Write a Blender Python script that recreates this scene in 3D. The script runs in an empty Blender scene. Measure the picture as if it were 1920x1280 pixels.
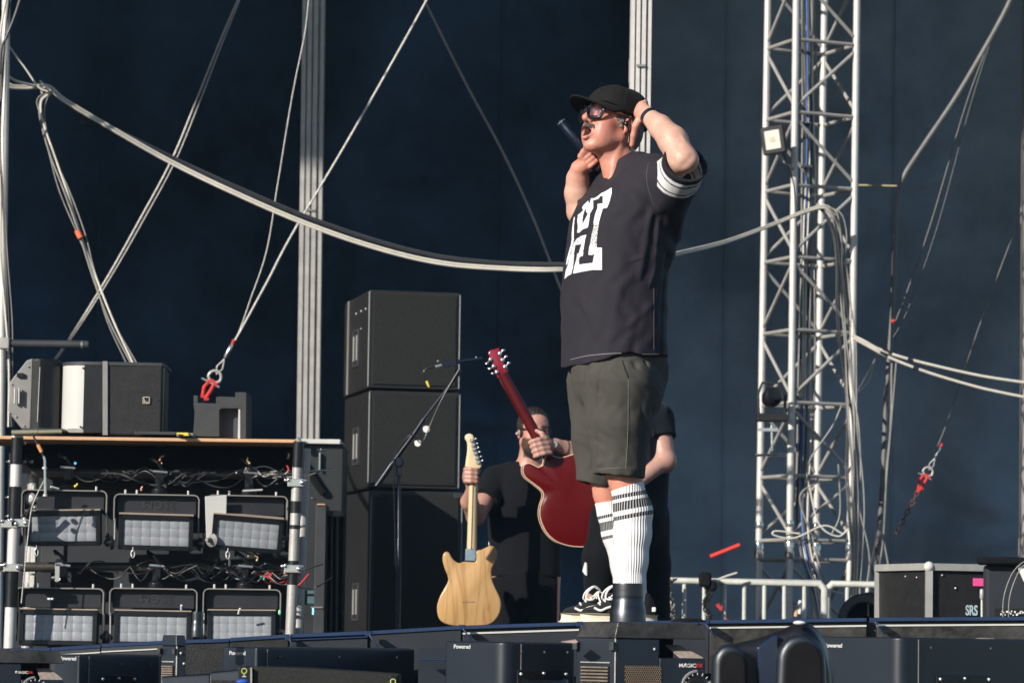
import bpy, bmesh, math, random
import numpy as np
from mathutils import Vector, Matrix, Quaternion
from mathutils.bvhtree import BVHTree
R = math.radians
scene = bpy.context.scene
COL = scene.collection
# ------------------------------------------------------------------ camera
F = 6540.0; CAMZ = 1.62
PITCH = math.atan(545.0 / F); ROLL = 0.015
_f = Vector((0, math.cos(PITCH), math.sin(PITCH))); _u0 = Vector((0, -math.sin(PITCH), math.cos(PITCH))); _r0 = Vector((1, 0, 0))
UP = _u0 * math.cos(ROLL) - _r0 * math.sin(ROLL); RT = _r0 * math.cos(ROLL) + _u0 * math.sin(ROLL)
cam = bpy.data.cameras.new('camera'); camo = bpy.data.objects.new('camera', cam); COL.objects.link(camo)
m3 = Matrix((RT, UP, -_f)).transposed()
camo.matrix_world = Matrix.Translation((0, 0, CAMZ)) @ m3.to_4x4()
cam.sensor_width = 36; cam.lens = 36 * F / 1920; cam.clip_end = 2000
cam.dof.use_dof = True; cam.dof.focus_distance = 12.0; cam.dof.aperture_fstop = 9.0
scene.camera = camo
def P(px, py, d):
    """the place seen at photo pixel px,py that lies d metres out from the camera"""
    v = _f + RT * ((px - 960) / F) + UP * ((640 - py) / F)
    return Vector((0, 0, CAMZ)) + v * (d / v.y)
# ------------------------------------------------------------------ light
EL, AZ = R(24), R(225)
SUND = Vector((math.sin(AZ) * math.cos(EL), math.cos(AZ) * math.cos(EL), math.sin(EL)))
w = bpy.data.worlds.new('World'); scene.world = w; w.use_nodes = True
nt = w.node_tree; sky = nt.nodes.new('ShaderNodeTexSky'); sky.sky_type = 'NISHITA'; sky.sun_disc = False
sky.sun_elevation = EL; sky.sun_rotation = AZ; sky.air_density = 1.0; sky.dust_density = 0.4; sky.ozone_density = 2.5
bg = nt.nodes['Background']; nt.links.new(sky.outputs[0], bg.inputs[0]); bg.inputs[1].default_value = 0.085
sl = bpy.data.lights.new('sun', 'SUN'); sl.energy = 5.0; sl.angle = R(0.5); sl.color = (1.0, 0.93, 0.83)
so = bpy.data.objects.new('sun', sl); COL.objects.link(so); so.rotation_mode = 'QUATERNION'; so.rotation_quaternion = SUND.to_track_quat('Z', 'Y')
scene.view_settings.view_transform = 'Standard'; scene.view_settings.look = 'None'; scene.view_settings.gamma = 1
scene.view_settings.exposure = 0.3
scene.cycles.max_bounces = 6; scene.cycles.diffuse_bounces = 3; scene.cycles.glossy_bounces = 3; scene.cycles.transmission_bounces = 6
scene.cycles.caustics_reflective = False; scene.cycles.caustics_refractive = False
# ------------------------------------------------------------------ materials
MATS = {}
def M(name, col, rough=0.6, metal=0.0, var=0.15, scale=8.0, bump=0.0, bscale=60.0, spec=0.5, sheen=0.0, coat=0.0, sss=0.0, stretch=(1, 1, 1)):
    if name in MATS: return MATS[name]
    m = bpy.data.materials.new(name); m.use_nodes = True; t = m.node_tree; b = t.nodes['Principled BSDF']
    b.inputs['Roughness'].default_value = rough; b.inputs['Metallic'].default_value = metal
    b.inputs['Specular IOR Level'].default_value = spec
    if sheen: b.inputs['Sheen Weight'].default_value = sheen
    if coat: b.inputs['Coat Weight'].default_value = coat; b.inputs['Coat Roughness'].default_value = 0.08
    if sss: b.inputs['Subsurface Weight'].default_value = sss; b.inputs['Subsurface Radius'].default_value = (0.012, 0.005, 0.003); b.inputs['Subsurface Scale'].default_value = 1.0
    tc = t.nodes.new('ShaderNodeTexCoord'); mp = t.nodes.new('ShaderNodeMapping'); mp.inputs['Scale'].default_value = stretch
    t.links.new(tc.outputs['Object'], mp.inputs[0])
    n = t.nodes.new('ShaderNodeTexNoise'); n.inputs['Scale'].default_value = scale; n.inputs['Detail'].default_value = 6; n.inputs['Roughness'].default_value = 0.65
    t.links.new(mp.outputs[0], n.inputs[0])
    cr = t.nodes.new('ShaderNodeValToRGB'); e = cr.color_ramp.elements
    e[0].position = 0.3; e[1].position = 0.7
    e[0].color = tuple(max(0, c * (1 - var)) for c in col) + (1,); e[1].color = tuple(min(1, c * (1 + var)) for c in col) + (1,)
    t.links.new(n.outputs['Fac'], cr.inputs[0]); t.links.new(cr.outputs[0], b.inputs['Base Color'])
    mr = t.nodes.new('ShaderNodeMapRange'); mr.inputs[3].default_value = max(0.03, rough - 0.12); mr.inputs[4].default_value = min(1, rough + 0.12)
    n2 = t.nodes.new('ShaderNodeTexNoise'); n2.inputs['Scale'].default_value = scale * 2.3; n2.inputs['Detail'].default_value = 4
    t.links.new(mp.outputs[0], n2.inputs[0]); t.links.new(n2.outputs['Fac'], mr.inputs[0]); t.links.new(mr.outputs[0], b.inputs['Roughness'])
    if bump:
        n3 = t.nodes.new('ShaderNodeTexNoise'); n3.inputs['Scale'].default_value = bscale; n3.inputs['Detail'].default_value = 3
        bp = t.nodes.new('ShaderNodeBump'); bp.inputs['Strength'].default_value = bump; bp.inputs['Distance'].default_value = 0.01
        t.links.new(mp.outputs[0], n3.inputs[0]); t.links.new(n3.outputs['Fac'], bp.inputs['Height']); t.links.new(bp.outputs[0], b.inputs['Normal'])
    MATS[name] = m; return m
def emissive(name, col, s):
    m = bpy.data.materials.new(name); m.use_nodes = True; b = m.node_tree.nodes['Principled BSDF']
    b.inputs['Base Color'].default_value = col + (1,); b.inputs['Emission Color'].default_value = col + (1,); b.inputs['Emission Strength'].default_value = s
    return m
alu = M('brushed_aluminium', (0.62, 0.60, 0.57), 0.5, 0.25, 0.1, 12, 0.1, 90)
aludull = M('dull_aluminium', (0.40, 0.39, 0.37), 0.5, 0.3, 0.18, 10, 0.1, 80)
chrome = M('bright_metal', (0.75, 0.75, 0.74), 0.22, 0.9, 0.1, 20)
whitepaint = M('white_cable_jacket', (0.60, 0.57, 0.50), 0.5, 0, 0.1, 14)
greycable = M('grey_cable', (0.22, 0.215, 0.20), 0.5, 0, 0.2, 14)
blackcable = M('black_cable', (0.018, 0.02, 0.024), 0.45, 0, 0.3, 14)
bluecable = M('blue_cable', (0.03, 0.12, 0.40), 0.45, 0, 0.2, 14)
steelrope = M('steel_rope', (0.42, 0.41, 0.39), 0.45, 0.5, 0.25, 60, 0.3, 400)
blackpaint = M('black_textured_paint', (0.015, 0.015, 0.0155), 0.5, 0, 0.35, 25, 0.25, 260, spec=.3)
blackgloss = M('black_satin_plastic', (0.009, 0.010, 0.012), 0.32, 0, 0.3, 12, 0.05, 120, spec=.4)
blackmatt = M('black_matt', (0.006, 0.006, 0.007), 0.8, 0, 0.4, 10, 0.15, 200, spec=.15)
greypaint = M('dark_grey_paint', (0.042, 0.045, 0.050), 0.5, 0, 0.15, 9, 0.1, 200, spec=.3)
midgrey = M('mid_grey_paint', (0.22, 0.215, 0.205), 0.55, 0, 0.12, 9, 0.1, 200)
lightgrey = M('light_grey_paint', (0.55, 0.55, 0.52), 0.5, 0, 0.08, 9, 0.05, 200)
foam = M('charcoal_foam', (0.055, 0.059, 0.061), 0.9, 0, 0.15, 30, 0.5, 500)
redweb = M('red_webbing', (0.62, 0.035, 0.03), 0.7, 0, 0.15, 40, 0.3, 300)
yellowtape = M('yellow_tape', (0.75, 0.62, 0.08), 0.6, 0, 0.1, 30)
orangewood = M('plywood_edge', (0.62, 0.36, 0.20), 0.7, 0, 0.2, 40, 0.2, 200, stretch=(1, 1, 8))
whiteplastic = M('white_plastic', (0.78, 0.77, 0.74), 0.4, 0, 0.04, 20)
# ------------------------------------------------------------------ mesh builder
class MB:
    def __init__(s): s.v = []; s.f = []; s.T = Matrix.Identity(4)
    def add(s, vs, fs):
        k = len(s.v); s.v += [s.T @ Vector(v) for v in vs]; s.f += [tuple(i + k for i in f) for f in fs]; return s
    def hexa(s, c):  # 8 corners: bottom 4 ccw, top 4
        return s.add(c, [(3, 2, 1, 0), (4, 5, 6, 7), (0, 1, 5, 4), (1, 2, 6, 5), (2, 3, 7, 6), (3, 0, 4, 7)])
    def box(s, c, d, rot=None):
        x, y, z = d[0] / 2, d[1] / 2, d[2] / 2; c = Vector(c)
        p = [Vector(q) for q in ((-x, -y, -z), (x, -y, -z), (x, y, -z), (-x, y, -z), (-x, -y, z), (x, -y, z), (x, y, z), (-x, y, z))]
        if rot is not None: p = [rot @ q for q in p]
        return s.hexa([c + q for q in p])
    def tube(s, pts, r, n=8, caps=True):
        pts = [Vector(p) for p in pts]; rs = r if isinstance(r, (list, tuple)) else [r] * len(pts)
        vs = []; fs = []; t0 = (pts[1] - pts[0]).normalized(); a = t0.orthogonal().normalized()
        for i, p in enumerate(pts):
            t = ((pts[min(i + 1, len(pts) - 1)] - p).normalized() + (p - pts[max(i - 1, 0)]).normalized())
            t = t.normalized() if t.length > 1e-6 else t0
            a = (a - t * a.dot(t)).normalized(); b = t.cross(a)
            for k in range(n):
                q = 2 * math.pi * k / n; vs.append(p + (a * math.cos(q) + b * math.sin(q)) * rs[i])
        for i in range(len(pts) - 1):
            for k in range(n):
                k2 = (k + 1) % n; fs.append((i * n + k, i * n + k2, (i + 1) * n + k2, (i + 1) * n + k))
        if caps: fs.append(tuple(range(n - 1, -1, -1))); fs.append(tuple((len(pts) - 1) * n + k for k in range(n)))
        return s.add(vs, fs)
    def cyl(s, a, b, r, n=16): return s.tube([a, b], r, n)
    def lathe(s, prof, o=(0, 0, 0), axis=(0, 0, 1), n=24, caps=True):
        ax = Vector(axis).normalized(); a = ax.orthogonal().normalized(); b = ax.cross(a); o = Vector(o); vs = []; fs = []
        for r, z in prof:
            for k in range(n):
                q = 2 * math.pi * k / n; vs.append(o + ax * z + (a * math.cos(q) + b * math.sin(q)) * r)
        for i in range(len(prof) - 1):
            for k in range(n):
                k2 = (k + 1) % n; fs.append((i * n + k, i * n + k2, (i + 1) * n + k2, (i + 1) * n + k))
        if caps: fs.append(tuple(range(n - 1, -1, -1))); fs.append(tuple((len(prof) - 1) * n + k for k in range(n)))
        return s.add(vs, fs)
    def prism(s, front, off):  # front: list of 3d points (outline), off: extrusion vector
        n = len(front); off = Vector(off); vs = [Vector(p) for p in front] + [Vector(p) + off for p in front]
        return s.add(vs, [tuple(range(n)), tuple(range(2 * n - 1, n - 1, -1))] + [(i, i + n, (i + 1) % n + n, (i + 1) % n) for i in range(n)])
    def poly(s, pts): return s.add(pts, [tuple(range(len(pts)))])
    def sphere(s, c, r, n=12, sc=(1, 1, 1)):
        vs = []; fs = []; m = n // 2; c = Vector(c)
        for i in range(m + 1):
            th = math.pi * i / m
            for k in range(n):
                q = 2 * math.pi * k / n; vs.append(c + Vector((math.sin(th) * math.cos(q) * sc[0], math.sin(th) * math.sin(q) * sc[1], math.cos(th) * sc[2])) * r)
        for i in range(m):
            for k in range(n): fs.append((i * n + k, (i + 1) * n + k, (i + 1) * n + (k + 1) % n, i * n + (k + 1) % n))
        return s.add(vs, fs)
def worldloc(o):
    v = Vector((0, 0, 0))
    while o: v += Vector(o.location); o = o.parent
    return v
def tag(o, label=None, cat=None, group=None, kind=None):
    if label: o['label'] = label
    if cat: o['category'] = cat
    if group: o['group'] = group
    if kind: o['kind'] = kind
    return o
def thing(name, label, cat, loc, group=None):
    o = bpy.data.objects.new(name, None); COL.objects.link(o); o.location = loc; o.empty_display_size = 0.1
    return tag(o, label, cat, group)
def finish(me, smooth=35):
    bm = bmesh.new(); bm.from_mesh(me); bmesh.ops.recalc_face_normals(bm, faces=bm.faces); bm.to_mesh(me); bm.free()
    me.shade_smooth(); me.set_sharp_from_angle(angle=R(smooth))
def obj(name, mb, mat, parent=None, bevel=0, smooth=35, seg=2, label=None, recalc=True):
    off = worldloc(parent) if parent else (sum(mb.v, Vector()) / len(mb.v))
    me = bpy.data.meshes.new(name); me.from_pydata([tuple(v - off) for v in mb.v], [], mb.f); me.validate()
    if recalc: finish(me, smooth)
    me.materials.append(mat)
    o = bpy.data.objects.new(name, me); COL.objects.link(o)
    if parent: o.parent = parent
    else: o.location = off
    if bevel:
        b = o.modifiers.new('bevel', 'BEVEL'); b.width = bevel; b.segments = seg; b.limit_method = 'ANGLE'; b.angle_limit = R(40); b.harden_normals = True
    if label: o['label'] = label
    return o
def solo(name, mb, mat, label, cat, group=None, **k): return tag(obj(name, mb, mat, None, **k), label, cat, group)
def struct(name, mb, mat, **k): return tag(obj(name, mb, mat, None, **k), kind='structure')
def spline(pts, n=8):
    """smooth curve through the points"""
    p = [Vector(q) for q in pts]; p = [p[0] * 2 - p[1]] + p + [p[-1] * 2 - p[-2]]; out = []
    for i in range(1, len(p) - 2):
        for k in range(n):
            t = k / n; a, b, c, d = p[i - 1:i + 3]
            out.append(0.5 * ((2 * b) + (c - a) * t + (2 * a - 5 * b + 4 * c - d) * t * t + (-a + 3 * b - 3 * c + d) * t ** 3))
    out.append(p[-2]); return out
def pline(pix, d, n=8):
    """curve through photo points (px,py[,depth])"""
    return spline([P(q[0], q[1], q[2] if len(q) > 2 else d) for q in pix], n)
def pbox(mb, x0, y0, x1, y1, d, th):
    a = P(x0, y0, d); b = P(x1, y1, d); mb.box(((a.x + b.x) / 2, d + th / 2, (a.z + b.z) / 2), (abs(b.x - a.x), th, abs(a.z - b.z))); return mb
def vprism(mb, plan, yt, yb, d):
    """upright body whose plan is [(px, extra depth)], from photo row yt to row yb"""
    zt = P(plan[0][0], yt, d).z; zb = P(plan[0][0], yb, d).z
    base = [Vector(((P(px, 640, d + 0).x - P(960, 640, d).x), d + dy, zb)) for px, dy in plan]
    off = P(960, (yt + yb) / 2, d).x
    return mb.prism([b + Vector((off, 0, 0)) for b in base], (0, 0, zt - zb))
def text_mb(txt, size, origin, ax, ay, thick=0.0008, bold=0.0, squash=1.0, align='LEFT'):
    c = bpy.data.curves.new('t', 'FONT'); c.body = txt; c.size = size; c.offset = bold; c.extrude = thick; c.align_x = align
    o = bpy.data.objects.new('t', c); COL.objects.link(o); dg = bpy.context.evaluated_depsgraph_get(); me = bpy.data.meshes.new_from_object(o.evaluated_get(dg))
    ax = Vector(ax).normalized(); ay = Vector(ay).normalized(); az = ax.cross(ay); mb = MB(); o0 = Vector(origin)
    mb.add([o0 + ax * v.co.x * squash + ay * v.co.y + az * v.co.z for v in me.vertices], [tuple(p.vertices) for p in me.polygons])
    bpy.data.objects.remove(o); bpy.data.curves.remove(c); bpy.data.meshes.remove(me); return mb
rng = random.Random(7)
# ------------------------------------------------------------------ setting
g = MB().box((0, 60, -0.05), (400, 400, 0.1)); struct('ground', g, M('trampled_ground', (0.075, 0.068, 0.055), 0.95, 0, 0.3, 2, 0.4, 20))
g = MB().box((0, 23.4, 0.5), (24, 17.0, 1.0)); struct('stage_floor', g, M('black_stage_ply', (0.02, 0.02, 0.021), 0.6, 0, 0.4, 3, 0.1, 60))
stagebk = MB()
def deckpt(px, py, d): q = P(px, py, 11.3); return Vector((q.x * d / 11.3, d, q.z))
prof = [(-400, 1222), (130, 1216), (325, 1202), (430, 1199), (690, 1186), (865, 1176), (1085, 1169), (1640, 1163), (2300, 1163)]
dk = MB()
for (xa, ya), (xb, yb) in zip(prof[:-1], prof[1:]):
    a = deckpt(xa, ya, 11.34); b = deckpt(xb, yb, 11.34); far = 17.1 if xa >= 1085 else 13.0
    dk.hexa([(a.x, 11.34, 1.0), (b.x, 11.34, 1.0), (b.x, far, 1.0), (a.x, far, 1.0), (a.x, 11.34, a.z), (b.x, 11.34, b.z), (b.x, far, b.z), (a.x, far, a.z)])
struct('stage_deck', dk, MATS['black_stage_ply'])
g = MB().box((0, 10.2, 0.52), (16, 2.2, 1.04)); struct('front_platform', g, MATS['black_stage_ply'])
# stage roof outside the frame shades the back; side drape added to cut skylight
ROOFZ = 11.5
rf = MB().box((-4, 23, ROOFZ + 0.3), (24, 18, 0.6))
for k in range(4):
    rf.box((-4, 15 + k * 4.6, ROOFZ - 0.25), (23, 0.3, 0.45))
solo('stage_roof', rf, M('dark_roof_skin', (0.03, 0.032, 0.036), 0.8, 0, 0.2, 1), 'dark flat roof over the stage held above the towers', 'roof')
clothmat = M('black_drape', (0.024, 0.052, 0.092), 0.85, 0, 0.7, 0.42, 0.5, 5, spec=.2)
hazemat = M('haze_tinted_drape', (0.21, 0.275, 0.345), 0.85, 0, 0.42, 0.35, 0.4, 5, spec=.2)  # paler cloth colour paints in the bright haze on this side
for sx, nm in ((-1, 'left'),):
    mb = MB(); n = 60; vs = []; fs = []
    for i in range(n + 1):
        y = 15.5 + 15 * i / n; x = sx * (11.5 + 0.12 * math.sin(i * 1.3))
        vs += [(x, y, 1.0), (x, y, ROOFZ)]
    for i in range(n): fs.append((2 * i, 2 * i + 2, 2 * i + 3, 2 * i + 1))
    mb.add(vs, fs); o = solo('sky_blocking_drape', mb, clothmat, f'unseen black drape added to cut sky light at the {nm} flank of the stage', 'drape')
    s = o.modifiers.new('th', 'SOLIDIFY'); s.thickness = 0.01
# back cloth with sag folds
seamthread = M('seam_thread', (0.012, 0.02, 0.03), 0.9)
for mm_, c0_, c1_, of_ in ((clothmat, (.009, .018, .032), (.040, .088, .155), (3.1, 0, .4)), (hazemat, (.11, .15, .195), (.29, .37, .45), (1.3, 0, 2.2))):
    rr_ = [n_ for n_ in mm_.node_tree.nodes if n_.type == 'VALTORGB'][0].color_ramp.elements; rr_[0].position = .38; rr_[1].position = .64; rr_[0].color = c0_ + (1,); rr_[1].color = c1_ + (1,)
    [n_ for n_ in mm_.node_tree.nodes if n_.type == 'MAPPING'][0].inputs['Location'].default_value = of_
def backcloth(X0, X1, NX, D, mat, label):
    NZ = 150; vs = []; fs = []
    rs = np.random.RandomState(3)
    xs = np.linspace(X0, X1, NX); zs = np.linspace(1.0, ROOFZ - 0.05, NZ); X, Z = np.meshgrid(xs, zs)
    Y = np.zeros_like(X)
    for k in range(9):
        a = rs.uniform(0.4, 2.6); ph = rs.uniform(0, 6.28); sk = rs.uniform(-0.25, 0.25); Y += 0.11 / (0.6 + a) * np.sin(a * (X + sk * Z) * 2 + ph + 0.6 * np.sin(Z * 0.6 + k))
    # diagonal pulls fanning from tie points along each mast
    for cx, cz, am in ((-1.5, 5.2, 0.12), (-1.6, 2.6, 0.14), (0.3, 3.4, 0.12), (4.5, 2.6, 0.10), (-4.2, 2.6, 0.12), (.6, 6.6, .1), (3.2, 5.5, .08)):
        dx = X - cx; dz = Z - cz; r = np.hypot(dx, dz); th = np.arctan2(dz, dx)
        Y += am * np.exp(-((r - 0.5) / 0.9) ** 2) * np.sin(th * 7 + 2.2 * np.sin(r * 2.3 + cx) + 1.2 * np.sin(th * 3 + cz)) * .5 * np.clip(r / 0.5, 0, 1)
    Y += 0.03 * np.sin(Z * 2.1 + 0.4 * np.sin(X)) * np.exp(-((Z - 1.5) / 1.2) ** 2)
    for j in range(NZ):
        for i in range(NX): vs.append((X[j, i], D + Y[j, i], Z[j, i]))
    for j in range(NZ - 1):
        for i in range(NX - 1): q = j * NX + i; fs.append((q, q + 1, q + NX + 1, q + NX))
    mb = MB(); mb.add(vs, fs); o = solo('backdrop_curtain', mb, mat, label, 'backdrop', smooth=180)
    s = o.modifiers.new('th', 'SOLIDIFY'); s.thickness = 0.01; s.offset = 1
    for i in range(NX):
        if i % 27 == 13: obj('seam', MB().tube([Vector(vs[j * NX + i]) + Vector((0, -.012, 0)) for j in range(0, NZ, 3)], .013, 5), mat, o)
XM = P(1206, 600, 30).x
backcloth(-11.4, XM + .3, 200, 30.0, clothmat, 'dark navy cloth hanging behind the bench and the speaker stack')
backcloth(XM, 8.0, 130, 29.7, hazemat, 'backdrop cloth coloured paler to imitate haze behind the truss tower')
# ------------------------------------------------------------------ masts
def mast(pix_top, pix_bot, wpx, d, label, mat, mat2):
    a = P(*pix_top, d); b = P(*pix_bot, d); s = d / F; wd = wpx * s
    t = thing('stage_mast', label, 'mast', (b.x, d, 1.0))
    ax = (a - b).normalized(); a = b + ax * ((ROOFZ - b.z) / ax.z); b = b - ax * ((b.z - 1.0) / ax.z)
    # profile with grooves
    h = wd / 2; pr = [(-h, 0), (-h * .62, 0), (-h * .58, .03), (-h * .5, .03), (-h * .46, -.005), (-h * .1, -.005), (-h * .06, .025), (h * .04, .025), (h * .08, -.003), (h * .46, -.003), (h * .5, .035), (h * .64, .035), (h * .68, 0), (h, 0), (h, .16), (-h, .16)]
    mb = MB(); mb.prism([b + Vector((x, y, 0)) for x, y in pr], a - b); obj('profile', mb, mat, t, smooth=20)
    mb = MB()
    for zz in (0.12, 0.34, 0.62): q = b.lerp(a, zz); mb.box(q + Vector((0, -0.012, 0)), (wd * .42, .01, .012)); mb.box(q + Vector((0, 0.17, 0)), (wd * 1.05, .02, .12))
    obj('joint_plate', mb, mat2, t)
    return t
mast((588, 0), (577, 820), 42, 24.5, 'grey grooved aluminium mast behind the bench of lamps', aludull, midgrey)
mast((1203, 0), (1199, 300), 39, 18.0, 'pale grooved aluminium mast standing behind the singer with raised arms', alu, midgrey)
mast((1938, 0), (1932, 1080), 30, 24, 'pale upright at the far end behind the flight case', aludull, midgrey)

hz = MB().box((0, 60, 7.5), (404, 404, 18)); ho = obj('haze', hz, bpy.data.materials.new('haze_air')); ho['kind'] = 'stuff'
hm_ = ho.data.materials[0]; hm_.use_nodes = True; ht = hm_.node_tree; ht.nodes.remove(ht.nodes['Principled BSDF']); pv = ht.nodes.new('ShaderNodeVolumePrincipled')
pv.inputs['Color'].default_value = (.42, .68, 1.0, 1); pv.inputs['Density'].default_value = 0.0006; ht.links.new(pv.outputs[0], ht.nodes['Material Output'].inputs['Volume'])
# ------------------------------------------------------------------ truss tower
def tower():
    TZ0 = 1.0
    def chord(pt, pb, d):
        a = P(*pt, d); b = P(*pb, d); ax = (a - b).normalized()
        return b - ax * ((b.z - TZ0) / ax.z), a + ax * ((ROOFZ - a.z) / ax.z)
    c = {2: chord((1493, 0), (1479, 1158), 21.8), 1: chord((1440, 0), (1421, 1158), 22.18), 4: chord((1607, 0), (1592, 1158), 21.985), 3: chord((1546, 0), (1528, 1158), 22.36)}
    t = thing('truss_tower', 'silver square lattice truss tower wrapped with cables and standing behind the barrier', 'truss tower', c[2][0])
    for k, (b, a) in c.items(): obj('chord', MB().tube([b, a], 0.0225, 14), alu, t)
    def at(k, z): b, a = c[k]; return b.lerp(a, (z - b.z) / (a.z - b.z))
    lv = [P(1430, y, 22).z for y in (-320, -186, -52, 83, 218, 353, 487, 622, 757, 893, 1012)]; low = [P(1430, y, 22).z for y in (1048, 1180)]
    rung = MB(); diag = MB(); fit = MB(); faces = [(1, 2), (2, 4), (4, 3), (3, 1)]
    for z in lv + low:
        for a, b in faces: obj('rung', MB().tube([at(a, z), at(b, z)], 0.0125, 10), aludull, t)
    seq = list(zip(lv[:-1], lv[1:])) + [tuple(low)]
    for fi, (a, b) in enumerate(faces):
        for i, (z1, z0) in enumerate(seq):
            fl = (i + (1 if fi in (2, 1) else 0)) % 2
            p, q = (a, b) if fl else (b, a)
            obj('diagonal_brace', MB().tube([at(p, z1 - .035), at(q, z0 + .035)], 0.0115, 10), aludull, t)
    for k in c:
        fit = MB(); z = (lv[-1] + low[0]) / 2
        fit.lathe([(.024, -.06), (.03, -.05), (.03, -.012), (.024, -.01), (.024, .01), (.03, .012), (.03, .05), (.024, .06)], at(k, z), (0, 0, 1), 14)
        obj('coupler', fit, chrome, t); fit = MB(); fit.lathe([(.024, -.02), (.027, -.015), (.027, .015), (.024, .02)], at(k, z + .16), (0, 0, 1), 14); obj('coupler', fit, chrome, t)
    bp = MB(); bp.box(sum((at(k, TZ0 + .015) for k in c), Vector()) / 4, (.75, .75, .03)); obj('base_plate', bp, aludull, t, bevel=.003)
    return at, lv
tat, tlv = tower()
def cable(name, label, cat, pts, r, mat, group=None, n=8): return solo(name, MB().tube(pts, r, n), mat, label, cat, group)
def bundle(name, label, cat, path, offs, group=None):
    """several cables that run together: path = [(px,py,d)], offs = [(dx px, wobble px, radius, material)]"""
    a = P(path[0][0], path[0][1], path[0][2]); t = thing(name, label, cat, a, group)
    for i, (dx, wb, r, mt) in enumerate(offs):
        pts = [(x + dx + wb * math.sin(1.7 * k + i * 2.1), y, d + 0.012 * math.sin(i * 3.1 + k)) for k, (x, y, d) in enumerate(path)]
        obj('cable', MB().tube(pline(pts, 0, 6), r, 6), mt, t)
    return t
# cables in the tower
bundle('cable_loom', 'straight loom of white, black and blue cables strapped down the inside of the truss tower', 'cables',
       [(1512, -60, 21.95), (1513, 80, 21.95), (1515, 220, 21.95), (1515, 330, 21.95), (1512, 440, 21.95), (1510, 560, 21.9), (1508, 700, 21.9), (1506, 830, 21.9), (1502, 960, 21.85), (1512, 1040, 21.8), (1530, 1100, 21.7), (1545, 1165, 21.6)],
       [(-10, 1.5, .0065, greycable), (-7, 1, .006, blackcable), (-4, 1.3, .006, whitepaint), (-1, 2, .006, bluecable), (2, 1.2, .0055, whitepaint), (5, 2.0, .0065, blackcable), (8, 1.6, .006, greycable), (12, 2.6, .0055, whitepaint), (17, 3, .005, greycable)])
for yy, ww in ((233, 14), (312, 22), (487, 22), (870, 24)):
    a = P(1512, yy, 21.93); solo('cable_strap', MB().box(a, (ww / 297, .05, .014)), blackcable if yy == 233 else whitepaint, {233: 'black strap knotted round the cable loom high in the tower', 312: 'white strap round the cable loom level with the floodlight', 487: 'white strap round the cable loom at chest height of the singer', 870: 'white strap round the cable loom near the foot of the tower'}[yy], 'strap', 'straps on the tower loom', bevel=.003)
bundle('cable_drop', 'dark loom of cables hanging over the tower rung and falling outside its far leg', 'cables',
       [(1500, 402, 21.7), (1520, 393, 21.7), (1545, 390, 21.72), (1562, 402, 21.7), (1573, 440, 21.7), (1578, 500, 21.7), (1584, 570, 21.7), (1588, 640, 21.7), (1594, 720, 21.7), (1600, 800, 21.65), (1603, 880, 21.65), (1604, 960, 21.6), (1606, 1060, 21.6), (1600, 1165, 21.6)],
       [(-10, 3, .006, blackcable), (-6, 2, .0065, greycable), (-2, 2, .006, blackcable), (1, 3, .0065, greycable), (4, 2.6, .006, blackcable), (8, 4, .0055, greycable), (-13, 4, .0055, blackcable), (12, 5, .005, greycable)])
for i, pth in enumerate([[(1512, 905), (1520, 860), (1560, 800), (1578, 760)], [(1515, 900), (1535, 980), (1570, 1005), (1592, 990)], [(1500, 1000), (1455, 995), (1452, 1003), (1490, 1008), (1545, 985), (1580, 1000)], [(1520, 1050), (1548, 1100), (1590, 1115)], [(1572, 870), (1575, 960), (1560, 1000)], [(1604, 940), (1612, 1010), (1640, 1080), (1652, 1128)], [(1610, 950), (1630, 1040), (1625, 1110), (1640, 1128)], [(1655, 1000), (1668, 1090), (1645, 1122), (1620, 1120)], [(1540, 900), (1500, 930), (1520, 1000)]]):
    cable('loose_cable', ['cable looping up inside the tower to a rung', 'pale cable sagging between two legs near the tower foot', 'coil of pale cable lying on the lowest rung', 'pale cable curving out of the tower base to the ring', 'thin cable hanging straight by the far leg', 'dark cable swinging out from the tower to the floor ring', 'grey cable falling beside the tower to the floor ring', 'hooked grey cable end curling over the floor ring', 'short cable bight crossing the loom'][i], 'cable', pline(pth, 21.75), .0055, [greycable, whitepaint, whitepaint, whitepaint, greycable, blackcable, greycable, greycable, greycable][i], 'loose cables about the tower')
# floodlight on the tower
def floodlight():
    cx = P(1451, 263, 21.6); t = thing('floodlight', 'small square floodlight clipped to the outer leg of the tower', 'floodlight', cx)
    rot = Matrix.Rotation(R(-8), 3, 'Y') @ Matrix.Rotation(R(-22), 3, 'Z')
    obj('housing', MB().box(cx, (.150, .05, .175), rot), blackpaint, t, bevel=.008)
    obj('glass', MB().box(cx + rot @ Vector((0, -.026, 0)), (.098, .004, .118), rot), M('floodlight_glass', (0.60, 0.58, 0.53), 0.25, 0, 0.05, 30, coat=0.4), t, bevel=.002)
    obj('led_chip', MB().box(cx + rot @ Vector((0, -.029, .002)), (.03, .003, .03), rot), M('led_phosphor', (0.45, 0.40, 0.27), 0.5), t)
    b = cx + Vector((.05, .05, -.06)); obj('bracket', MB().tube([cx + Vector((.02, .03, -.07)), cx + Vector((.07, .05, -.13)), tat(2, cx.z - .16)], .008, 8), aludull, t)
    obj('lead', MB().tube(pline([(1468, 280, 21.6), (1475, 305, 21.65), (1487, 340, 21.7), (1492, 390, 21.7), (1494, 460, 21.7)], 0), .005, 6), blackcable, t)
floodlight()
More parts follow.
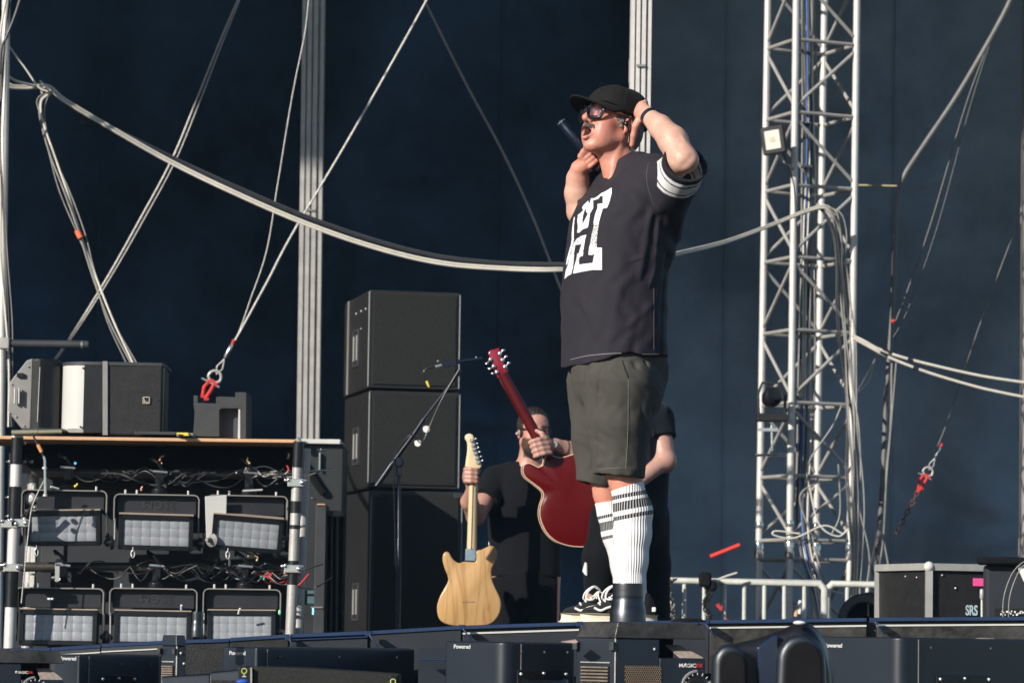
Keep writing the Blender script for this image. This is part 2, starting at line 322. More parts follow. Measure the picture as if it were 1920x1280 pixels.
# small moving lamp hanging on the outer leg
def scoop():
    c = P(1447, 745, 21.6); s = 21.6 / F; t = thing('spot_lamp', 'small black spot lamp in a yoke clamped on the outer leg of the tower', 'lamp', c)
    obj('head', MB().lathe([(.01, -.06), (.05, -.055), (.062, -.01), (.062, .03), (.05, .055), (.03, .07)], c, (.2, -1, .25), 18), blackgloss, t)
    obj('lens', MB().lathe([(.0, 0), (.04, .004), (.044, -.004)], c + Vector((.012, -.065, .018)), (.2, -1, .25), 18, caps=False), blackgloss, t)
    y = MB(); y.tube([c + Vector((-.08, 0, -.1)), c + Vector((-.085, 0, .02)), c + Vector((-.06, 0, .09)), c + Vector((.05, 0, .09)), c + Vector((.085, 0, .02)), c + Vector((.08, 0, -.1))], .009, 8); obj('yoke', y, blackpaint, t)
    b = MB(); b.box(c + Vector((0, 0, -.125)), (.19, .1, .05)); obj('base', b, blackpaint, t, bevel=.008)
    st = MB(); st.tube([c + Vector((0, 0, -.15)), c + Vector((.005, 0, -.33))], .008, 8); st.box(c + Vector((-.02, 0, -.2)), (.12, .03, .02)); st.tube([c + Vector((-.1, 0, -.36)), c + Vector((.1, .05, -.35))], .009, 8); obj('spigot', st, chrome, t)
scoop()
# ------------------------------------------------------------------ main hanging cable run
def swag(name, label, pix, offs, group='heavy cables slung across the stage'):
    t = thing(name, label, 'cables', P(*pix[0]), group)
    for dx, dy, r, mt, dd in offs:
        obj('cable', MB().tube(pline([(x + dx, y + dy, d + dd) for x, y, d in pix], 0, 10), r, 8), mt, t)
main = [(6, 40, 19.7), (5, 120, 19.7), (14, 160, 19.7), (45, 166, 19.75), (88, 165, 19.8), (120, 190, 19.8), (200, 238, 19.9), (320, 306, 20), (440, 364, 20), (570, 420, 20), (700, 465, 20), (820, 494, 20), (940, 505, 20), (1062, 507, 20), (1180, 497, 20.4), (1262, 479, 20.8), (1360, 455, 21.2), (1450, 422, 21.5), (1510, 398, 21.65), (1545, 390, 21.7), (1566, 404, 21.72)]
swag('cable_swag', 'thick swag of white cables drooping behind the singer to the tower', main,
     [(0, 0, .0082, whitepaint, 0), (2, -4.6, .0066, whitepaint, .01)])
dark = [(95, 170, 19.85), (150, 212, 19.9), (320, 298, 20.05), (440, 353, 20.05), (570, 408, 20.05), (700, 453, 20.05), (820, 483, 20.05), (940, 496, 20.05), (1062, 499, 20.05)]
swag('cable_swag', 'dark loom of thin cables riding on top of the white swag', dark, [(0, -1, .011, blackcable, -.02), (0, 2.5, .009, blackcable, .0), (3, -4.5, .007, greypaint, .0), (-3, -6, .005, blackcable, .02)])
cable('tie_rope', 'pale tie rope holding the cable swag back to the outer leg', 'rope', pline([(17, 87), (45, 125), (72, 163), (90, 172)], 19.75), .005, whitepaint)
cable('cable_loop', 'pale cable bight curling from the outer leg into the swag', 'cable', pline([(10, 60, 19.6), (12, 130, 19.6), (26, 150, 19.65), (60, 160, 19.75), (92, 167, 19.8)], 0), .0075, whitepaint)
kn = MB(); kn.tube(pline([(75, 152, 19.72), (86, 162, 19.7), (93, 176, 19.72), (85, 178, 19.8), (78, 172, 19.85), (84, 163, 19.75)], 0), .006, 6); solo('knot', kn, whitepaint, 'knotted end of rope where the swag meets the falling strands', 'knot')
bundle('rope_cluster', 'cluster of thin grey cables falling from the knot to the grey speaker on the bench', 'cables',
       [(88, 175, 19.75), (74, 190, 19.75), (76, 225, 19.7), (95, 290, 19.5), (120, 360, 19.2), (148, 440, 19), (172, 510, 18.8), (205, 600, 18.5), (246, 684, 17.6)],
       [(0, 1.5, .0055, greycable), (5, 2, .006, whitepaint), (-3, 5, .0035, greycable), (9, 4, .004, greycable)])
q = P(148, 439, 18.95); solo('orange_tape', MB().cyl(q + Vector((-.01, 0, .02)), q + Vector((.01, 0, -.02)), .017, 12), M('orange_tape', (0.75, 0.16, 0.06), 0.6), 'orange tape wrapped round the falling cluster of cables', 'tape')
q = P(155, 229, 19.9); mb = MB(); mb.box(q, (.03, .03, .025)).box(q + Vector((.012, 0, -.03)), (.008, .01, .05)); mb.tube([q + Vector((0, 0, .01)), q + Vector((.03, 0, .05))], .005, 6); solo('cable_clip', mb, blackpaint, 'small dark clip dangling under the cable swag', 'clip', bevel=.003)
# ------------------------------------------------------------------ steel ropes
farrope = M('haze_dimmed_rope', (0.12, 0.12, 0.115), 0.6, 0, 0.25, 60)  # rope colour darkened to imitate fading into haze
def rope(label, pix, d, r, mat=steelrope, twin=0):
    pts = pline(pix, d); mb = MB().tube(pts, r, 6)
    if twin:
        pts2 = pline([(x + twin * math.sin(math.pi * k / (len(pix) - 1)), y + 2, *(z)) for k, (x, y, *z) in enumerate(pix)], d); mb.tube(pts2, r * .6, 6)
    return solo('steel_rope', mb, mat, label, 'rope', 'steel stays of the stage')
rope('doubled steel stay slanting behind the cable swag down to the black pipe stub', [(454, -20), (446, 0), (410, 84), (370, 184), (322, 300), (262, 412), (200, 522), (130, 634), (80, 704)], 24, .0075, twin=7)
rope('single steel stay running from the top down to the red shackle', [(812, -30), (795, 10), (660, 250), (550, 435), (500, 530), (452, 618), (432, 652)], 22, .008)
rope('thin slack line bowing beside the grooved mast down to the red shackle', [(580, -20), (572, 60), (548, 180), (520, 350), (500, 470), (470, 560), (448, 622), (432, 650)], 22.05, .0042)
rope('faint steel stay slanting away behind the singer', [(790, -10), (870, 150), (945, 290), (1000, 410), (1052, 543), (1100, 650)], 28, .009, aludull)
rope('pair of slack steel lines crossing the bent pipe', [(1862, 60), (1810, 200), (1745, 420), (1690, 575), (1660, 640), (1636, 682)], 22.45, .005, farrope, twin=14)
rope('long steel stay coming down to the second red shackle by the flight case', [(1960, 280), (1915, 400), (1840, 600), (1780, 780), (1752, 850)], 23, .0048, farrope)
rope('short lashings ending low beside the tower', [(1640, 676), (1620, 712), (1604, 738)], 25, .0045, farrope, twin=9)
cable('bent_pipe', 'bent pale pipe dropping behind the tower from high up to the floor', 'pipe', pline([(1905, -30), (1880, 30), (1800, 170), (1730, 275), (1692, 335), (1683, 375), (1678, 470), (1672, 600), (1662, 740), (1655, 900), (1645, 1050), (1640, 1170)], 22.3, 6), .016, M('haze_dimmed_pipe', (0.13, 0.13, 0.125), 0.55, 0, 0.2, 10), n=8)  # darker pipe colour stands in for haze over it
cable('thin_rail', 'thin ochre line reaching from the tower to the bent pipe', 'rail', [P(1606, 347, 22.5), P(1692, 349, 22.3)], .0055, M('ochre_cord', (0.35, 0.30, 0.16), 0.7))
bundle('loose_pair', 'grey pair of cables hanging beside the bent pipe', 'cables', [(1672, 680, 24), (1668, 800, 24), (1660, 900, 24), (1648, 1010, 24), (1640, 1080, 24), (1650, 1160, 24)], [(0, 2, .008, greycable), (5, 4, .006, greycable), (-6, 3, .006, blackcable)])
cable('pale_hose', 'upper pale cable of two sagging from the tower past the frame edge', 'cable', pline([(1598, 628), (1622, 640), (1650, 655), (1700, 672), (1790, 694), (1860, 708), (1960, 722)], 21), .009, whitepaint, 'pale cables sagging to the far side')
cable('pale_hose', 'lower pale cable of two sagging from the tower past the frame edge', 'cable', pline([(1600, 634), (1630, 650), (1672, 672), (1740, 698), (1820, 722), (1870, 734), (1960, 752)], 21), .009, whitepaint, 'pale cables sagging to the far side')
for k, (a, b) in enumerate([((1655, 655), (1672, 663)), ((1702, 672), (1712, 676)), ((1650, 660), (1664, 668)), ((1712, 688), (1722, 692))]):
    cable('tape_wrap', ['dark tape on the upper pale cable nearest the tower', 'dark tape farther along the upper pale cable', 'dark tape on the lower pale cable nearest the tower', 'dark tape farther along the lower pale cable'][k], 'tape', [P(*a, 21), P(*b, 21)], .0105, blackcable, 'tape wraps on the pale cables')
q = P(1675, 602, 22.2); solo('red_lamp', MB().sphere(q, .014), redweb, 'tiny red ball on the bent pipe', 'marker')
def shackle(c, s, label, chain=False):
    t = thing('shackle', label, 'shackle', c, 'shackles of the stays')
    ax = Vector((.45, 0, .9)).normalized(); sd = Vector((.9, 0, -.45))
    obj('ferrule', MB().lathe([(.011 * s, -.06 * s), (.017 * s, -.05 * s), (.017 * s, .05 * s), (.011 * s, .06 * s)], c + ax * .27 * s, ax, 14), chrome, t)
    obj('thimble', MB().tube([c + ax * .2 * s, c + ax * .12 * s + sd * .025 * s, c + ax * .06 * s, c + ax * .12 * s - sd * .025 * s, c + ax * .2 * s], .007 * s, 8), steelrope, t)
    ring = [c + ax * (.05 * math.cos(q) + .03) * s * 1.1 + sd * .052 * s * math.sin(q) * (1 if abs(q) < 2 else .6) for q in np.linspace(-2.6, 2.6, 15)]
    obj('bow', MB().tube(ring, .0115 * s, 10), M('galvanised', (0.40, 0.40, 0.38), 0.45, 0.2, 0.15, 40), t)
    obj('pin', MB().cyl(c - ax * .02 * s - sd * .09 * s, c - ax * .02 * s + sd * .07 * s, .010 * s, 10), chrome, t)
    obj('sleeve', MB().lathe([(.012 * s, -.02 * s), (.015 * s, .02 * s)], c + ax * .355 * s, ax, 10), redweb, t)
    sl = MB()
    for o in (-1, 1): sl.tube([c - ax * .01 * s + sd * .022 * o * s, c - ax * .07 * s + sd * .03 * o * s - Vector((.01, 0, 0)) * s, c - ax * .16 * s + sd * .012 * o * s, c - ax * .21 * s], [.013 * s, .016 * s, .013 * s, .011 * s], 8)
    sl.tube([c - ax * .02 * s - sd * .04 * s, c + sd * .0, c - ax * .015 * s + sd * .045 * s], .016 * s, 8)
    sl.tube([c - ax * .14 * s - sd * .03 * s, c - ax * .15 * s + sd * .04 * s], .013 * s, 8)
    obj('red_sling', sl, redweb, t)
    if chain:
        ch = MB(); p0 = c - ax * .2 * s
        for i in range(9):
            o = p0 - ax * .035 * i; b = (Vector((0, 1, 0)) if i % 2 else sd) * .012
            ch.tube([o + b, o - ax * .025 + b, o - ax * .034, o - ax * .025 - b, o - b, o + ax * .009, o + b], .0042, 6)
        obj('chain', ch, M('rusty_chain', (0.16, 0.07, 0.045), 0.8, 0.3, 0.4, 60), t)
shackle(P(399, 714, 21.9), .78, 'pale shackle with red sling hanging above the dark foam block')
shackle(P(1737, 890, 23), .62, 'small shackle with red sling and rusty chain above the flight case', True)
# ------------------------------------------------------------------ outer truss leg at the frame edge
a, b = P(12, -40, 19.5), P(1, 820, 19.5); t = thing('edge_tower', 'bright aluminium truss leg wound with cables beside the bench', 'truss tower', (b.x, b.y, 1.0))
ax = (a - b).normalized(); b0 = b - ax * ((b.z - 1) / ax.z); a0 = a + ax * ((ROOFZ - a.z) / ax.z)
obj('chord', MB().tube([b0, a0], .024, 14), alu, t)
obj('chord', MB().tube([b0 + Vector((-.3, .25, 0)), a0 + Vector((-.3, .25, 0))], .024, 14), alu, t)
mb = MB()
for k in range(14): z = 1.3 + k * .5; q = b0.lerp(a0, (z - 1) / (ROOFZ - 1)); q2 = b0.lerp(a0, (z + .4 - 1) / (ROOFZ - 1)); mb.tube([q, q2 + Vector((-.3, .25, 0))], .011, 8)
obj('diagonal_brace', mb, aludull, t)
bundle('leg_loom', 'black and white cables strapped down the outer truss leg', 'cables', [(22, -40, 19.4), (9, 60, 19.4), (6, 150, 19.4), (2, 260, 19.4), (6, 380, 19.4), (10, 480, 19.4), (18, 600, 19.4), (20, 690, 19.4), (22, 800, 19.4)], [(0, 2, .005, blackcable), (-6, 3, .007, whitepaint), (4, 1, .0035, greycable), (-3, 4, .006, blackcable)])
cable('black_rope', 'black rope slanting off the outer leg to the top of the frame', 'cable', pline([(40, -8), (28, 30), (12, 70), (3, 90), (0, 140)], 19.35), .008, blackcable)
t = thing('pipe_stub', 'dark horizontal pipe stub sticking out over the bench speakers', 'pipe', P(60, 645, 19.3))
obj('pipe', MB().cyl(P(-40, 643, 19.3), P(166, 646, 19.3), .022, 16), greypaint, t); obj('clamp', MB().box(P(9, 644, 19.3), (.06, .07, .065)), aludull, t, bevel=.008); obj('end_collar', MB().cyl(P(152, 646, 19.3), P(156, 646, 19.3), .0245, 16), chrome, t)
# ------------------------------------------------------------------ barrier
def barrier(x0, x1, yt, d, label, n):
    t = thing('crowd_barrier', label, 'barrier', (P(x0, yt, d).x, d, 1.0), 'barriers behind the deck'); a = P(x0, yt, d); b = P(x1, yt + (x1 - x0) * .018, d)
    obj('top_rail', MB().tube([Vector((a.x, d, 1.1)), a + Vector((0, 0, -.03)), a + Vector((.03, 0, 0)), b + Vector((-.03, 0, 0)), b + Vector((0, 0, -.03)), Vector((b.x, d, 1.1))], .021, 12), M('white_barrier', (0.52, 0.53, 0.49), 0.5, 0, 0.15, 10), t)
    obj('bottom_rail', MB().cyl(Vector((a.x, d, 1.2)), Vector((b.x, d, 1.2)), .018, 12), MATS['white_barrier'], t)
    for i in range(1, n): q = a.lerp(b, i / n); obj('bar', MB().cyl(Vector((q.x, d, 1.2)), q, .0125, 10), MATS['white_barrier'], t)
barrier(1246, 1546, 1088, 19.6, 'white steel crowd barrier seen through the foot of the tower', 8)
barrier(1551, 1740, 1094, 19.7, 'white steel crowd barrier running behind the black floor ring', 5)
# tangle on barrier
for k, (pts, mt, lb) in enumerate([([(1262, 1085), (1250, 1100), (1258, 1130), (1264, 1160)], greycable, 'cable tangle knotted at the near end of the barrier'), ([(1318, 1090), (1330, 1110), (1322, 1135), (1334, 1160)], blackcable, 'black cables draped over the middle of the barrier'), ([(1345, 1086), (1360, 1080), (1382, 1073)], whitepaint, 'stiff pale cable end sticking up from the barrier')]):
    p = pline(pts, 19.5); t = thing('draped_cable', lb, 'cable', p[0])
    for j in range(1 if k == 2 else 5): obj('strand', MB().tube([q + Vector((rng.uniform(-.008, .008) + .015 * math.sin(j * 2.1), rng.uniform(-.01, .01), 0)) * (0 if k == 2 else 1) for q in p], .0055, 6), mt if j % 2 == 0 else blackcable, t)
mb = MB().box(P(1322, 1086, 19.5), (.07, .08, .085)).box(P(1337, 1098, 19.5), (.045, .06, .06)); solo('black_clamp', mb, blackmatt, 'black clamp block gripping the top rail of the barrier', 'clamp', bevel=.02)
cable('red_stick', 'short bright red tube tilted above the barrier', 'tube', [P(1332, 1043, 20.5), P(1387, 1021, 20.5)], .012, M('red_tube', (0.80, 0.06, 0.05), 0.4), n=10)
cable('red_strap', 'red strap hanging low behind the barrier bars', 'strap', pline([(1345, 1132), (1356, 1146), (1364, 1164)], 19.9), .012, redweb)
# small bits at the tower foot
t = thing('cable_box', 'small white and orange connector bundle at the foot of the tower', 'connector', P(1500, 1135, 21))
obj('tube', MB().cyl(P(1499, 1150, 21), P(1501, 1125, 21), .012, 10), whiteplastic, t); obj('plug', MB().cyl(P(1492, 1155, 21), P(1495, 1135, 21), .012, 10), orangewood, t); obj('antenna', MB().cyl(P(1501, 1128, 21), P(1501, 1085, 21), .0025, 6), blackcable, t)
# floor ring (fan)
t = thing('floor_fan', 'large black fan ring with dark drum lying on the deck by the flight case', 'fan', P(1625, 1165, 17.5))
c = P(1627, 1160, 17.5); prof_ = [(.085, -.12), (.092, -.13), (.125, -.13), (.132, -.12), (.132, .12), (.085, .12), (.085, -.12)]
obj('ring', MB().lathe(prof_, c, (.25, 1, .05), 40, caps=False), greypaint, t); obj('drum', MB().lathe([(.0, .0), (.09, 0), (.09, .2), (0, .2)], c, (.25, 1, .05), 32, caps=False), blackmatt, t); obj('hub', MB().box(c + Vector((0, -.02, .05)), (.008, .01, .07)), aludull, t)
# flight case and console
def flightcase():
    d = 15.0; t = thing('flight_case', 'black flight case with aluminium edges, pink label and white letters', 'flight case', P(1745, 1170, d))
    th = R(20); C = P(1741, 1162, d); C = Vector((C.x, d, 1.665)); zt = P(1741, 1062, d).z
    rd = Vector((math.cos(th), math.sin(th) * .6, 0)).normalized(); ld = Vector((-math.sin(th), math.cos(th), 0)); wR, wL = .42, .46; up = Vector((0, 0, zt - C.z))
    ld = Vector((-.38, .92, 0)).normalized()
    p = [C, C + rd * wR, C + rd * wR + ld * wL, C + ld * wL]
    obj('body', MB().hexa(p + [q + up for q in p]), blackpaint, t, bevel=.004)
    e = MB(); g = .02
    for a, b in ((p[0], p[1]), (p[0], p[3]), (p[1], p[2])):
        n_ = Vector((0, -.004, 0)); e.tube([a + up + n_, b + up + n_], .021, 4)
    e.tube([p[0] + Vector((0, -.006, 0)), p[0] + up + Vector((0, -.006, 0))], .021, 4); e.tube([p[3] + Vector((0, -.006, 0)), p[3] + up], .017, 4)
    obj('edge_trim_or_highlight', e, M('case_aluminium', (0.36, 0.36, 0.34), 0.45, 0.2, 0.12, 12), t)
    obj('corner_ball', MB().sphere(p[0] + up + Vector((0, -.008, 0)), .023, 14), lightgrey, t); nr = Vector((rd.y, -rd.x, 0))
    rv = MB()
    for u, v in ((.06, .035), (.12, .09)): rv.sphere(p[0] + rd * u + up - Vector((0, 0, v)) + nr * .003, .006, 8)
    for u, v in ((.1, .045), (.2, .04)): rv.sphere(p[0] + ld * u + up - Vector((0, 0, v)) + Vector((-.92, -.38, 0)) * .003, .005, 8)
    obj('rivet', rv, chrome, t)
    u0 = .20; obj('label_sticker', MB().box(p[0] + rd * (u0 + .03) + up - Vector((0, 0, .062)) + nr * .004, (.062, .003, .034), Matrix.Rotation(math.atan2(rd.y, rd.x), 3, 'Z')), M('pink_tape', (0.85, 0.09, 0.32), 0.6, 0, 0.03), t, bevel=.001)
    zz = P(1741, 1151, d).z; obj('lettering', text_mb('SRS', .060, Vector((0, 0, zz)) + Vector(((p[0] + rd * .165).x, (p[0] + rd * .165).y, 0)) + nr * .006, rd, (0, 0, 1), bold=.0015, squash=.60), M('pale_blue_paint', (0.42, 0.55, 0.60), 0.6), t)
flightcase()
t = thing('control_console', 'dark covered console standing against the flight case', 'console', P(1885, 1165, 14.6))
mb = MB(); pbox(mb, 1849, 1058, 1990, 1180, 14.6, .1); obj('cover', mb, M('navy_fabric', (0.014, 0.018, 0.026), 0.8, 0, 0.2, 4, 0.2, 40), t, bevel=.015)
mb = MB(); pbox(mb, 1838, 1043, 1990, 1060, 14.55, .12); obj('hood', mb, blackmatt, t, bevel=.012)
mb = MB(); pbox(mb, 1866, 1140, 1990, 1160, 14.585, .02); obj('opening', mb, M('deep_black', (0.004, 0.004, 0.004), 0.9), t)
mb = MB(); mb.prism([P(*q, 14.58) for q in ((1905, 1056), (1925, 1052), (1930, 1080), (1920, 1090))], (0, .01, 0)); obj('pale_patch', mb, whiteplastic, t)
mb = MB()
for i in range(16): x = 1876 + i * 3 + rng.uniform(-1, 1); q = P(x, 1149 + rng.uniform(-4, 4), 14.578); mb.box(q, (rng.uniform(.003, .011), .004, rng.uniform(.003, .009)))
obj('papers', mb, whiteplastic, t)
for x in (0, 18): cable('thin_cable', 'thin black lead arching over the console, ' + ('outer' if x == 0 else 'inner') + ' of two', 'cable', pline([(1880 + x * .6, 1165), (1882 + x * .6, 1120), (1895 + x * .6, 1080), (1912 + x * .5, 1058), (1935 + x, 1045)], 14.4), .0022, greycable, 'thin leads over the console')
t = thing('floor_stand', 'slim grey handle standing before the flight case', 'handle', P(1841, 1162, 14.4)); obj('rod', MB().cyl(P(1841, 1165, 14.4), P(1841, 1120, 14.4), .0045, 8), lightgrey, t); obj('knob', MB().lathe([(.004, -.02), (.009, -.012), (.009, .02), (.005, .026)], P(1841, 1115, 14.4), (0, 0, 1), 12), aludull, t)
# ------------------------------------------------------------------ bench with lamp fixtures
BD = 15.2
def bench():
    t = thing('lamp_bench', 'tall pipe framed bench with plywood top carrying two rows of lamps', 'bench', P(290, 1210, BD))
    s = BD / F
    a = P(-40, 821, BD); b = P(84, 820, BD); c = P(553, 829, BD)
    mb = MB(); q0 = P(-40, 822, BD); q1 = P(553, 829.5, BD)
    mb.hexa([q0, q1, q1 + Vector((0, .6, 0)), q0 + Vector((0, .6, 0)), q0 + Vector((0, 0, .014)), q1 + Vector((0, 0, .014)), q1 + Vector((0, .6, .014)), q0 + Vector((0, .6, .014))]); obj('tabletop', mb, orangewood, t, bevel=.001)
    mb = MB(); q0 = P(20, 840, BD + .4); q1 = P(553, 845, BD + .4); h = Vector((0, 0, .11))
    mb.hexa([q0 - h, q1 - h, q1 - h + Vector((0, .04, 0)), q0 - h + Vector((0, .04, 0)), q0 + Vector((0, 0, .02)), q1 + Vector((0, 0, .02)), q1 + Vector((0, .04, .02)), q0 + Vector((0, .04, .02))]); obj('fascia', mb, blackmatt, t)
    for (x0, y0, x1, y1, r) in ((33, 812, 17, 1230, .0255), (560, 828, 544, 1200, .0225)):
        A, B = P(x0, y0, BD - .06), P(x1, y1, BD - .06); B0 = A + (B - A) * ((A.z - 1.0) / (A.z - B.z))
        obj('upright', MB().tube([A, B0], r, 18), alu if x0 < 100 else aludull, t)
        for f0, f1 in (((.0, .13), (.3, .36), (.42, .44), (.6, .72)) if x0 > 100 else ((.02, .14), (.24, .40), (.62, .78))):
            obj('tape_band', MB().tube([A.lerp(B, f0), A.lerp(B, f1)], r + .0012, 18), blackgloss, t)
        C_, D_ = A + Vector((0, .55, 0)), B0 + Vector((0, .55, 0)); obj('upright', MB().tube([C_, D_], r, 12), aludull, t)
    for (p, q, r) in (((60, 886), (548, 890), .0215), ((0, 1062), (546, 1064), .0215), ((90, 1214), (540, 1212), .02)):
        obj('cross_pipe', MB().cyl(P(*p, BD + .25), P(*q, BD + .25), r, 16), M('worn_black_pipe', (0.045, 0.04, 0.034), 0.45, 0.2, 0.4, 14, 0.15, 120), t)
    mb = MB().cyl(P(22, 811, BD - .1), P(70, 810, BD - .1), .012, 12).cyl(P(70, 810, BD - .1), P(116, 809, BD - .1), .010, 12); obj('safety_pin', mb, M('dull_brass_tube', (0.24, 0.23, 0.16), 0.5, 0.3), t)
    # couplers
    for x, y in ((38, 980), (20, 982), (555, 905), (549, 1066), (24, 1064)):
        q = P(x, y, BD - .05); cp = MB(); cp.box(q, (.07, .08, .035)); cp.cyl(q + Vector((-.05, -.03, .01)), q + Vector((.05, -.03, .01)), .008, 8); cp.sphere(q + Vector((.03, -.045, 0)), .012, 8).sphere(q + Vector((-.03, -.045, .012)), .01, 8); obj('coupler', cp, chrome, t, bevel=.004)
    # rear cladding in deep shade
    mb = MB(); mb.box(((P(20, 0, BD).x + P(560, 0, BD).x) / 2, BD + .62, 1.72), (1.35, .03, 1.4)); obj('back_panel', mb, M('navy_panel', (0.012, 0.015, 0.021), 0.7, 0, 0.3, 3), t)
bench()
lensmat = M('frosted_lens', (0.27, 0.285, 0.31), 0.42, 0, 0.12, 30, coat=0.15)
def fixture(cx, ytop, wpx, d, yaw, tilt, armface, label, text=None, drop=0.0):
    """lamp hanging under a pipe: yoke plate, two arms, tilting lens head"""
    c = P(cx, ytop, d); W = wpx * d / F; t = thing('wash_light', label, 'stage lamp', c, 'lamps hung under the bench')
    Ry = Matrix.Rotation(R(yaw), 3, 'Z'); X = Ry @ Vector((1, 0, 0)); Y = Ry @ Vector((0, 1, 0)); Z = Vector((0, 0, 1))
    def q(x, y, z): return c + X * x + Y * y + Z * z
    h = W / 2
    mb = MB(); mb.box(q(0, .03, -.045), (W * .93, .012, .085), Ry); obj('yoke_plate', mb, M('slate_paint', (0.022, 0.024, 0.029), 0.5, 0, 0.15, 9, 0.1, 200, spec=.3), t, bevel=.004)
    mb = MB(); o = [(-h, -.12), (-h, -.02), (-h + .008, -.006), (-h + .022, 0), (h - .022, 0), (h - .008, -.006), (h, -.02), (h, -.12)]
    i_ = [(h - .005, -.12), (h - .005, -.022), (h - .011, -.01), (h - .022, -.005), (-h + .022, -.005), (-h + .011, -.01), (-h + .005, -.022), (-h + .005, -.12)]
    vs = [q(x, -.012, z) for x, z in o + i_]; n = 8; fs = []
    k2 = [vs[j] for j in range(16)]
    for j in range(7): mb.prism([vs[j], vs[j + 1], vs[15 - j - 1], vs[15 - j]], Y * .1)
    obj('yoke', mb, midgrey, t)
    for sx in (-1, 1):
        mb = MB(); x = sx * (h - .004); mb.prism([q(x, -.012, -.11), q(x, .088, -.11), q(x, .05, -.235), q(x, .02, -.235)], X * .005)
        obj('arm', mb, lightgrey if armface == sx or armface == 2 else midgrey, t)
        obj('tilt_knob', MB().lathe([(.026, 0), (.03, .004), (.03, .014), (.012, .018), (.010, .04), (.004, .044)], q(x, .03, -.215), X * sx, 18), blackgloss, t)
    if armface == -2:
        mb = MB(); mb.prism([q(-h - .01, -.03, -.01), q(-h + .085, -.03, -.002), q(-h + .085, -.03, -.08), q(-h + .045, -.03, -.2), q(-h + .0, -.03, -.2)], Y * .006); obj('side_plate', mb, lightgrey, t, bevel=.002)
        obj('brake_disc', MB().lathe([(.028, 0), (.03, .012), (.012, .02), (.008, .05)], q(-h + .03, -.025, -.2), (-.5, -.86, 0), 18), midgrey, t)
    Rt = Ry @ Matrix.Rotation(R(tilt), 3, 'X') @ Matrix.Rotation(R(3.5 if armface == -2 else 1.6 * math.sin(cx * 3.1 + ytop)), 3, 'Y'); hc = q(0, .03, -.165 - drop); hw = W * .87
    def r(x, y, z): return hc + Rt @ Vector((x, y, z))
    obj('head', MB().box(hc, (hw, .11, .155), Rt), blackpaint, t, bevel=.006)
    fr = MB()
    for (x, z, sx, sz) in ((0, .066, hw, .02), (0, -.066, hw, .02), (-hw / 2 + .01, 0, .02, .152), (hw / 2 - .01, 0, .02, .152)): fr.box(r(x, -.06, z), (sx, .018, sz), Rt)
    obj('bezel', fr, blackgloss, t, bevel=.002)
    obj('lens_panel', MB().box(r(0, -.056, 0), (hw - .04, .006, .112), Rt), lensmat, t)
    ln = MB(); nx = 7
    for i in range(nx):
        for j in range(3):
            ln.lathe([(.0255, 0), (.022, .0011), (.013, .0021), (.0, .0027)], r(-hw / 2 + .02 + (i + .5) * (hw - .04) / nx, -.059, -.0373 + j * .0373), Rt @ Vector((0, -1, 0)), 12, caps=False)
    obj('lens_cells', ln, lensmat, t)
    obj('top_lip', MB().box(r(0, -.03, .08), (hw, .07, .005), Rt), M('warm_grey_edge', (0.35, 0.28, 0.22), 0.6), t)
    # clamp
    cl = MB(); cl.lathe([(.03, -.02), (.034, -.012), (.034, .002), (.02, .012), (.012, .03)], q(.01, .05, .02), Z, 16); cl.box(q(.01, .06, .07), (.035, .03, .07), Ry); cl.tube([q(.03, .02, .1), q(.0, .01, .14), q(-.03, .04, .16), q(-.03, .1, .15)], .008, 8)
    obj('clamp', cl, blackgloss, t, bevel=.002)
    obj('clamp_bolt', MB().sphere(q(.01, .03, .014), .012, 10).cyl(q(-.02, 0, .1), q(.045, -.01, .095), .006, 8), chrome, t)
    for x in (-h + .05, -h + .1, h - .05): obj('stud', MB().cyl(q(x, .02, 0), q(x, .02, .018), .0048, 8), lightgrey, t)
    if text: obj('lettering', text_mb(text, .052, q(.085, .0225, -.028), -X, -Z, bold=.001, squash=1.15), M('embossed_black', (0.022, 0.022, 0.024), 0.5), t)
    return t
fixture(121, 918, 160, BD + .1, 3, 4, 1, 'first lamp of the upper row, half hidden by the bench upright', None, .0)
fixture(294, 926, 160, BD + .1, 5, 4, -1, 'middle lamp of the upper row, with upside down lettering', '3SGM')
fixture(464, 928, 152, BD + .12, 9, 6, -2, 'last lamp of the upper row, with a broad pale side plate', None)
fixture(112, 1101, 166, BD + .1, 2, -3, 1, 'first lamp of the lower row, a red clip showing above it', None, .012)
fixture(288, 1102, 164, BD + .1, 4, -3, -1, 'middle lamp of the lower row, between two pale brackets', '3SGM', .016)
fixture(454, 1103, 146, BD + .12, 5, -4, -1, 'last lamp of the lower row, next to the taped upright', None, .012)
# cables, hooks and bright hardware tangled in the bench
duskcable = M('dusty_black_cable', (0.09, 0.085, 0.078), 0.6, 0, 0.3, 14)
def tangle(label, x0, x1, y, n, amp, cols, seed):
    g = random.Random(seed); t = thing('cable_tangle', label, 'cables', P((x0 + x1) / 2, y, BD + .2), 'tangled leads under the bench')
    for i in range(n):
        a = g.uniform(x0, x1); L = g.uniform(50, 190); pts = []; yy = y + g.uniform(-4, 8)
        for k in range(6): pts.append((a + L * k / 5, yy + (g.uniform(-.4, 1) * amp if 0 < k < 5 else 0), BD + .2 + g.uniform(-.1, .06)))
        obj('lead', MB().tube(pline(pts, 0, 6), g.uniform(.0025, .0045), 6), g.choice(cols), t)
tangle('leads looping along the upper pipe above the first row of lamps', 100, 440, 884, 15, 26, [blackcable, duskcable, blackcable, greypaint], 1)
tangle('leads looping along the lower pipe above the second row of lamps', 40, 440, 1060, 16, 26, [blackcable, duskcable, greypaint, blackcable], 2)
tangle('red and grey leads bunched by the far upright of the bench', 455, 480, 1075, 6, 22, [greycable, redweb, blackcable], 5)
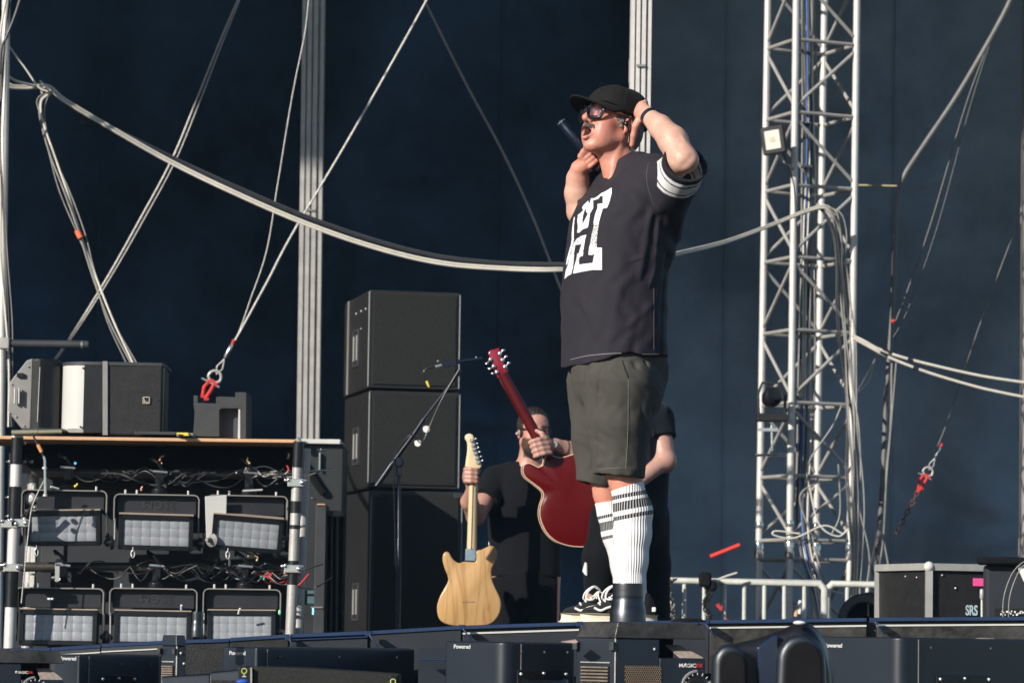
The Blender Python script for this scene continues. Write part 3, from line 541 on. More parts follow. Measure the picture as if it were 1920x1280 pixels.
tangle('dark and pale leads bunched at the upper far corner of the bench', 440, 470, 880, 6, 20, [greycable, blackcable, aludull], 6)
def hardware():
    g = random.Random(11)
    spots = [(300, 862, 'copper'), (302, 875, 'copper'), (265, 918, 'copper'), (468, 868, 'brass'), (141, 911, 'yellow'), (466, 1042, 'brass'), (482, 1050, 'brass'), (495, 1085, 'teal'), (508, 1078, 'red'), (534, 1074, 'copper'), (540, 858, 'copper'), (541, 882, 'red')]
    mt = {'copper': M('copper_tie', (0.48, 0.24, 0.15), 0.45, 0.3), 'brass': M('brass_stud', (0.42, 0.34, 0.16), 0.4, 0.5), 'yellow': yellowtape, 'teal': M('teal_clip', (0.05, 0.4, 0.33), 0.5), 'red': redweb}
    for k, (x, y, c) in enumerate(spots):
        q = P(x, y, BD + .12); mb = MB(); L = g.uniform(.012, .028)
        mb.tube([q, q + Vector((g.uniform(-.015, .015), 0, L * .6)), q + Vector((g.uniform(-.02, .02), 0, L))], .004, 6); mb.sphere(q, .006, 8)
        solo('cable_clip', mb, mt[c], ['thicker copper', 'lower copper', 'leaning copper', 'upright brass', 'single yellow', 'second brass', 'short brass', 'teal', 'red', 'bent copper', 'corner copper', 'corner red'][k] + ' clip ' + ('over the upper pipe' if y < 900 else 'above the upper row of lamps' if y < 960 else 'by the lower pipe of the bench'), 'clip', 'coloured clips on the bench')
    for k, (x, y) in enumerate([(68, 1035), (249, 1038), (427, 1040)]):
        q = P(x, y, BD - .02); mb = MB(); mb.tube([q + Vector((.008 * math.sin(a), 0, .016 * math.cos(a))) for a in np.linspace(0, 6.2, 12)], .0028, 6, caps=False); mb.cyl(q + Vector((0, 0, .016)), q + Vector((0, 0, .03)), .002, 6)
        solo('karabiner', mb, chrome, ['bright karabiner under the first lamp of the upper row', 'bright karabiner under the middle lamp of the upper row', 'bright karabiner under the last lamp of the upper row'][k], 'karabiner', 'karabiners under the upper lamps')
    # big bright half-coupler on lower pipe and hook at the left
    q = P(112, 1062, BD + .2); t = thing('pipe_clamp', 'bright cast clamp with wing nut biting the lower pipe', 'clamp', q)
    obj('jaw', MB().lathe([(.03, -.017), (.034, -.014), (.034, .014), (.03, .017)], q, (1, 0, 0), 18), aludull, t); obj('wing_nut', MB().cyl(q + Vector((-.03, -.03, -.05)), q + Vector((.05, -.035, -.04)), .007, 8).box(q + Vector((0, -.03, -.035)), (.03, .02, .06)), chrome, t)
    t = thing('hanging_rod', 'short chrome rod with orange tip dangling from the tabletop pin', 'rod', P(82, 880, BD - .12))
    obj('rod', MB().tube([P(82, 855, BD - .12), P(84, 862, BD - .12), P(85, 926, BD - .12)], .006, 10), chrome, t); obj('collar', MB().cyl(P(84, 875, BD - .12), P(84, 879, BD - .12), .011, 12).cyl(P(85, 926, BD - .12), P(85, 930, BD - .12), .010, 12), lightgrey, t)
    obj('orange_tip', MB().cyl(P(71, 833, BD - .12), P(78, 847, BD - .12), .008, 10), M('orange_plastic', (0.7, 0.3, 0.1), 0.5), t); obj('cord', MB().tube(pline([(60, 812), (68, 828), (75, 842), (82, 856)], BD - .12), .005, 6), blackcable, t)
    cable('stay_wire', 'thin bright wire running down past the first lamp of each row', 'wire', pline([(83, 900), (68, 930), (58, 960), (50, 1030), (45, 1080), (40, 1130)], BD - .1), .0028, steelrope)
    t = thing('bracket_arm', 'black joint with bright bolts between upright and first upper lamp', 'bracket', P(57, 950, BD - .05)); obj('disc', MB().lathe([(.024, 0), (.027, .01), (.016, .02), (.0, .022)], P(58, 935, BD - .02), (-.2, -1, .1), 18, caps=False), aludull, t); obj('arm', MB().cyl(P(66, 940, BD - .06), P(46, 972, BD - .04), .009, 10), blackgloss, t); [obj('bolt', MB().sphere(P(x_, y_, BD - .08), .011, 10), chrome, t) for x_, y_ in ((66, 951), (46, 973), (68, 934))]
    for k, (x, y) in enumerate([(47, 831), (47, 865), (60, 865), (18, 865), (16, 932), (16, 967), (8, 1070)]):
        solo('bright_bolt', MB().sphere(P(x, y, BD - .02), .007, 8).cyl(P(x, y, BD - .02), P(x - 5, y, BD), .005, 8), chrome, 'small bright bolt head ' + ['just under the tabletop', 'in the upper cluster beside the upright', 'farther out in the upper cluster', 'at the outer side of the upright', 'above the coupler at the outer side', 'next to the coupler of the upright', 'near the lower pipe end'][k], 'bolt', 'bolts near the first upright')
    for k, (x, y, w_, h_) in enumerate([(62, 1050, 8, 50), (98, 1045, 42, 56), (395, 1035, 30, 26), (60, 1098, 8, 40)]):
        mb = MB(); pbox(mb, x - w_ / 2, y - h_ / 2, x + w_ / 2, y + h_ / 2, BD + .4, .05); solo('driver_box', mb, [lightgrey, greypaint, greypaint, lightgrey][k], ['slim pale tube behind the first lamps', 'grey box hung behind the first lamp of the lower row', 'grey box hung above the last lower lamp', 'slim pale tube above the lower row'][k], 'box', 'boxes inside the bench', bevel=.004)
    for k, (a, b, mt_) in enumerate([((455, 920), (492, 918), lightgrey), ((430, 1045), (430, 1060), chrome), ((95, 912), (110, 916), whiteplastic), ((450, 1140), (447, 1150), whiteplastic), ((340, 1134), (340, 1143), whiteplastic), ((100, 1122), (90, 1122), whiteplastic)]):
        solo('loose_end', MB().cyl(P(*a, BD + .0), P(*b, BD + .02), .0045, 8), mt_, ['pale stub over the last upper lamp', 'chrome stub below the last upper lamp', 'white stub over the first upper lamp', 'white end over the last lower lamp', 'white end over the middle lower lamp', 'white marks over the first lower lamp'][k], 'cable end', 'pale cable ends on the bench')
    solo('status_light', MB().sphere(P(524, 1147, BD + .1), .008, 10, (.7, .7, 1.4)), emissive('green_led', (0.2, 0.6, 0.28), 0.5), 'green indicator beside the last lower lamp', 'indicator')
    solo('status_light', MB().sphere(P(141, 868, BD + .3), .006, 10), emissive('blue_led', (0.1, 0.5, 0.8), 1.2), 'blue indicator glowing deep inside the bench', 'indicator')
    solo('status_light', MB().box(P(587, 1145, 18), (.008, .01, .035)), emissive('cyan_led', (0.2, 0.62, 0.95), 1.3), 'pale cyan strip glowing beyond the taped upright', 'indicator')
hardware()
# ------------------------------------------------------------------ what stands on the bench
t = thing('stage_speaker', 'wedge sided grey speaker nearest the frame edge on the bench', 'speaker', P(60, 806, BD + .1))
mb = MB(); mb.prism([P(*q, BD + .12) for q in ((63, 671), (50, 675), (18, 716), (15, 772), (40, 803), (57, 805))], (.02, .34, 0)); obj('side_cheek', mb, midgrey, t, bevel=.006)
mb = MB(); vprism(mb, [(59, 0), (76, -.02), (95, -.01), (111, .03), (111, .3), (59, .3)], 672, 805, BD + .1); obj('front_grille', mb, blackgloss, t, bevel=.006)
mb = MB(); 
for x in (28, 36): mb.box(P(x, 742, BD + .1), (.006, .02, .07))
obj('handle', mb, lightgrey, t, bevel=.002)
mb = MB().cyl(P(75, 688, BD + .065), P(70, 790, BD + .065), .0015, 6); obj('grille_seam', mb, lightgrey, t)
mb = MB().box(P(38, 703, BD + .11), (.03, .012, .018)); obj('connector_plate', mb, blackgloss, t)
rv = MB()
for x, y in ((53, 687), (22, 720), (18, 774), (30, 781), (45, 798)): rv.sphere(P(x, y, BD + .115), .004, 8)
obj('screw', rv, chrome, t)
def bigspk():
    d = BD + .05; t = thing('stage_speaker', 'curved grey coaxial speaker with grille coloured as if sunlit and square emblem on the bench', 'speaker', P(210, 815, d))
    cur = [(112, .10), (116, .06), (126, .025), (138, .008), (150, 0), (158, -.003)]
    mb = MB(); vprism(mb, cur + [(158, .2), (112, .2)], 684, 803, d); obj('sunlit_tone_grille', mb, M('sunlit_tone_mesh', (0.50, 0.50, 0.475), 0.5, 0, 0.04, 6, 0.1, 500), t, smooth=50)  # light grey colour stands in for sun falling on this part
    mb = MB(); vprism(mb, [(111, .10), (118, .05), (135, .008), (158, -.008), (190, -.012), (305, 0), (309, .03), (306, .4), (112, .4)], 677, 684, d); obj('top_cap', mb, greypaint, t, bevel=.003)
    mb = MB(); vprism(mb, [(159, -.005), (194, -.008), (194, .35), (159, .35)], 684, 811, d); obj('front_baffle', mb, blackgloss, t, bevel=.002)
    mb = MB(); vprism(mb, [(200, -.006), (304, .002), (308, .03), (300, .4), (200, .4)], 683, 815, d); obj('cabinet', mb, blackpaint, t, bevel=.008)
    mb = MB(); vprism(mb, [(120, .03), (150, .0), (158, -.004), (158, .3), (120, .3)], 803, 810, d); obj('foot', mb, midgrey, t)
    mb = MB(); q0, q1 = P(197, 677, d - .016), P(197, 815, d - .016); mb.hexa([q1 + Vector((-.011, 0, 0)), q1 + Vector((.011, 0, 0)), q1 + Vector((.011, .01, 0)), q1 + Vector((-.011, .01, 0)), q0 + Vector((-.011, 0, 0)), q0 + Vector((.011, 0, 0)), q0 + Vector((.011, .01, 0)), q0 + Vector((-.011, .01, 0))]); obj('ratchet_strap', mb, midgrey, t)
    # emblem: a square frame holding a quarter disc
    c = P(274, 750, d - .008); w_ = .0135; em = MB(); T_ = .0028
    for (x, z, sx, sz) in ((0, w_, 2 * w_ + T_, T_), (0, -w_, 2 * w_ + T_, T_), (-w_, 0, T_, 2 * w_), (w_, 0, T_, 2 * w_)): em.box(c + Vector((x, 0, z)), (sx, .002, sz))
    arc = [c + Vector((-w_ + 2 * w_ * (1 - math.cos(a)) * 0.0 + 2 * w_ * math.sin(a) * .92, 0, w_ - 2 * w_ * .92 * (math.cos(a)))) for a in np.linspace(0, math.pi / 2, 8)]
    em.tube([c + Vector((-w_ * .7, 0, w_ * .7)), c + Vector((-w_ * .5, 0, -w_ * .2)), c + Vector((w_ * .2, 0, -w_ * .6)), c + Vector((w_ * .9, 0, -w_ * .9))], .0016, 6); em.sphere(c + Vector((-w_ * .5, 0, -w_ * .55)), .003, 8)
    obj('emblem', em, M('champagne_metal', (0.62, 0.55, 0.42), 0.4, 0.4), t)
    rv = MB()
    for x, y in ((156, 690), (151, 800), (297, 750)): rv.sphere(P(x, y, d - .01), .005, 8)
    obj('screw', rv, blackgloss, t); obj('edge_rod', MB().cyl(P(307, 690, d + .02), P(304, 812, d + .02), .003, 8), lightgrey, t)
bigspk()
t = thing('foam_block', 'charcoal foam insert with stepped top and deep slot standing on the bench', 'foam insert', P(412, 822, BD + .1)); d = BD + .12
o = [(363, 741), (371, 741), (371, 755), (405, 756), (405, 745), (409, 743), (441, 744), (441, 735), (462, 735), (461, 822), (450, 822), (450, 768), (446, 765), (415, 765), (411, 769), (411, 818), (362, 818), (365, 770), (363, 764)]
obj('block', MB().prism([P(*q, d) for q in o], (.01, .2, 0)), foam, t, bevel=.002)
mb = MB(); pbox(mb, 413, 766, 447, 821, d + .06, .1); obj('slot_back', mb, M('blue_grey_foam', (0.055, 0.06, 0.075), 0.9, 0, 0.1, 20), t)
mb = MB(); pbox(mb, 447, 767, 450, 822, d + .003, .05); obj('slot_liner', mb, lightgrey, t)
t = thing('folded_board', 'dark flat plates stacked flat near the foam block', 'board', P(290, 813, BD)); mb = MB(); pbox(mb, 252, 808, 330, 815, BD - .02, .3); obj('plate', mb, greypaint, t, bevel=.002); mb = MB(); pbox(mb, 331, 811, 362, 818, BD - .02, .3); obj('plate', mb, midgrey, t, bevel=.002)
mb = MB(); pbox(mb, 331, 810.5, 353, 814, BD - .06, .04); pbox(mb, 344, 814.2, 354, 816.5, BD - .06, .03); solo('yellow_strip', mb, yellowtape, 'yellow strip lying on the flat plates', 'strip', bevel=.001)
mb = MB(); pbox(mb, 40, 802, 118, 809, BD - .03, .3); solo('base_plate', mb, greypaint, 'low grey plate under the wedge sided speaker', 'plate', bevel=.002)
# ------------------------------------------------------------------ beyond the bench: white bar, rack, cases
t = thing('equipment_rack', 'tall black equipment rack with a pale top bar beside the speaker stack', 'rack', P(600, 1170, 18.4)); d = 18.4
mb = MB(); pbox(mb, 566, 831, 637, 1200, d + .02, .5); obj('cabinet', mb, M('rack_black', (0.010, 0.013, 0.015), 0.55, 0, 0.2, 5), t, bevel=.006)
mb = MB(); pbox(mb, 555, 822, 638, 832, d - .02, .52); obj('top_bar', mb, lightgrey, t, bevel=.003)
mb = MB(); pbox(mb, 598, 848, 600, 881, d - .01, .02); obj('handle', mb, chrome, t)
rv = MB()
for x, y in ((602, 842), (602, 864), (602, 884), (585, 933)): rv.sphere(P(x, y, d + .005), .004, 8)
obj('screw', rv, chrome, t)
mb = MB().tube([P(570, 870, d), P(608, 925, d)], .022, 8); obj('hinge_arm', mb, blackmatt, t); mb = MB().cyl(P(556, 822, d - .06), P(562, 832, d - .06), .018, 10); obj('corner_joint', mb, aludull, t)
t = thing('road_trunk', 'dark upright trunk with slatted side in front of the sub speaker', 'trunk', P(610, 1170, 17.6)); d = 17.6
mb = MB(); pbox(mb, 592, 945, 607, 1200, d, .3); obj('front_board', mb, greypaint, t, bevel=.004); mb = MB(); pbox(mb, 607, 960, 640, 1200, d + .12, .3); obj('side', mb, blackmatt, t)
for x in (612, 622, 632): obj('slat', MB().cyl(P(x, 965, d + .08), P(x - 2, 1195, d + .08), .007, 8), M('bronze_grey', (0.055, 0.05, 0.045), 0.6), t)
obj('upper_strap', MB().box(P(622, 962, d + .05), (.1, .03, .03)), blackgloss, t); obj('edge_strip', MB().box(P(602, 945, d - .004), (.04, .01, .006)), orangewood, t); obj('edge_strip', MB().box(P(594, 1138, d - .004), (.06, .01, .006)), midgrey, t)
t = thing('teal_case', 'small teal case with black bands behind the taped upright', 'case', P(575, 1120, 18)); mb = MB(); pbox(mb, 562, 1106, 592, 1133, 18, .2); obj('shell', mb, M('teal_plastic', (0.06, 0.13, 0.15), 0.5), t, bevel=.01); mb = MB(); pbox(mb, 568, 1105, 572, 1134, 17.99, .02); pbox(mb, 562, 1112, 592, 1115, 17.99, .02); obj('band', mb, blackgloss, t)
# ------------------------------------------------------------------ speaker stack
def sub(xc, yt, yb, d, wr, wl, th, label, holes=False, mats=None):
    s = F / d; C = P(xc, yb, d); zt = P(xc, yt, d).z; t = thing('sub_speaker', label, 'speaker', C, 'stack of black speaker cabinets')
    rd = Vector((math.cos(th), math.sin(th), 0)); ld = Vector((-math.sin(th), math.cos(th), 0)); W = wr / s / math.cos(th); Dp = wl / s / math.sin(th); H = zt - C.z; up = Vector((0, 0, 1))
    nr = Vector((rd.y, -rd.x, 0)); nl = -rd
    p = [C, C + rd * W, C + rd * W + ld * Dp, C + ld * Dp]
    obj('cabinet', MB().hexa([q for q in p] + [q + up * H for q in p]), M('cabinet_paint', (0.018, 0.018, 0.0178), 0.42, 0, 0.2, 14, 0.2, 180), t, bevel=.008, seg=3)
    g = .022; fr = MB()
    R3 = Matrix.Rotation(th, 3, 'Z'); c0 = C + rd * W / 2 + up * H / 2 + nr * .0
    obj('grille', MB().box(c0 + nr * .004, (W - 2 * g, .012, H - 2 * g), R3), GRILLE, t, bevel=.002)
    # handle recess on the side wall
    hc = C + ld * Dp * .5 + up * H * .46 + nl * .001; RL = Matrix.Rotation(math.atan2(ld.y, ld.x), 3, 'Z')
    fm = MB()
    for (a, z, sa, sz) in ((-.085, 0, .012, .2), (.085, 0, .012, .2), (0, .1, .182, .012), (0, -.1, .182, .012)): fm.box(hc + ld * a + up * z, (sa, .012, sz), RL)
    obj('handle_frame', fm, greypaint, t, bevel=.002); obj('handle_recess', MB().box(hc, (.16, .004, .19), RL), MATS['deep_black'], t)
    hb = MB()
    for a in (-.055, .045): hb.cyl(hc + ld * a + nl * .004 - up * .07, hc + ld * a + nl * .004 + up * .07, .0065, 10)
    obj('handle_bar', hb, midgrey, t)
    for a, rr in ((0, .0045), (1, .0035)): obj('edge_trim_or_highlight', MB().cyl(C + rd * W * a + nr * .001 + up * .01, C + rd * W * a + nr * .001 + up * (H - .012), rr, 8), M('painted_highlight', (0.20, 0.20, 0.19), 0.35, 0, 0.3, 30), t)  # pale rods along the corners imitate bevel highlights
    if holes:
        rv = MB()
        for a in (.12, .3, .5): rv.sphere(C + ld * Dp * a + up * H * .82 + nl * .002, .008, 8)
        for a in (.3, .45): rv.sphere(C + ld * Dp * a + up * H * .64 + nl * .002, .006, 8)
        obj('screw', rv, chrome, t); st = C + ld * Dp * .8 + nl * .006; obj('edge_strip', MB().box(st + up * H / 2, (.035, .006, H * .985), RL), midgrey, t)
    cm = MB()
    for a in (0.0, 1.0) if not holes and H > .8 else (): cm.box(C + rd * W * (a * .93 + .035) + nr * .006 + up * (H - .02), (.06, .012, .03), R3)
    if cm.v: obj('corner_plate', cm, greypaint, t, bevel=.002)
    return t
def grille_mat():
    m = bpy.data.materials.new('speaker_foam'); m.use_nodes = True; t = m.node_tree; b = t.nodes['Principled BSDF']; b.inputs['Roughness'].default_value = 0.7; b.inputs['Specular IOR Level'].default_value = .25
    tc = t.nodes.new('ShaderNodeTexCoord'); v = t.nodes.new('ShaderNodeTexVoronoi'); v.inputs['Scale'].default_value = 95; t.links.new(tc.outputs['Object'], v.inputs[0])
    n = t.nodes.new('ShaderNodeTexNoise'); n.inputs['Scale'].default_value = 150; n.inputs['Detail'].default_value = 5; n.inputs['Roughness'].default_value = .8; t.links.new(tc.outputs['Object'], n.inputs[0])
    r = t.nodes.new('ShaderNodeValToRGB'); e = r.color_ramp.elements; e[0].position = .3; e[0].color = (.007, .0074, .007, 1); e[1].position = .66; e[1].color = (.026, .027, .025, 1); x = e.new(.76); x.color = (.30, .30, .27, 1)
    t.links.new(n.outputs['Fac'], r.inputs[0]); t.links.new(r.outputs[0], b.inputs['Base Color'])
    bp = t.nodes.new('ShaderNodeBump'); bp.inputs['Strength'].default_value = .25; bp.inputs['Distance'].default_value = .002; t.links.new(v.outputs['Distance'], bp.inputs['Height']); t.links.new(bp.outputs[0], b.inputs['Normal']); return m
GRILLE = grille_mat()
TH = R(12); obj_edge = None
sub(690, 543, 727, 19.2, 170, 60, TH, 'topmost black speaker cabinet of the stack with pale side strip', True)
sub(690, 731, 914, 19.2, 169, 60, TH, 'middle black speaker cabinet of the stack behind the microphone boom')
sub(689, 918, 1306, 19.17, 170, 64, TH, 'tallest bottom cabinet of the speaker stack, with taped corner')
# ------------------------------------------------------------------ microphone stand
standnavy = M('midnight_enamel', (0.006, 0.010, 0.020), 0.35, 0, 0.2, 20, spec=.35)
def micstand():
    d = 17.0; t = thing('microphone_stand', 'black boom microphone stand with two white picks before the speaker stack', 'microphone stand', P(748, 1300, d))
    top = P(748, 868, d); foot = P(747, 1180, d); foot.z = 1.0
    obj('pole', MB().tube([foot, P(748, 1010, d), P(748, 1008, d), top], [.013, .013, .0105, .0085], 12), standnavy, t)
    b = MB()
    for a in (0.3, 2.4, 4.5): b.tube([foot + Vector((0, 0, .06)), foot + Vector((.32 * math.cos(a), .32 * math.sin(a), .015))], .009, 8)
    obj('base', b, standnavy, t)
    obj('boom_arm', MB().tube([P(706, 911, d), P(736, 868, d)], .0145, 12).tube([P(736, 868, d), P(775, 815, d - .02), P(795, 785, d - .03)], .011, 12).tube([P(795, 785, d - .03), P(858, 703, d - .05)], .0062, 10), standnavy, t)
    obj('pivot', MB().lathe([(.02, -.016), (.026, -.01), (.026, .01), (.02, .016)], P(748, 866, d - .005), (0, 1, 0), 18).box(P(748, 882, d), (.03, .03, .05)), standnavy, t, bevel=.004)
    obj('boom_clutch', MB().tube([P(855, 706, d - .05), P(864, 694, d - .05)], .0095, 12), standnavy, t)
    obj('lead', MB().tube(pline([(862, 690, d - .06), (830, 745, d - .06), (805, 800, d - .05), (790, 830, d - .06), (770, 815, d - .06), (742, 850, d - .03), (738, 880, d - .03), (740, 960, d - .02), (742, 1060, d - .02), (746, 1100, d - .02), (748, 1190, d - .02)], 0), .0035, 6), standnavy, t)
    t2 = thing('instrument_microphone', 'black microphone with silver plug held level by the boom', 'microphone', P(850, 680, d - .05))
    obj('body', MB().tube([P(905, 672, d - .05), P(880, 675, d - .05), P(858, 678, d - .05), P(836, 682, d - .05)], [.010, .0085, .011, .012], 12).box(P(843, 680, d - .05), (.065, .03, .035), Matrix.Rotation(R(-10), 3, 'Y')), standnavy, t2)
    obj('plug', MB().tube([P(828, 684, d - .05), P(816, 687, d - .05)], .0075, 10), chrome, t2); obj('boot', MB().tube([P(816, 687, d - .05), P(800, 690, d - .05)], [.006, .003], 8), standnavy, t2)
    obj('dangling_lead', MB().tube(pline([(800, 690), (794, 697), (796, 708), (801, 717)], d - .05), .0022, 6), standnavy, t2); obj('yellow_sleeve', MB().tube([P(800, 714, d - .05), P(803, 722, d - .05), P(805, 726, d - .05)], [.0065, .006, .003], 8), yellowtape, t2)
    obj('screw_tip', MB().sphere(P(821, 677, d - .06), .006, 8).sphere(P(893, 670, d - .05), .005, 8), chrome, t2)
    for k, (x, y) in enumerate([(799, 805), (783, 831)]):
        q = P(x, y, d - .03); mb = MB(); n = 14
        pts = [q + Vector((.016 * math.cos(a) * (1 + .15 * math.sin(a)), 0, .0145 * math.sin(a) + (.004 if math.sin(a) > 0 else 0))) for a in np.linspace(0, 2 * math.pi, n, endpoint=False)]
        mb.prism(pts, (.002, .0015, 0)); o = solo('guitar_pick', mb, whiteplastic, ['upper white plectrum clipped on the boom', 'lower white plectrum clipped on the boom'][k], 'plectrum', 'plectrums on the boom')
micstand()
# ------------------------------------------------------------------ deck edge
edge_m = M('sky_tinted_lip', (0.014, 0.035, 0.095), 0.22, 0, 0.2, 6, 0.04, 60, coat=0.3); face_m = M('deck_face', (0.014, 0.017, 0.024), 0.5, 0, 0.25, 4, 0.06, 40)  # blue of the lip colour imitates sky reflected in it
dirt = M('scuffed_metal', (0.045, 0.042, 0.038), 0.3, 0.2, 0.8, 9, 0.3, 40)
segs = [(-60, 1218, 95, 1214, 26, 0), (96, 1213, 189, 1207, 20, 1), (191, 1206, 330, 1199, 22, 1), (331, 1199, 430, 1196, 20, 0), (431, 1195, 541, 1188, 12, 0), (544, 1188, 690, 1182, 33, 2), (693, 1182, 865, 1172, 32, 0), (868, 1172, 1086, 1165, 42, 3), (1087, 1165, 1330, 1161.5, 40, 0), (1331, 1161.5, 1625, 1157.5, 40, 3), (1645, 1157, 1960, 1155, 40, 3)]
for k, (x0, y0, x1, y1, h, st) in enumerate(segs):
    d = 11.3; lb = ['edge panel of the deck at the very edge of the frame', 'short grey edge panel under the first lower lamp', 'long grey edge panel beneath the middle lower lamp', 'dark edge panel behind the small blue cylinder', 'thin dark edge panel under the last lower lamp', 'grey faced edge panel with a blue line in front of the rack', 'blue lipped edge panel below the speaker stack', 'edge panel with a white line under the wooden guitar', 'edge panel under the striped socks', 'edge panel with a white line behind the moving lamp', 'scuffed edge panel in front of the flight case'][k]
    t = thing('deck_edge', lb, 'deck edge', P((x0 + x1) / 2, y1 + h, d), 'panels along the deck edge'); a, b = P(x0, y0, d), P(x1, y1, d)
    def strip(z0, z1, y, th, nm, mt, bev=.002):
        A0, B0 = a + Vector((0, y, -z0)), b + Vector((0, y, -z0)); A1, B1 = a + Vector((0, y, -z1)), b + Vector((0, y, -z1)); D_ = Vector((0, th, 0))
        obj(nm, MB().hexa([A1, B1, B1 + D_, A1 + D_, A0, B0, B0 + D_, A0 + D_]), mt, t, bevel=bev)
    hh = (h + 60) / 579
    strip(0, .0125, 0, .06, 'lip', edge_m)
    if st == 1: strip(.013, hh, -.008, .05, 'face', greypaint); strip(.024, .028, -.012, .004, 'bright_line', lightgrey, 0)
    elif st == 2: strip(.0125, .016, .01, .04, 'gap', MATS['deep_black'], 0); strip(.017, .021, -.012, .03, 'blue_line', edge_m, .001); strip(.022, hh, -.004, .05, 'face', face_m)
    elif st == 3: strip(.0125, .0225, .012, .04, 'recess', MATS['deep_black'], 0); strip(.0228, .0290, .0, .03, 'bright_line', lightgrey, .001); strip(.0295, hh, .004, .05, 'face', dirt if k > 8 else face_m)
    else: strip(.013, hh, .006, .05, 'face', face_m if k > 5 else blackpaint)
for k, (x, y) in enumerate([(866, 1172), (691, 1184), (1087, 1166), (541, 1192), (1637, 1159), (1320, 1163)]):
    q = P(x, y + 3, 11.24); mb = MB(); mb.box(q, (.02, .05, .016)); mb.tube([q + Vector((0, -.02, 0)), q + Vector((.015, -.03, -.02)), q + Vector((.035, -.02, -.045))], .003, 6)
    solo('edge_clip', mb, M('blue_black_plastic', (0.015, 0.03, 0.08), 0.3), ['dark clip joining the deck edge under the wooden guitar', 'dark clip joining the deck edge below the speaker stack', 'dark clip with cord joining the deck edge by the white soles', 'dark clip joining the deck edge near the taped upright', 'dark clip joining the deck edge under the fan ring', 'dark clip on the deck edge under the barrier'][k], 'clip', 'clips along the deck edge', bevel=.003)
# ------------------------------------------------------------------ equipment along the front
satin = M('satin_navy_black', (0.006, 0.011, 0.020), 0.40, 0, 0.12, 5, 0.02, 200, spec=.3, coat=0.6)
satin.node_tree.nodes['Principled BSDF'].inputs['Coat Roughness'].default_value = .42; satin.node_tree.nodes['Principled BSDF'].inputs['Coat IOR'].default_value = 1.6
def front_sub(x0, xr0, xr1, x1, yt, d, label, handle=None, ytr=None, mark=None, rise=0.0, group='sub speakers in front of the deck'):
    """sub with a flat baffle facing left and camera, a rounded vertical corner and a side wall running off to the right"""
    t = thing('front_speaker', label, 'speaker', P((x0 + x1) / 2, 1290, d), group); s = d / F
    zt = P(xr0, yt, d).z; zb = 1.045
    def pp(px, dy): v = P(px, 640, d); return Vector((v.x * (d + dy) / d, d + dy, zb))
    A = pp(x0, (xr0 - x0) * s * 1.25); n = 12; r = (xr1 - xr0) * s * .75
    B = pp(xr0, .02); Cc = pp(xr1, 0.015); D_ = pp(x1, (x1 - xr1) * s * 1.15)
    # rounded corner between B and Cc
    pts = [A]
    for k in range(n + 1):
        u = k / n; ctrl = pp((xr0 + xr1) / 2, .005 - (xr1 - xr0) * s * .25); pts.append(B * (1 - u) ** 2 + ctrl * 2 * u * (1 - u) + Cc * u * u)
    pts += [D_, D_ + Vector((-.02, .3, 0)), A + Vector((.1, .6, 0))]
    obj('cabinet', MB().prism(pts, (0, 0, zt - zb)), satin, t, bevel=.006, smooth=30)
    sd = (D_ - Cc).normalized(); nr = Vector((sd.y, -sd.x, 0)); R3 = Matrix.Rotation(math.atan2(sd.y, sd.x), 3, 'Z'); L = (D_ - Cc).length; up = Vector((0, 0, 1)); o = Vector((Cc.x, Cc.y, zt))
    # seam
    obj('seam', MB().box(o + sd * .03 - up * .3 + nr * .0005, (.003, .003, .59), R3), midgrey, t)
    sc = MB()
    for a in (.12, .5, .88): sc.sphere(o + sd * (L * a) - up * .028 + nr * .001, .005, 8)
    obj('screw', sc, greypaint, t)
    if handle:
        hx0, hx1, hy = handle; hc = None
        u0 = (P(hx0, 640, d).x * 1.01 - Cc.x) / sd.x; u1 = (P(hx1, 640, d).x * 1.01 - Cc.x) / sd.x; zt_ = P((hx0 + hx1) / 2, hy, d).z; W = u1 - u0
        c = Vector((Cc.x, Cc.y, 0)) + sd * (u0 + u1) / 2 + up * (zt_ - .09)
        obj('handle_plate', MB().box(c + nr * .002, (W, .006, .18), R3), blackgloss, t, bevel=.02)
        obj('handle_recess', MB().box(c + nr * .005 - up * .015, (W * .84, .004, .12), R3), MATS['deep_black'], t)
        obj('handle_bar', MB().tube([c + sd * (-W * .42) + nr * .008 + up * .055, c + sd * (-W * .3) + nr * .022 + up * .05, c + sd * (W * .3) + nr * .022 + up * .05, c + sd * (W * .42) + nr * .008 + up * .055], .012, 12), blackgloss, t)
        hs = MB()
        for a, z in ((-.45, .078), (0, .08), (.45, .078), (-.35, -.0), (-.1, .0), (.25, -.005)): hs.sphere(c + sd * (W * a) + up * z + nr * .007, .0055, 8)
        obj('handle_screw', hs, chrome, t)
        rr = MB()
        for a in (-.41, .41): rr.cyl(c + sd * (W * a) + up * .03 + nr * .012, c + sd * (W * a) - up * .08 + nr * .012, .003, 8)
        obj('handle_rod', rr, lightgrey, t)
    if mark:
        bd = (B - A).normalized(); nb = Vector((bd.y, -bd.x, 0)); q = P(mark[0], mark[1], d); u = (q.x * (1 + .2 / d) - A.x) / bd.x
        q = Vector((A.x, A.y, 0)) + bd * u + up * q.z + nb * .0015
        obj('lettering', text_mb('POWERSOUND'[:0] + mark[2], .016, q, bd, up, bold=.0003, squash=1.25), lightgrey, t)
    return t
front_sub(845, 936, 972, 1085, 1203, 10.0, 'black sub speaker with rounded corner and long handle, beside the machine under the singer', (978, 1072, 1256), mark=(852, 1215, 'Powered'))
front_sub(1540, 1674, 1712, 2000, 1194, 9.6, 'wide black sub speaker with a brightly lit rounded corner beside the moving lamp', (1757, 1872, 1266), mark=(1548, 1213, 'Powered'), rise=.1)
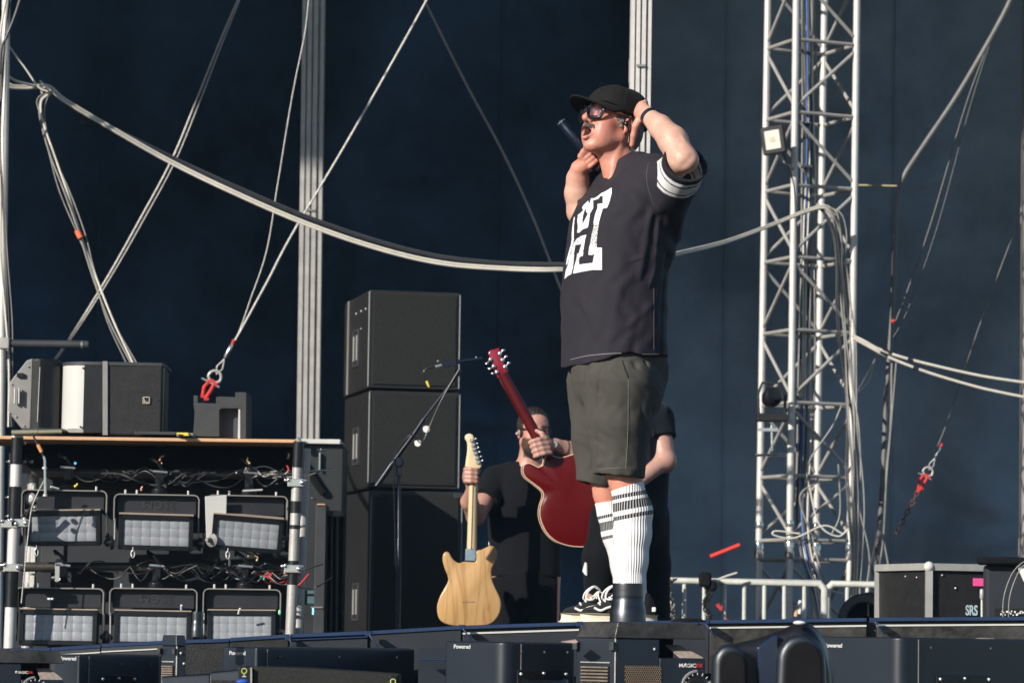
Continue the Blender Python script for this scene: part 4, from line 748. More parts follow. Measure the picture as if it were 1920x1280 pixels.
front_sub(430, 486, 500, 787, 1213, 10.4, 'long low black speaker behind the bar shaped speaker', None, mark=(436, 1227, 'Powered'), rise=.25)
front_sub(119, 157, 168, 312, 1227, 10.4, 'black speaker box between two flame machines', (204, 262, 1266), mark=(123, 1237, 'Powered'), rise=.25)
t = thing('shelf_rail', 'dark shelf with a rail tinted like reflected sky between two front speakers', 'shelf', P(815, 1290, 10.7)); mb = MB(); pbox(mb, 785, 1234, 850, 1238, 10.6, .1); obj('rail', mb, edge_m, t, bevel=.002); mb = MB(); pbox(mb, 785, 1214, 850, 1300, 10.75, .2); obj('board', mb, satin, t)
# ---- flame machines
def hexgrill(mb, o, ux, uz, nx, nz, p, nrm, bar):
    for j in range(nz + 1): mb.box(o + ux * (nx * p / 2) + uz * (j * p), (nx * p, .003, bar), Matrix.Rotation(math.atan2(ux.y, ux.x), 3, 'Z'))
def flame_machine(px, ytop, d, sc, label, cone, logo_px, small=False, blue=False):
    """px: list of photo columns (left edge, corner, right edge); a louvred side and a front with mesh, dial and pocket"""
    xl, xc, xr = px; t = thing('flame_machine', label, 'flame machine', P(xc, 1300, d), 'flame machines'); up = Vector((0, 0, 1)); zt = P(xc, ytop, d).z; zb = 1.045
    C = P(xc, 640, d); C.z = zb; s = d / F; wl = (xc - xl) * s; wr = (xr - xc) * s; H = zt - zb
    ld = Vector((-.72, .69, 0)); Ll = wl / .72; rd = Vector((.97, .243, 0)); Lr = wr / .97; nl = Vector((-.69, -.72, 0)); nr = Vector((.243, -.97, 0))
    RL = Matrix.Rotation(math.atan2(-ld.y, -ld.x), 3, 'Z'); RR = Matrix.Rotation(math.atan2(rd.y, rd.x), 3, 'Z')
    # body with a pocket: left block, right block lower part, roof slab
    px_ = .49 * Lr if not small else Lr; bd_ = ld * Ll
    def blk(a, b, z0, z1, nm, mt, bev=.004):
        p = [C + rd * a, C + rd * b, C + rd * b + bd_, C + rd * a + bd_]; obj(nm, MB().hexa([q + up * z0 for q in p] + [q + up * z1 for q in p]), mt, t, bevel=bev)
    slope = .045 * sc
    blk(0, px_, 0, H - slope, 'body', satin)
    if not small:
        blk(px_ + .0005, Lr, 0, H - .1 * sc, 'pocket_floor', satin); 
        p = [C + rd * px_ + bd_ * .8, C + rd * Lr + bd_ * .8, C + rd * Lr + bd_, C + rd * px_ + bd_]; obj('pocket_back', MB().hexa([q + up * (H - .1 * sc) for q in p] + [q + up * (H - slope) for q in p]), MATS['deep_black'], t)
        obj('pocket_ramp', MB().prism([C + rd * (Lr * .72) + up * (H - .099 * sc) + bd_ * .02, C + rd * (Lr * .98) + up * (H - .099 * sc) + bd_ * .02, C + rd * (Lr * .93) + up * (H - .065 * sc) + bd_ * .5, C + rd * (Lr * .78) + up * (H - .065 * sc) + bd_ * .5], (0, .004, .003)), M('dusty_foil', (0.33, 0.27, 0.23), 0.6, 0.1, 0.3, 90), t)
    # top plate, sloping toward the camera
    top = [C + up * (H - slope) + nl * .004 + nr * .004, C + rd * (Lr * 1.0) + up * (H - slope) + nr * .004, C + rd * Lr + bd_ + up * (H - slope), C + bd_ + up * (H - slope)]
    q = [v for v in top]; tp = [v + up * slope + (C + rd * Lr * .5 + bd_ * .5 - Vector((v.x, v.y, zb))) * .12 for v in top]
    obj('top_plate', MB().hexa(q + tp), dirt if not blue else satin, t, bevel=.003)
    # left side: louvres, latches
    lw = Ll * .68; o = C + ld * Ll * .14; z1 = H - .125 * sc; lv = MB()
    for j in range(14): lv.box(o + ld * lw / 2 + nl * .004 + up * (z1 - j * .0095 * sc - .004), (lw, .008, .0042), RL)
    obj('louvre', lv, M('warm_louvre', (0.26, 0.21, 0.17), 0.4, 0.4, 0.25, 30), t)
    obj('vent_hole', MB().box(o + ld * lw / 2 + nl * .0012 + up * (z1 - .07), (lw, .002, .14), RL), MATS['deep_black'], t)
    fr = MB(); fr.box(o + ld * lw / 2 + nl * .003 + up * (z1 + .01), (lw * 1.08, .004, .003), RL)
    obj('vent_frame', fr, aludull, t)
    lt = MB()
    for a in (.03, .95): lt.box(C + ld * Ll * a + nl * .008 + up * (H - .068 * sc), (.018 * sc, .012, .026 * sc), RL)
    obj('latch', lt, greypaint, t, bevel=.003)
    obj('edge_line', MB().cyl(C + up * .1 + nr * .002, C + up * (H - slope), .0022, 8), aludull, t)
    # front mesh
    if not small:
        mo = C + rd * (px_ * .2) + nr * .002; mw = px_ * .82; mz = H - .122 * sc; g = MB()
        obj('mesh_hole', MB().box(mo + rd * mw / 2 + up * (mz - .08), (mw, .002, .16), RR), MATS['deep_black'], t)
        nx = 17; nz = 13; p_ = mw / nx
        for j in range(nz):
            for i in range(nx):
                cx = mo + rd * ((i + .5 + (.5 if j % 2 else 0)) * p_) + up * (mz - .006 - j * p_ * .95) + nr * .002
                g.tube([cx + rd * (-.5 * p_) + up * (.0), cx + up * (.33 * p_)], .0011, 4, False).tube([cx + up * (.33 * p_), cx + rd * (.5 * p_)], .0011, 4, False).tube([cx + up * (.33 * p_), cx + up * (.95 * p_)], .0011, 4, False)
        obj('wire_mesh', g, M('bronze_mesh', (0.30, 0.22, 0.16), 0.45, 0.5), t)
    if logo_px:
        lx, ly, h = logo_px; q = P(lx, ly, d); u = (q.x * 1.012 - C.x) / rd.x; q = Vector((C.x, C.y, 0)) + rd * u + up * q.z + nr * .003
        m1 = text_mb('MAGIC', h, q, rd, up, bold=h * .012, squash=1.12); w_ = max((v - q).dot(rd) for v in m1.v)
        obj('lettering', m1, whiteplastic, t); obj('lettering', text_mb('FX', h, q + rd * (w_ + h * .08), rd, up, bold=h * .012, squash=1.12), redweb, t)
        dl = P(lx + 34, ly + 34 * sc + 4, d); u = (dl.x * 1.012 - C.x) / rd.x; dc = Vector((C.x, C.y, 0)) + rd * u + up * dl.z + nr * .004
        obj('dial', MB().lathe([(.0, .006), (.028 * sc, .006), (.032 * sc, 0)], dc, nr, 28, caps=False), blackgloss, t); tk = MB()
        for k in range(16): a = 2 * math.pi * k / 16; e = rd * math.cos(a) + up * math.sin(a); tk.tube([dc + e * .035 * sc + nr * .003, dc + e * .043 * sc + nr * .003], .0011, 4)
        obj('dial_ticks', tk, whiteplastic, t); obj('dial_arc', MB().tube([dc + (rd * math.cos(a) + up * math.sin(a)) * .046 * sc + nr * .003 for a in np.linspace(1.6, 3.4, 8)], .004 * sc, 5), midgrey, t)
    sc_ = MB(); 
    for a, z in ((.43, .075), (.78, .118)): sc_.sphere(C + rd * (Lr * a) + up * (H - z * sc) + nr * .002, .0045, 8)
    obj('screw', sc_, aludull, t)
    if cone:
        cx, y0, y1, hw = cone; b = P(cx, y1 - 1, d + .14); tz = P(cx, y0, d + .14).z - b.z; k = d / F * hw / 34
        pr = [(24 * k, tz * .6), (28.5 * k, tz), (29.3 * k, tz), (29.5 * k, tz - .002), (29.5 * k, tz - .008), (29.5 * k, tz * .68), (29.5 * k, tz * .655), (28.7 * k, tz * .65), (29.3 * k, tz * .64), (31 * k, tz * .5), (34 * k, tz * .28), (34.3 * k, tz * .27), (34.3 * k, .0)]
        obj('nozzle', MB().lathe(pr, Vector((b.x, b.y, b.z)), (0, 0, 1), 48, caps=False), M('spun_black_steel', (0.085, 0.09, 0.10), 0.36, 0.95, 0.15, 6, stretch=(1, 1, 12)), t)
    return t
flame_machine((1088, 1161, 1332), 1166, 10.0, 1.0, 'black flame machine with round nozzle standing in front of the singer', (1177, 1093, 1166, 34), (1270, 1250, .0145))
flame_machine((312, 345, 362), 1190, 10.2, .7, 'slim navy flame machine with a blue cylinder beside the lower lamps', (369, 1146, 1194, 12), None, small=True, blue=True)
flame_machine((-60, -20, 132), 1217, 10.1, .85, 'flame machine with red and white lettering in the frame corner', None, (38, 1262, .010))
# disc lying on the machine
solo('round_lid', MB().lathe([(.0, .012), (.04, .009), (.058, 0), (.0, -.002)], P(1290, 1165, 10.25), (0, 0, 1), 30, caps=False), blackgloss, 'flat round lid lying on top of the machine by the moving lamp', 'lid')
q = P(1080, 1202, 9.98); solo('gaffer_flap', MB().prism([P(1052, 1203, 9.97), P(1080, 1199, 9.97), P(1084, 1203, 9.97), P(1078, 1205, 9.97)], (0, .05, .002)), M('pale_brown_tape', (0.36, 0.28, 0.25), 0.6), 'brown tape flap stuck between speaker and flame machine', 'tape')
solo('gaffer_flap', MB().prism([P(1818, 1200, 9.9), P(1840, 1196, 9.9), P(1868, 1197, 9.9), P(1880, 1203, 9.9)], (0, .05, .002)), MATS['pale_brown_tape'], 'brown tape flap on top of the wide sub speaker', 'tape')
# ---- moving head lamp in the foreground
def movinghead():
    d = 8.8; t = thing('moving_lamp', 'large rounded black moving lamp glinting blue in front of the sub speaker', 'moving lamp', P(1450, 1330, d))
    o = [(1335, 1400), (1334, 1300), (1336, 1255), (1344, 1228), (1357, 1212), (1372, 1206), (1420, 1195), (1462, 1180), (1485, 1170), (1500, 1166), (1514, 1168), (1530, 1183), (1543, 1206), (1551, 1232), (1557, 1262), (1560, 1300), (1562, 1400)]
    obj('housing', MB().prism([P(x, y, d + .08) for x, y in o], (0.03, .22, 0)), blackgloss, t, bevel=.035, seg=6, smooth=60)
    def arm(cx, top, w_, nm, dy, lean):
        pts = []
        for k in range(13): a = math.pi * k / 12; pts.append(P(cx - w_ * math.cos(a), top + w_ * 1.15 * (1 - math.sin(a)), d + dy))
        pts += [P(cx + w_ + lean, 1400, d + dy), P(cx - w_ - lean, 1400, d + dy)]
        obj(nm, MB().prism(pts, (0, .09, 0)), satin, t, bevel=.02, seg=6, smooth=60)
        inn = [P(cx + 4 - w_ * .72 * math.cos(math.pi * k / 12), top + 14 + w_ * .85 * (1 - math.sin(math.pi * k / 12)), d + dy - .012) for k in range(13)] + [P(cx + 4 + w_ * .74 + lean, 1400, d + dy - .012), P(cx + 4 - w_ * .74 - lean, 1400, d + dy - .012)]
        obj('inner_panel', MB().prism(inn, (0, .02, 0)), blackmatt, t, bevel=.004)
    arm(1370, 1206, 33, 'yoke_arm', .0, 3); arm(1503, 1188, 46, 'yoke_arm', -.04, 8)
    mb = MB().prism([P(x, y, d + .03) for x, y in ((1418, 1212), (1452, 1188), (1462, 1190), (1450, 1400), (1424, 1400))], (0, .06, 0)); obj('centre_bar', mb, M('sky_tinted_shell', (0.006, 0.014, 0.040), 0.2, 0, 0.1, 3, coat=0.6), t, bevel=.012, seg=4)  # blue base colour painted in place of a sky reflection
    obj('crest', MB().sphere(P(1499, 1167, d + .06), .011, 12, (1.5, 1, .5)), whiteplastic, t)
movinghead()
# ---- bar speaker and its neighbours
def barspk():
    d = 9.3; t = thing('bar_speaker', 'long black bar speaker with fine grille and ring emblems at the bottom of the frame', 'speaker', P(600, 1300, d))
    mb = MB(); p = [(474, 1249), (560, 1251), (735, 1262), (748, 1264), (748, 1330), (474, 1330)]; obj('grille', MB().prism([P(x, y, d) for x, y in p], (0, .2, 0)), GRILLE, t, bevel=.005)
    for k, (x, y, w_) in enumerate([(459, 1249, 13), (738, 1266, 8)]):
        mb = MB(); pbox(mb, x - w_, y, x + w_ - 2, 1330, d - .012, .2); obj('end_block', mb, blackgloss, t, bevel=.004)
        rc = P(x - 1, y + 8 if k == 0 else y + 11, d - .014); obj('ring_emblem', MB().tube([rc + Vector((.0068 * math.cos(a), 0, .0068 * math.sin(a))) for a in np.linspace(0, 2 * math.pi, 20)], .0012, 6), M('lime_print', (0.55, 0.62, 0.16), 0.5), t)
        sm = MB(); sm.box(rc + Vector((0, 0, -.0105)), (.0016, .002, .004)); sm.box(rc + Vector((0, 0, -.0145)), (.010, .002, .0018)); obj('emblem_mark', sm, whiteplastic, t)
        if k == 0:
            st = MB()
            for i in range(11): st.box(P(x + 12, y + 3 + i * 2.6, d - .014), (.0045, .004, .0022))
            obj('pin_strip', st, lightgrey, t)
barspk()
for (x0, x1, yl, yr, h, lb) in ((303, 393, 1267, 1262, 5, 'low navy box with blue lit curved top, farther from the bar speaker'), (394, 447, 1259, 1254, 6, 'low navy box with a blue lit curved top, touching the bar speaker')):
    d = 9.35; t = thing('floor_monitor', lb, 'monitor speaker', P((x0 + x1) / 2, 1300, d), 'low monitor boxes'); a, b = P(x0, yl, d), P(x1, yr, d)
    pr = [(0, -.3), (0, -.012), (.004, -.004), (.012, 0), (.08, .0), (.08, -.3)]; mb = MB(); n = len(pr)
    vs = [a + Vector((0, y, z)) for y, z in pr] + [b + Vector((0, y, z)) for y, z in pr]; mb.add(vs, [tuple(range(n)), tuple(range(2 * n - 1, n - 1, -1))] + [(i, i + n, (i + 1) % n + n, (i + 1) % n) for i in range(n)])
    obj('cabinet', mb, satin, t, bevel=.002); mb = MB(); mb.box((a + b) / 2 + Vector((0, -.003, -.09)), ((b - a).x * .94, .004, .13)); obj('grille', mb, blackpaint, t, bevel=.001)
q = P(455, 1277, 9.2); solo('blue_knob', MB().sphere(q, .012, 14, (1.4, 1, .6)), M('blue_gloss', (0.03, 0.10, 0.45), 0.2, coat=.5), 'small glossy blue knob below the ring emblem of the bar speaker', 'knob')
# ------------------------------------------------------------------ figures: distance fields turned into one smooth surface
import openvdb as vdb
A3 = lambda v: np.array((v[0], v[1], v[2]), dtype=np.float64)
class G:
    def __init__(s, lo, hi, h):
        s.lo = A3(lo); s.h = h; s.n = np.ceil((A3(hi) - s.lo) / h).astype(int) + 1; s.a = np.full(tuple(s.n), 0.06, np.float32)
        s.ax = [(s.lo[i] + h * np.arange(s.n[i])).astype(np.float32) for i in range(3)]
    def reg(s, lo, hi, pad):
        sl = tuple(slice(int(max(0, math.floor((lo[i] - pad - s.lo[i]) / s.h))), int(min(s.n[i], math.ceil((hi[i] + pad - s.lo[i]) / s.h) + 1))) for i in range(3))
        if any(q.stop <= q.start for q in sl): return None, None
        return sl, np.meshgrid(*[s.ax[i][sl[i]] for i in range(3)], indexing='ij', sparse=True)
    def put(s, lo, hi, fn, k=.01, sub=False, pad=None):
        sl, X = s.reg(lo, hi, (k + 3 * s.h) if pad is None else pad)
        if sl is None: return s
        d = fn(*X); a = s.a[sl]
        if sub: d = -d; h = np.clip(.5 - .5 * (d - a) / -k * -1, 0, 1) if False else np.clip(.5 + .5 * (d - a) / k, 0, 1); s.a[sl] = a * (1 - h) + d * h + k * h * (1 - h)
        else: h = np.clip(.5 + .5 * (a - d) / k, 0, 1); s.a[sl] = a * (1 - h) + d * h - k * h * (1 - h)
        return s
    def cone(s, a, b, ra, rb, k=.01, sub=False, flat=None):
        a, b = A3(a), A3(b); r = max(ra, rb); q = r * (max(1, flat[1]) if flat else 1)
        return s.put(np.minimum(a, b) - q, np.maximum(a, b) + q, lambda X, Y, Z: f_cone(X, Y, Z, a, b, ra, rb, flat), k, sub)
    def chain(s, pts, rs, k=.008, **kw):
        for i in range(len(pts) - 1): s.cone(pts[i], pts[i + 1], rs[i], rs[i + 1], k, **kw)
        return s
    def ell(s, c, r, rot=None, k=.01, sub=False):
        c = A3(c); m = max(r); return s.put(c - m, c + m, lambda X, Y, Z: f_ell(X, Y, Z, c, r, rot), k, sub)
    def fold(s, a, b, r, amp):
        a, b = A3(a), A3(b); sl, X = s.reg(np.minimum(a, b), np.maximum(a, b), 3 * r)
        if sl is None: return s
        d = f_cone(*X, a, b, 0, 0); s.a[sl] -= amp * np.exp(-(d / r) ** 2); return s
    def mesh(s, name, mat, parent, colfn=None, label=None, smooth=1):
        g = vdb.FloatGrid(0.06); arr = s.a.copy(); arr[0] = arr[-1] = .06; arr[:, 0] = arr[:, -1] = .06; arr[:, :, 0] = arr[:, :, -1] = .06
        g.copyFromArray(arr); g.transform = vdb.createLinearTransform(s.h)
        p, tr, qd = g.convertToPolygons(isovalue=0.0, adaptivity=0.0); p = p.astype(np.float64) + s.lo
        # light relaxation
        if smooth:
            E = np.concatenate([qd[:, [0, 1]], qd[:, [1, 2]], qd[:, [2, 3]], qd[:, [3, 0]]]); 
            for _ in range(smooth):
                acc = np.zeros_like(p); cnt = np.zeros(len(p))
                for c in range(3): acc[:, c] = np.bincount(E[:, 0], p[E[:, 1], c], len(p)) + np.bincount(E[:, 1], p[E[:, 0], c], len(p))
                cnt = np.bincount(E[:, 0], minlength=len(p)) + np.bincount(E[:, 1], minlength=len(p)); p = np.where(cnt[:, None] > 0, p * .45 + .55 * acc / np.maximum(cnt, 1)[:, None], p)
        v = p[qd]; vol = np.einsum('ij,ij->i', v[:, 0], np.cross(v[:, 1] - v[:, 0], v[:, 2] - v[:, 0])).sum()
        cen = p.mean(0); vol = np.einsum('ij,ij->i', v[:, 0] - cen, np.cross(v[:, 1] - v[:, 0], v[:, 2] - v[:, 0])).sum()
        if vol < 0: qd = qd[:, ::-1]; tr = tr[:, ::-1] if len(tr) else tr
        return npmesh(name, p, qd, tr, mat, parent, colfn, label)
def npmesh(name, p, qd, tr, mat, parent, colfn=None, label=None):
    off = A3(worldloc(parent)) if parent else p.mean(0); me = bpy.data.meshes.new(name); nq, ntr = len(qd), len(tr)
    me.vertices.add(len(p)); me.vertices.foreach_set('co', (p - off).astype(np.float32).ravel())
    lv = np.concatenate([qd.ravel(), tr.ravel()]) if ntr else qd.ravel(); me.loops.add(len(lv)); me.loops.foreach_set('vertex_index', lv.astype(np.int32))
    st = np.concatenate([np.arange(nq) * 4, nq * 4 + np.arange(ntr) * 3]); me.polygons.add(nq + ntr); me.polygons.foreach_set('loop_start', st.astype(np.int32))
    me.update(calc_edges=True); me.validate(); me.shade_smooth()
    if colfn:
        c = colfn(p); ca = me.color_attributes.new('tone', 'FLOAT_COLOR', 'POINT'); ca.data.foreach_set('color', np.concatenate([c, np.ones((len(p), 1))], 1).astype(np.float32).ravel())
    me.materials.append(mat); o = bpy.data.objects.new(name, me); COL.objects.link(o)
    if parent: o.parent = parent
    else: o.location = off
    if label: o['label'] = label
    return o
def f_cone(X, Y, Z, a, b, ra, rb, flat=None):
    dx, dy, dz = X - a[0], Y - a[1], Z - a[2]
    ab = b - a
    if flat is not None:
        n, sc = A3(flat[0]), flat[1]; q = (dx * n[0] + dy * n[1] + dz * n[2]) * (1 / sc - 1); dx, dy, dz = dx + q * n[0], dy + q * n[1], dz + q * n[2]
        ab = ab + n * (np.dot(ab, n) * (1 / sc - 1))
    L = float(np.dot(ab, ab)) + 1e-12; t = np.clip((dx * ab[0] + dy * ab[1] + dz * ab[2]) / L, 0, 1)
    return np.sqrt((dx - t * ab[0]) ** 2 + (dy - t * ab[1]) ** 2 + (dz - t * ab[2]) ** 2) - (ra + (rb - ra) * t)
def f_ell(X, Y, Z, c, r, rot=None):
    dx, dy, dz = X - c[0], Y - c[1], Z - c[2]
    if rot is not None:
        e = [A3(q) for q in rot]; dx, dy, dz = [dx * q[0] + dy * q[1] + dz * q[2] for q in e]
    k0 = np.sqrt((dx / r[0]) ** 2 + (dy / r[1]) ** 2 + (dz / r[2]) ** 2) + 1e-6; k1 = np.sqrt((dx / r[0] ** 2) ** 2 + (dy / r[1] ** 2) ** 2 + (dz / r[2] ** 2) ** 2) + 1e-6
    return k0 * (k0 - 1) / k1
def f_loft(X, Y, Z, sec, phi, inset=0.0):
    """sec: rows (z, cx, cy, a, b) from low to high; a runs along the facing direction phi"""
    s = np.array(sec); z = Z.ravel(); cx, cy, a, b = [np.interp(z, s[:, 0], s[:, i]).reshape(Z.shape) for i in (1, 2, 3, 4)]
    a = a - inset; b = b - inset; dx, dy = X - cx, Y - cy; u = dx * phi[0] + dy * phi[1]; v = -dx * phi[1] + dy * phi[0]
    e = 2.3; k = (np.abs(u / a) ** e + np.abs(v / b) ** e) ** (1 / e); d = (k - 1) * np.minimum(a, b)
    return d
def skinmat(name, rough=.45, spec=.45):
    m = bpy.data.materials.new(name); m.use_nodes = True; t = m.node_tree; b = t.nodes['Principled BSDF']; b.inputs['Roughness'].default_value = rough; b.inputs['Specular IOR Level'].default_value = spec
    at = t.nodes.new('ShaderNodeAttribute'); at.attribute_name = 'tone'; tc = t.nodes.new('ShaderNodeTexCoord'); n = t.nodes.new('ShaderNodeTexNoise'); n.inputs['Scale'].default_value = 38; n.inputs['Detail'].default_value = 8; n.inputs['Roughness'].default_value = .7
    t.links.new(tc.outputs['Object'], n.inputs[0]); mx = t.nodes.new('ShaderNodeMix'); mx.data_type = 'RGBA'; mx.blend_type = 'MULTIPLY'; mx.inputs[0].default_value = .6
    cr = t.nodes.new('ShaderNodeValToRGB'); cr.color_ramp.elements[0].position = .35; cr.color_ramp.elements[0].color = (.78, .66, .64, 1); cr.color_ramp.elements[1].position = .65; cr.color_ramp.elements[1].color = (1, 1, 1, 1)
    t.links.new(n.outputs['Fac'], cr.inputs[0]); t.links.new(at.outputs['Color'], mx.inputs[6]); t.links.new(cr.outputs[0], mx.inputs[7]); t.links.new(mx.outputs[2], b.inputs['Base Color'])
    b.inputs['Subsurface Weight'].default_value = .12; b.inputs['Subsurface Radius'].default_value = (.01, .004, .002); b.inputs['Subsurface Scale'].default_value = 1
    n2 = t.nodes.new('ShaderNodeTexNoise'); n2.inputs['Scale'].default_value = 170; n2.inputs['Detail'].default_value = 3; t.links.new(tc.outputs['Object'], n2.inputs[0]); bp = t.nodes.new('ShaderNodeBump'); bp.inputs['Strength'].default_value = .4; bp.inputs['Distance'].default_value = .002
    t.links.new(n2.outputs['Fac'], bp.inputs['Height']); t.links.new(bp.outputs[0], b.inputs['Normal']); return m
SKIN = skinmat('skin')
def frame(H, F0, pitch):
    Z = Vector((0, 0, 1)); F0 = Vector(F0).normalized(); Fh = F0 * math.cos(pitch) + Z * math.sin(pitch); U = -F0 * math.sin(pitch) + Z * math.cos(pitch); return (H, Fh, U.cross(Fh), U)
def loc(fr, f, l, u, s=1): return fr[0] + (fr[1] * f + fr[2] * l + fr[3] * u) * s
def add_head(g, fr, s=1.0, open_=True):
    q = lambda f, l, u: loc(fr, f, l, u, s); rot = (fr[1], fr[2], fr[3]); E = lambda c, r, k=.012, sub=False: g.ell(q(*c), [x * s for x in r], rot, k * s, sub)
    E((-.012, 0, .035), (.098, .076, .095)); E((.03, 0, -.02), (.062, .060, .085), .02); E((-.03, 0, -.035), (.07, .06, .06), .02)
    for m in (-1, 1):
        g.cone(q(-.005, m * .054, -.05), q(.064, m * .017, -.098), .022 * s, .018 * s, .02 * s); E((.058, m * .037, -.018), (.030, .026, .028), .018)
    E((.072, 0, -.1), (.022, .022, .019), .014); E((.02, 0, -.08), (.055, .045, .03), .02); E((.055, 0, .06), (.045, .055, .04), .02)
    for m in (-1, 1): E((.048, m * .040, -.055), (.036, .024, .036), .03)
    g.cone(q(.086, -.03, .04), q(.086, .03, .04), .013 * s, .013 * s, .012 * s)
    for m in (-1, 1): E((.101, m * .032, .018), (.018, .022, .015), .01, True)
    for m in (-1, 1): E((.077, m * .032, .017), (.0145, .0155, .0135), .004)
    g.cone(q(.09, 0, .034), q(.113, 0, -.008), .0085 * s, .012 * s, .01 * s); E((.115, 0, -.014), (.0135, .0125, .012), .008)
    for m in (-1, 1): E((.101, m * .013, -.018), (.011, .0085, .009), .006)
    E((.078, 0, -.052), (.025, .034, .032), .014)
    o = .016 if open_ else 0
    g.chain([q(.09, -.024, -.05), q(.104, -.01, -.042), q(.106, 0, -.0435), q(.104, .01, -.042), q(.09, .024, -.05)], [.004 * s, .0055 * s, .0055 * s, .0055 * s, .004 * s], .005 * s)
    g.chain([q(.09, -.022, -.056 - o * .4), q(.100, -.008, -.063 - o), q(.101, 0, -.065 - o), q(.100, .008, -.063 - o), q(.09, .022, -.056 - o * .4)], [.004 * s, .0065 * s, .007 * s, .0065 * s, .004 * s], .005 * s)
    if open_: E((.103, 0, -.059), (.040, .0210, .0170), .004, True)
    for m in (-1, 1):
        g.fold(q(.098, m * .019, -.020), q(.078, m * .038, -.062), .0045 * s, -.0030 * s); g.fold(q(.104, m * .020, -.030), q(.086, m * .034, -.050), .006 * s, .0022 * s); g.fold(q(.070, m * .056, .012), q(.060, m * .066, -.002), .003 * s, -.0016 * s); g.fold(q(.082, m * .020, -.0), q(.074, m * .045, -.004), .0035 * s, -.0022 * s); g.fold(q(.060, m * .040, -.085), q(.02, m * .055, -.085), .006 * s, .002 * s)
    for m in (-1, 1):
        er = (fr[1] * .95 - fr[3] * .12 + fr[2] * m * -.2, fr[2], fr[3]); E((-.012, m * .079, .0), (.018, .0085, .031), .006); E((-.014, m * .087, .002), (.010, .0055, .019), .004, True); E((-.006, m * .079, -.026), (.008, .006, .008), .004)
def headtone(fr, s, base, red, extra=None):
    H, Fh, L, U = [A3(x) for x in fr]
    def fn(p):
        d = p - H; f, l, u = d @ Fh / s, d @ L / s, d @ U / s; c = np.tile(np.array(base), (len(p), 1)); R_ = np.array(red)
        def mix(w, col): 
            nonlocal c
            w = np.clip(w, 0, 1)[:, None]; c = c * (1 - w) + np.array(col) * w
        mix(1.0 - np.clip((np.sqrt(f ** 2 + l ** 2 + (u + .04) ** 2) - .15) / .08, 0, 1), R_)
        inh = np.sqrt(f ** 2 + l ** 2 + u ** 2) < .16
        g = lambda cf, cl, cu, r: np.exp(-(((f - cf) / r) ** 2 + ((np.abs(l) - cl) / r) ** 2 + ((u - cu) / r) ** 2))
        mix(.45 * g(.07, .04, -.02, .03), (R_[0], R_[1] * .62, R_[2] * .6)); mix(.5 * g(.118, 0, -.012, .014), (R_[0] * .95, R_[1] * .6, R_[2] * .6))
        mouth = inh & (f > .06)
        lips = np.exp(-(((np.hypot((np.abs(l) - 0) / 1.9, (u + .059))) - .0150) / .0042) ** 2); mix(np.where(mouth & (f > .084) & (np.abs(l) < .028), lips * .8, 0), (R_[0] * .85, R_[1] * .45, R_[2] * .5))
        hole = (np.hypot(l / .0210, (u + .060) / .0170) < .98) & (f < .1) & (f > .06); mix(np.where(hole & inh, .95, 0), (.05, .008, .008))
        teeth = hole & (u > -.0500) & (f > .085); mix(np.where(teeth & inh, .8, 0), (.6, .55, .48))
        mix(np.where(inh & (f > .075), .9 * np.exp(-(((u - .044 + .05 * (np.abs(l) - .03)) / .005) ** 2)) * (np.abs(np.abs(l) - .033) < .02), 0), (.10, .07, .05))
        mix(np.where(inh & (f > .07), np.exp(-((np.hypot((np.abs(l) - .032) / 1.9, u - .016) / .0075) ** 2)), 0), (.10, .07, .06))
        st = inh & (u < -.02) & (u > -.135) & (f > .0); mix(np.where(st, .16, 0), (.30, .22, .20)); mix(.35 * g(.03, .07, -.03, .04) * inh, (R_[0], R_[1] * .8, R_[2] * .8))
        if extra: c = extra(c, p, f, l, u)
        return c
    return fn
def project(poly, bvh, off=.002, step=None, dirv=None):
    """lay the outline given in photo pixels on the surface seen there"""
    out = []
    o = Vector((0, 0, CAMZ))
    for x, y in poly:
        v = (P(x, y, 12) - o).normalized(); h = bvh.ray_cast(o, v)
        out.append(h[0] - v * off if h[0] is not None else None)
    return out
def bvh_of(o):
    me = o.data; off = worldloc(o); vs = [Vector(v.co) + off for v in me.vertices]; return BVHTree.FromPolygons(vs, [tuple(p.vertices) for p in me.polygons])
def decal(name, polys, bvh, mat, parent, off=.0025, res=1.6, keep=None):
    """fill outlines (photo pixels) with a fine grid of faces that follows the cloth beneath"""
    mb = MB(); o = Vector((0, 0, CAMZ))
    xs = [p[0] for q in polys for p in q]; ys = [p[1] for q in polys for p in q]; x0, y0 = min(xs), min(ys); nx = int((max(xs) - x0) / res) + 2; ny = int((max(ys) - y0) / res) + 2
    def inside(x, y):
        c = False
        for q in polys:
            n = len(q); j = n - 1
            for i in range(n):
                if (q[i][1] > y) != (q[j][1] > y) and x < (q[j][0] - q[i][0]) * (y - q[i][1]) / (q[j][1] - q[i][1]) + q[i][0]: c = not c
                j = i
        return c
    cache = {}
    def pt(i, j):
        if (i, j) not in cache:
            v = (P(x0 + i * res, y0 + j * res, 12) - o).normalized(); h = bvh.ray_cast(o, v); cache[(i, j)] = None
            if h[0] is not None and h[3] < 13.5: mb.v.append(h[0] + h[1] * (off if h[1].dot(v) < 0 else -off)); cache[(i, j)] = len(mb.v) - 1
        return cache[(i, j)]
    for i in range(nx):
        for j in range(ny):
            cx, cy = x0 + (i + .5) * res, y0 + (j + .5) * res
            if inside(cx, cy) and (keep is None or keep(cx, cy)):
                f = [pt(i, j), pt(i, j + 1), pt(i + 1, j + 1), pt(i + 1, j)]
                if None not in f:
                    w_ = [mb.v[k] for k in f]
                    if max((w_[a] - w_[b]).length for a, b in ((0, 2), (1, 3))) < .03: mb.f.append(tuple(f))
    return obj(name, mb, mat, parent, recalc=False) if mb.f else None
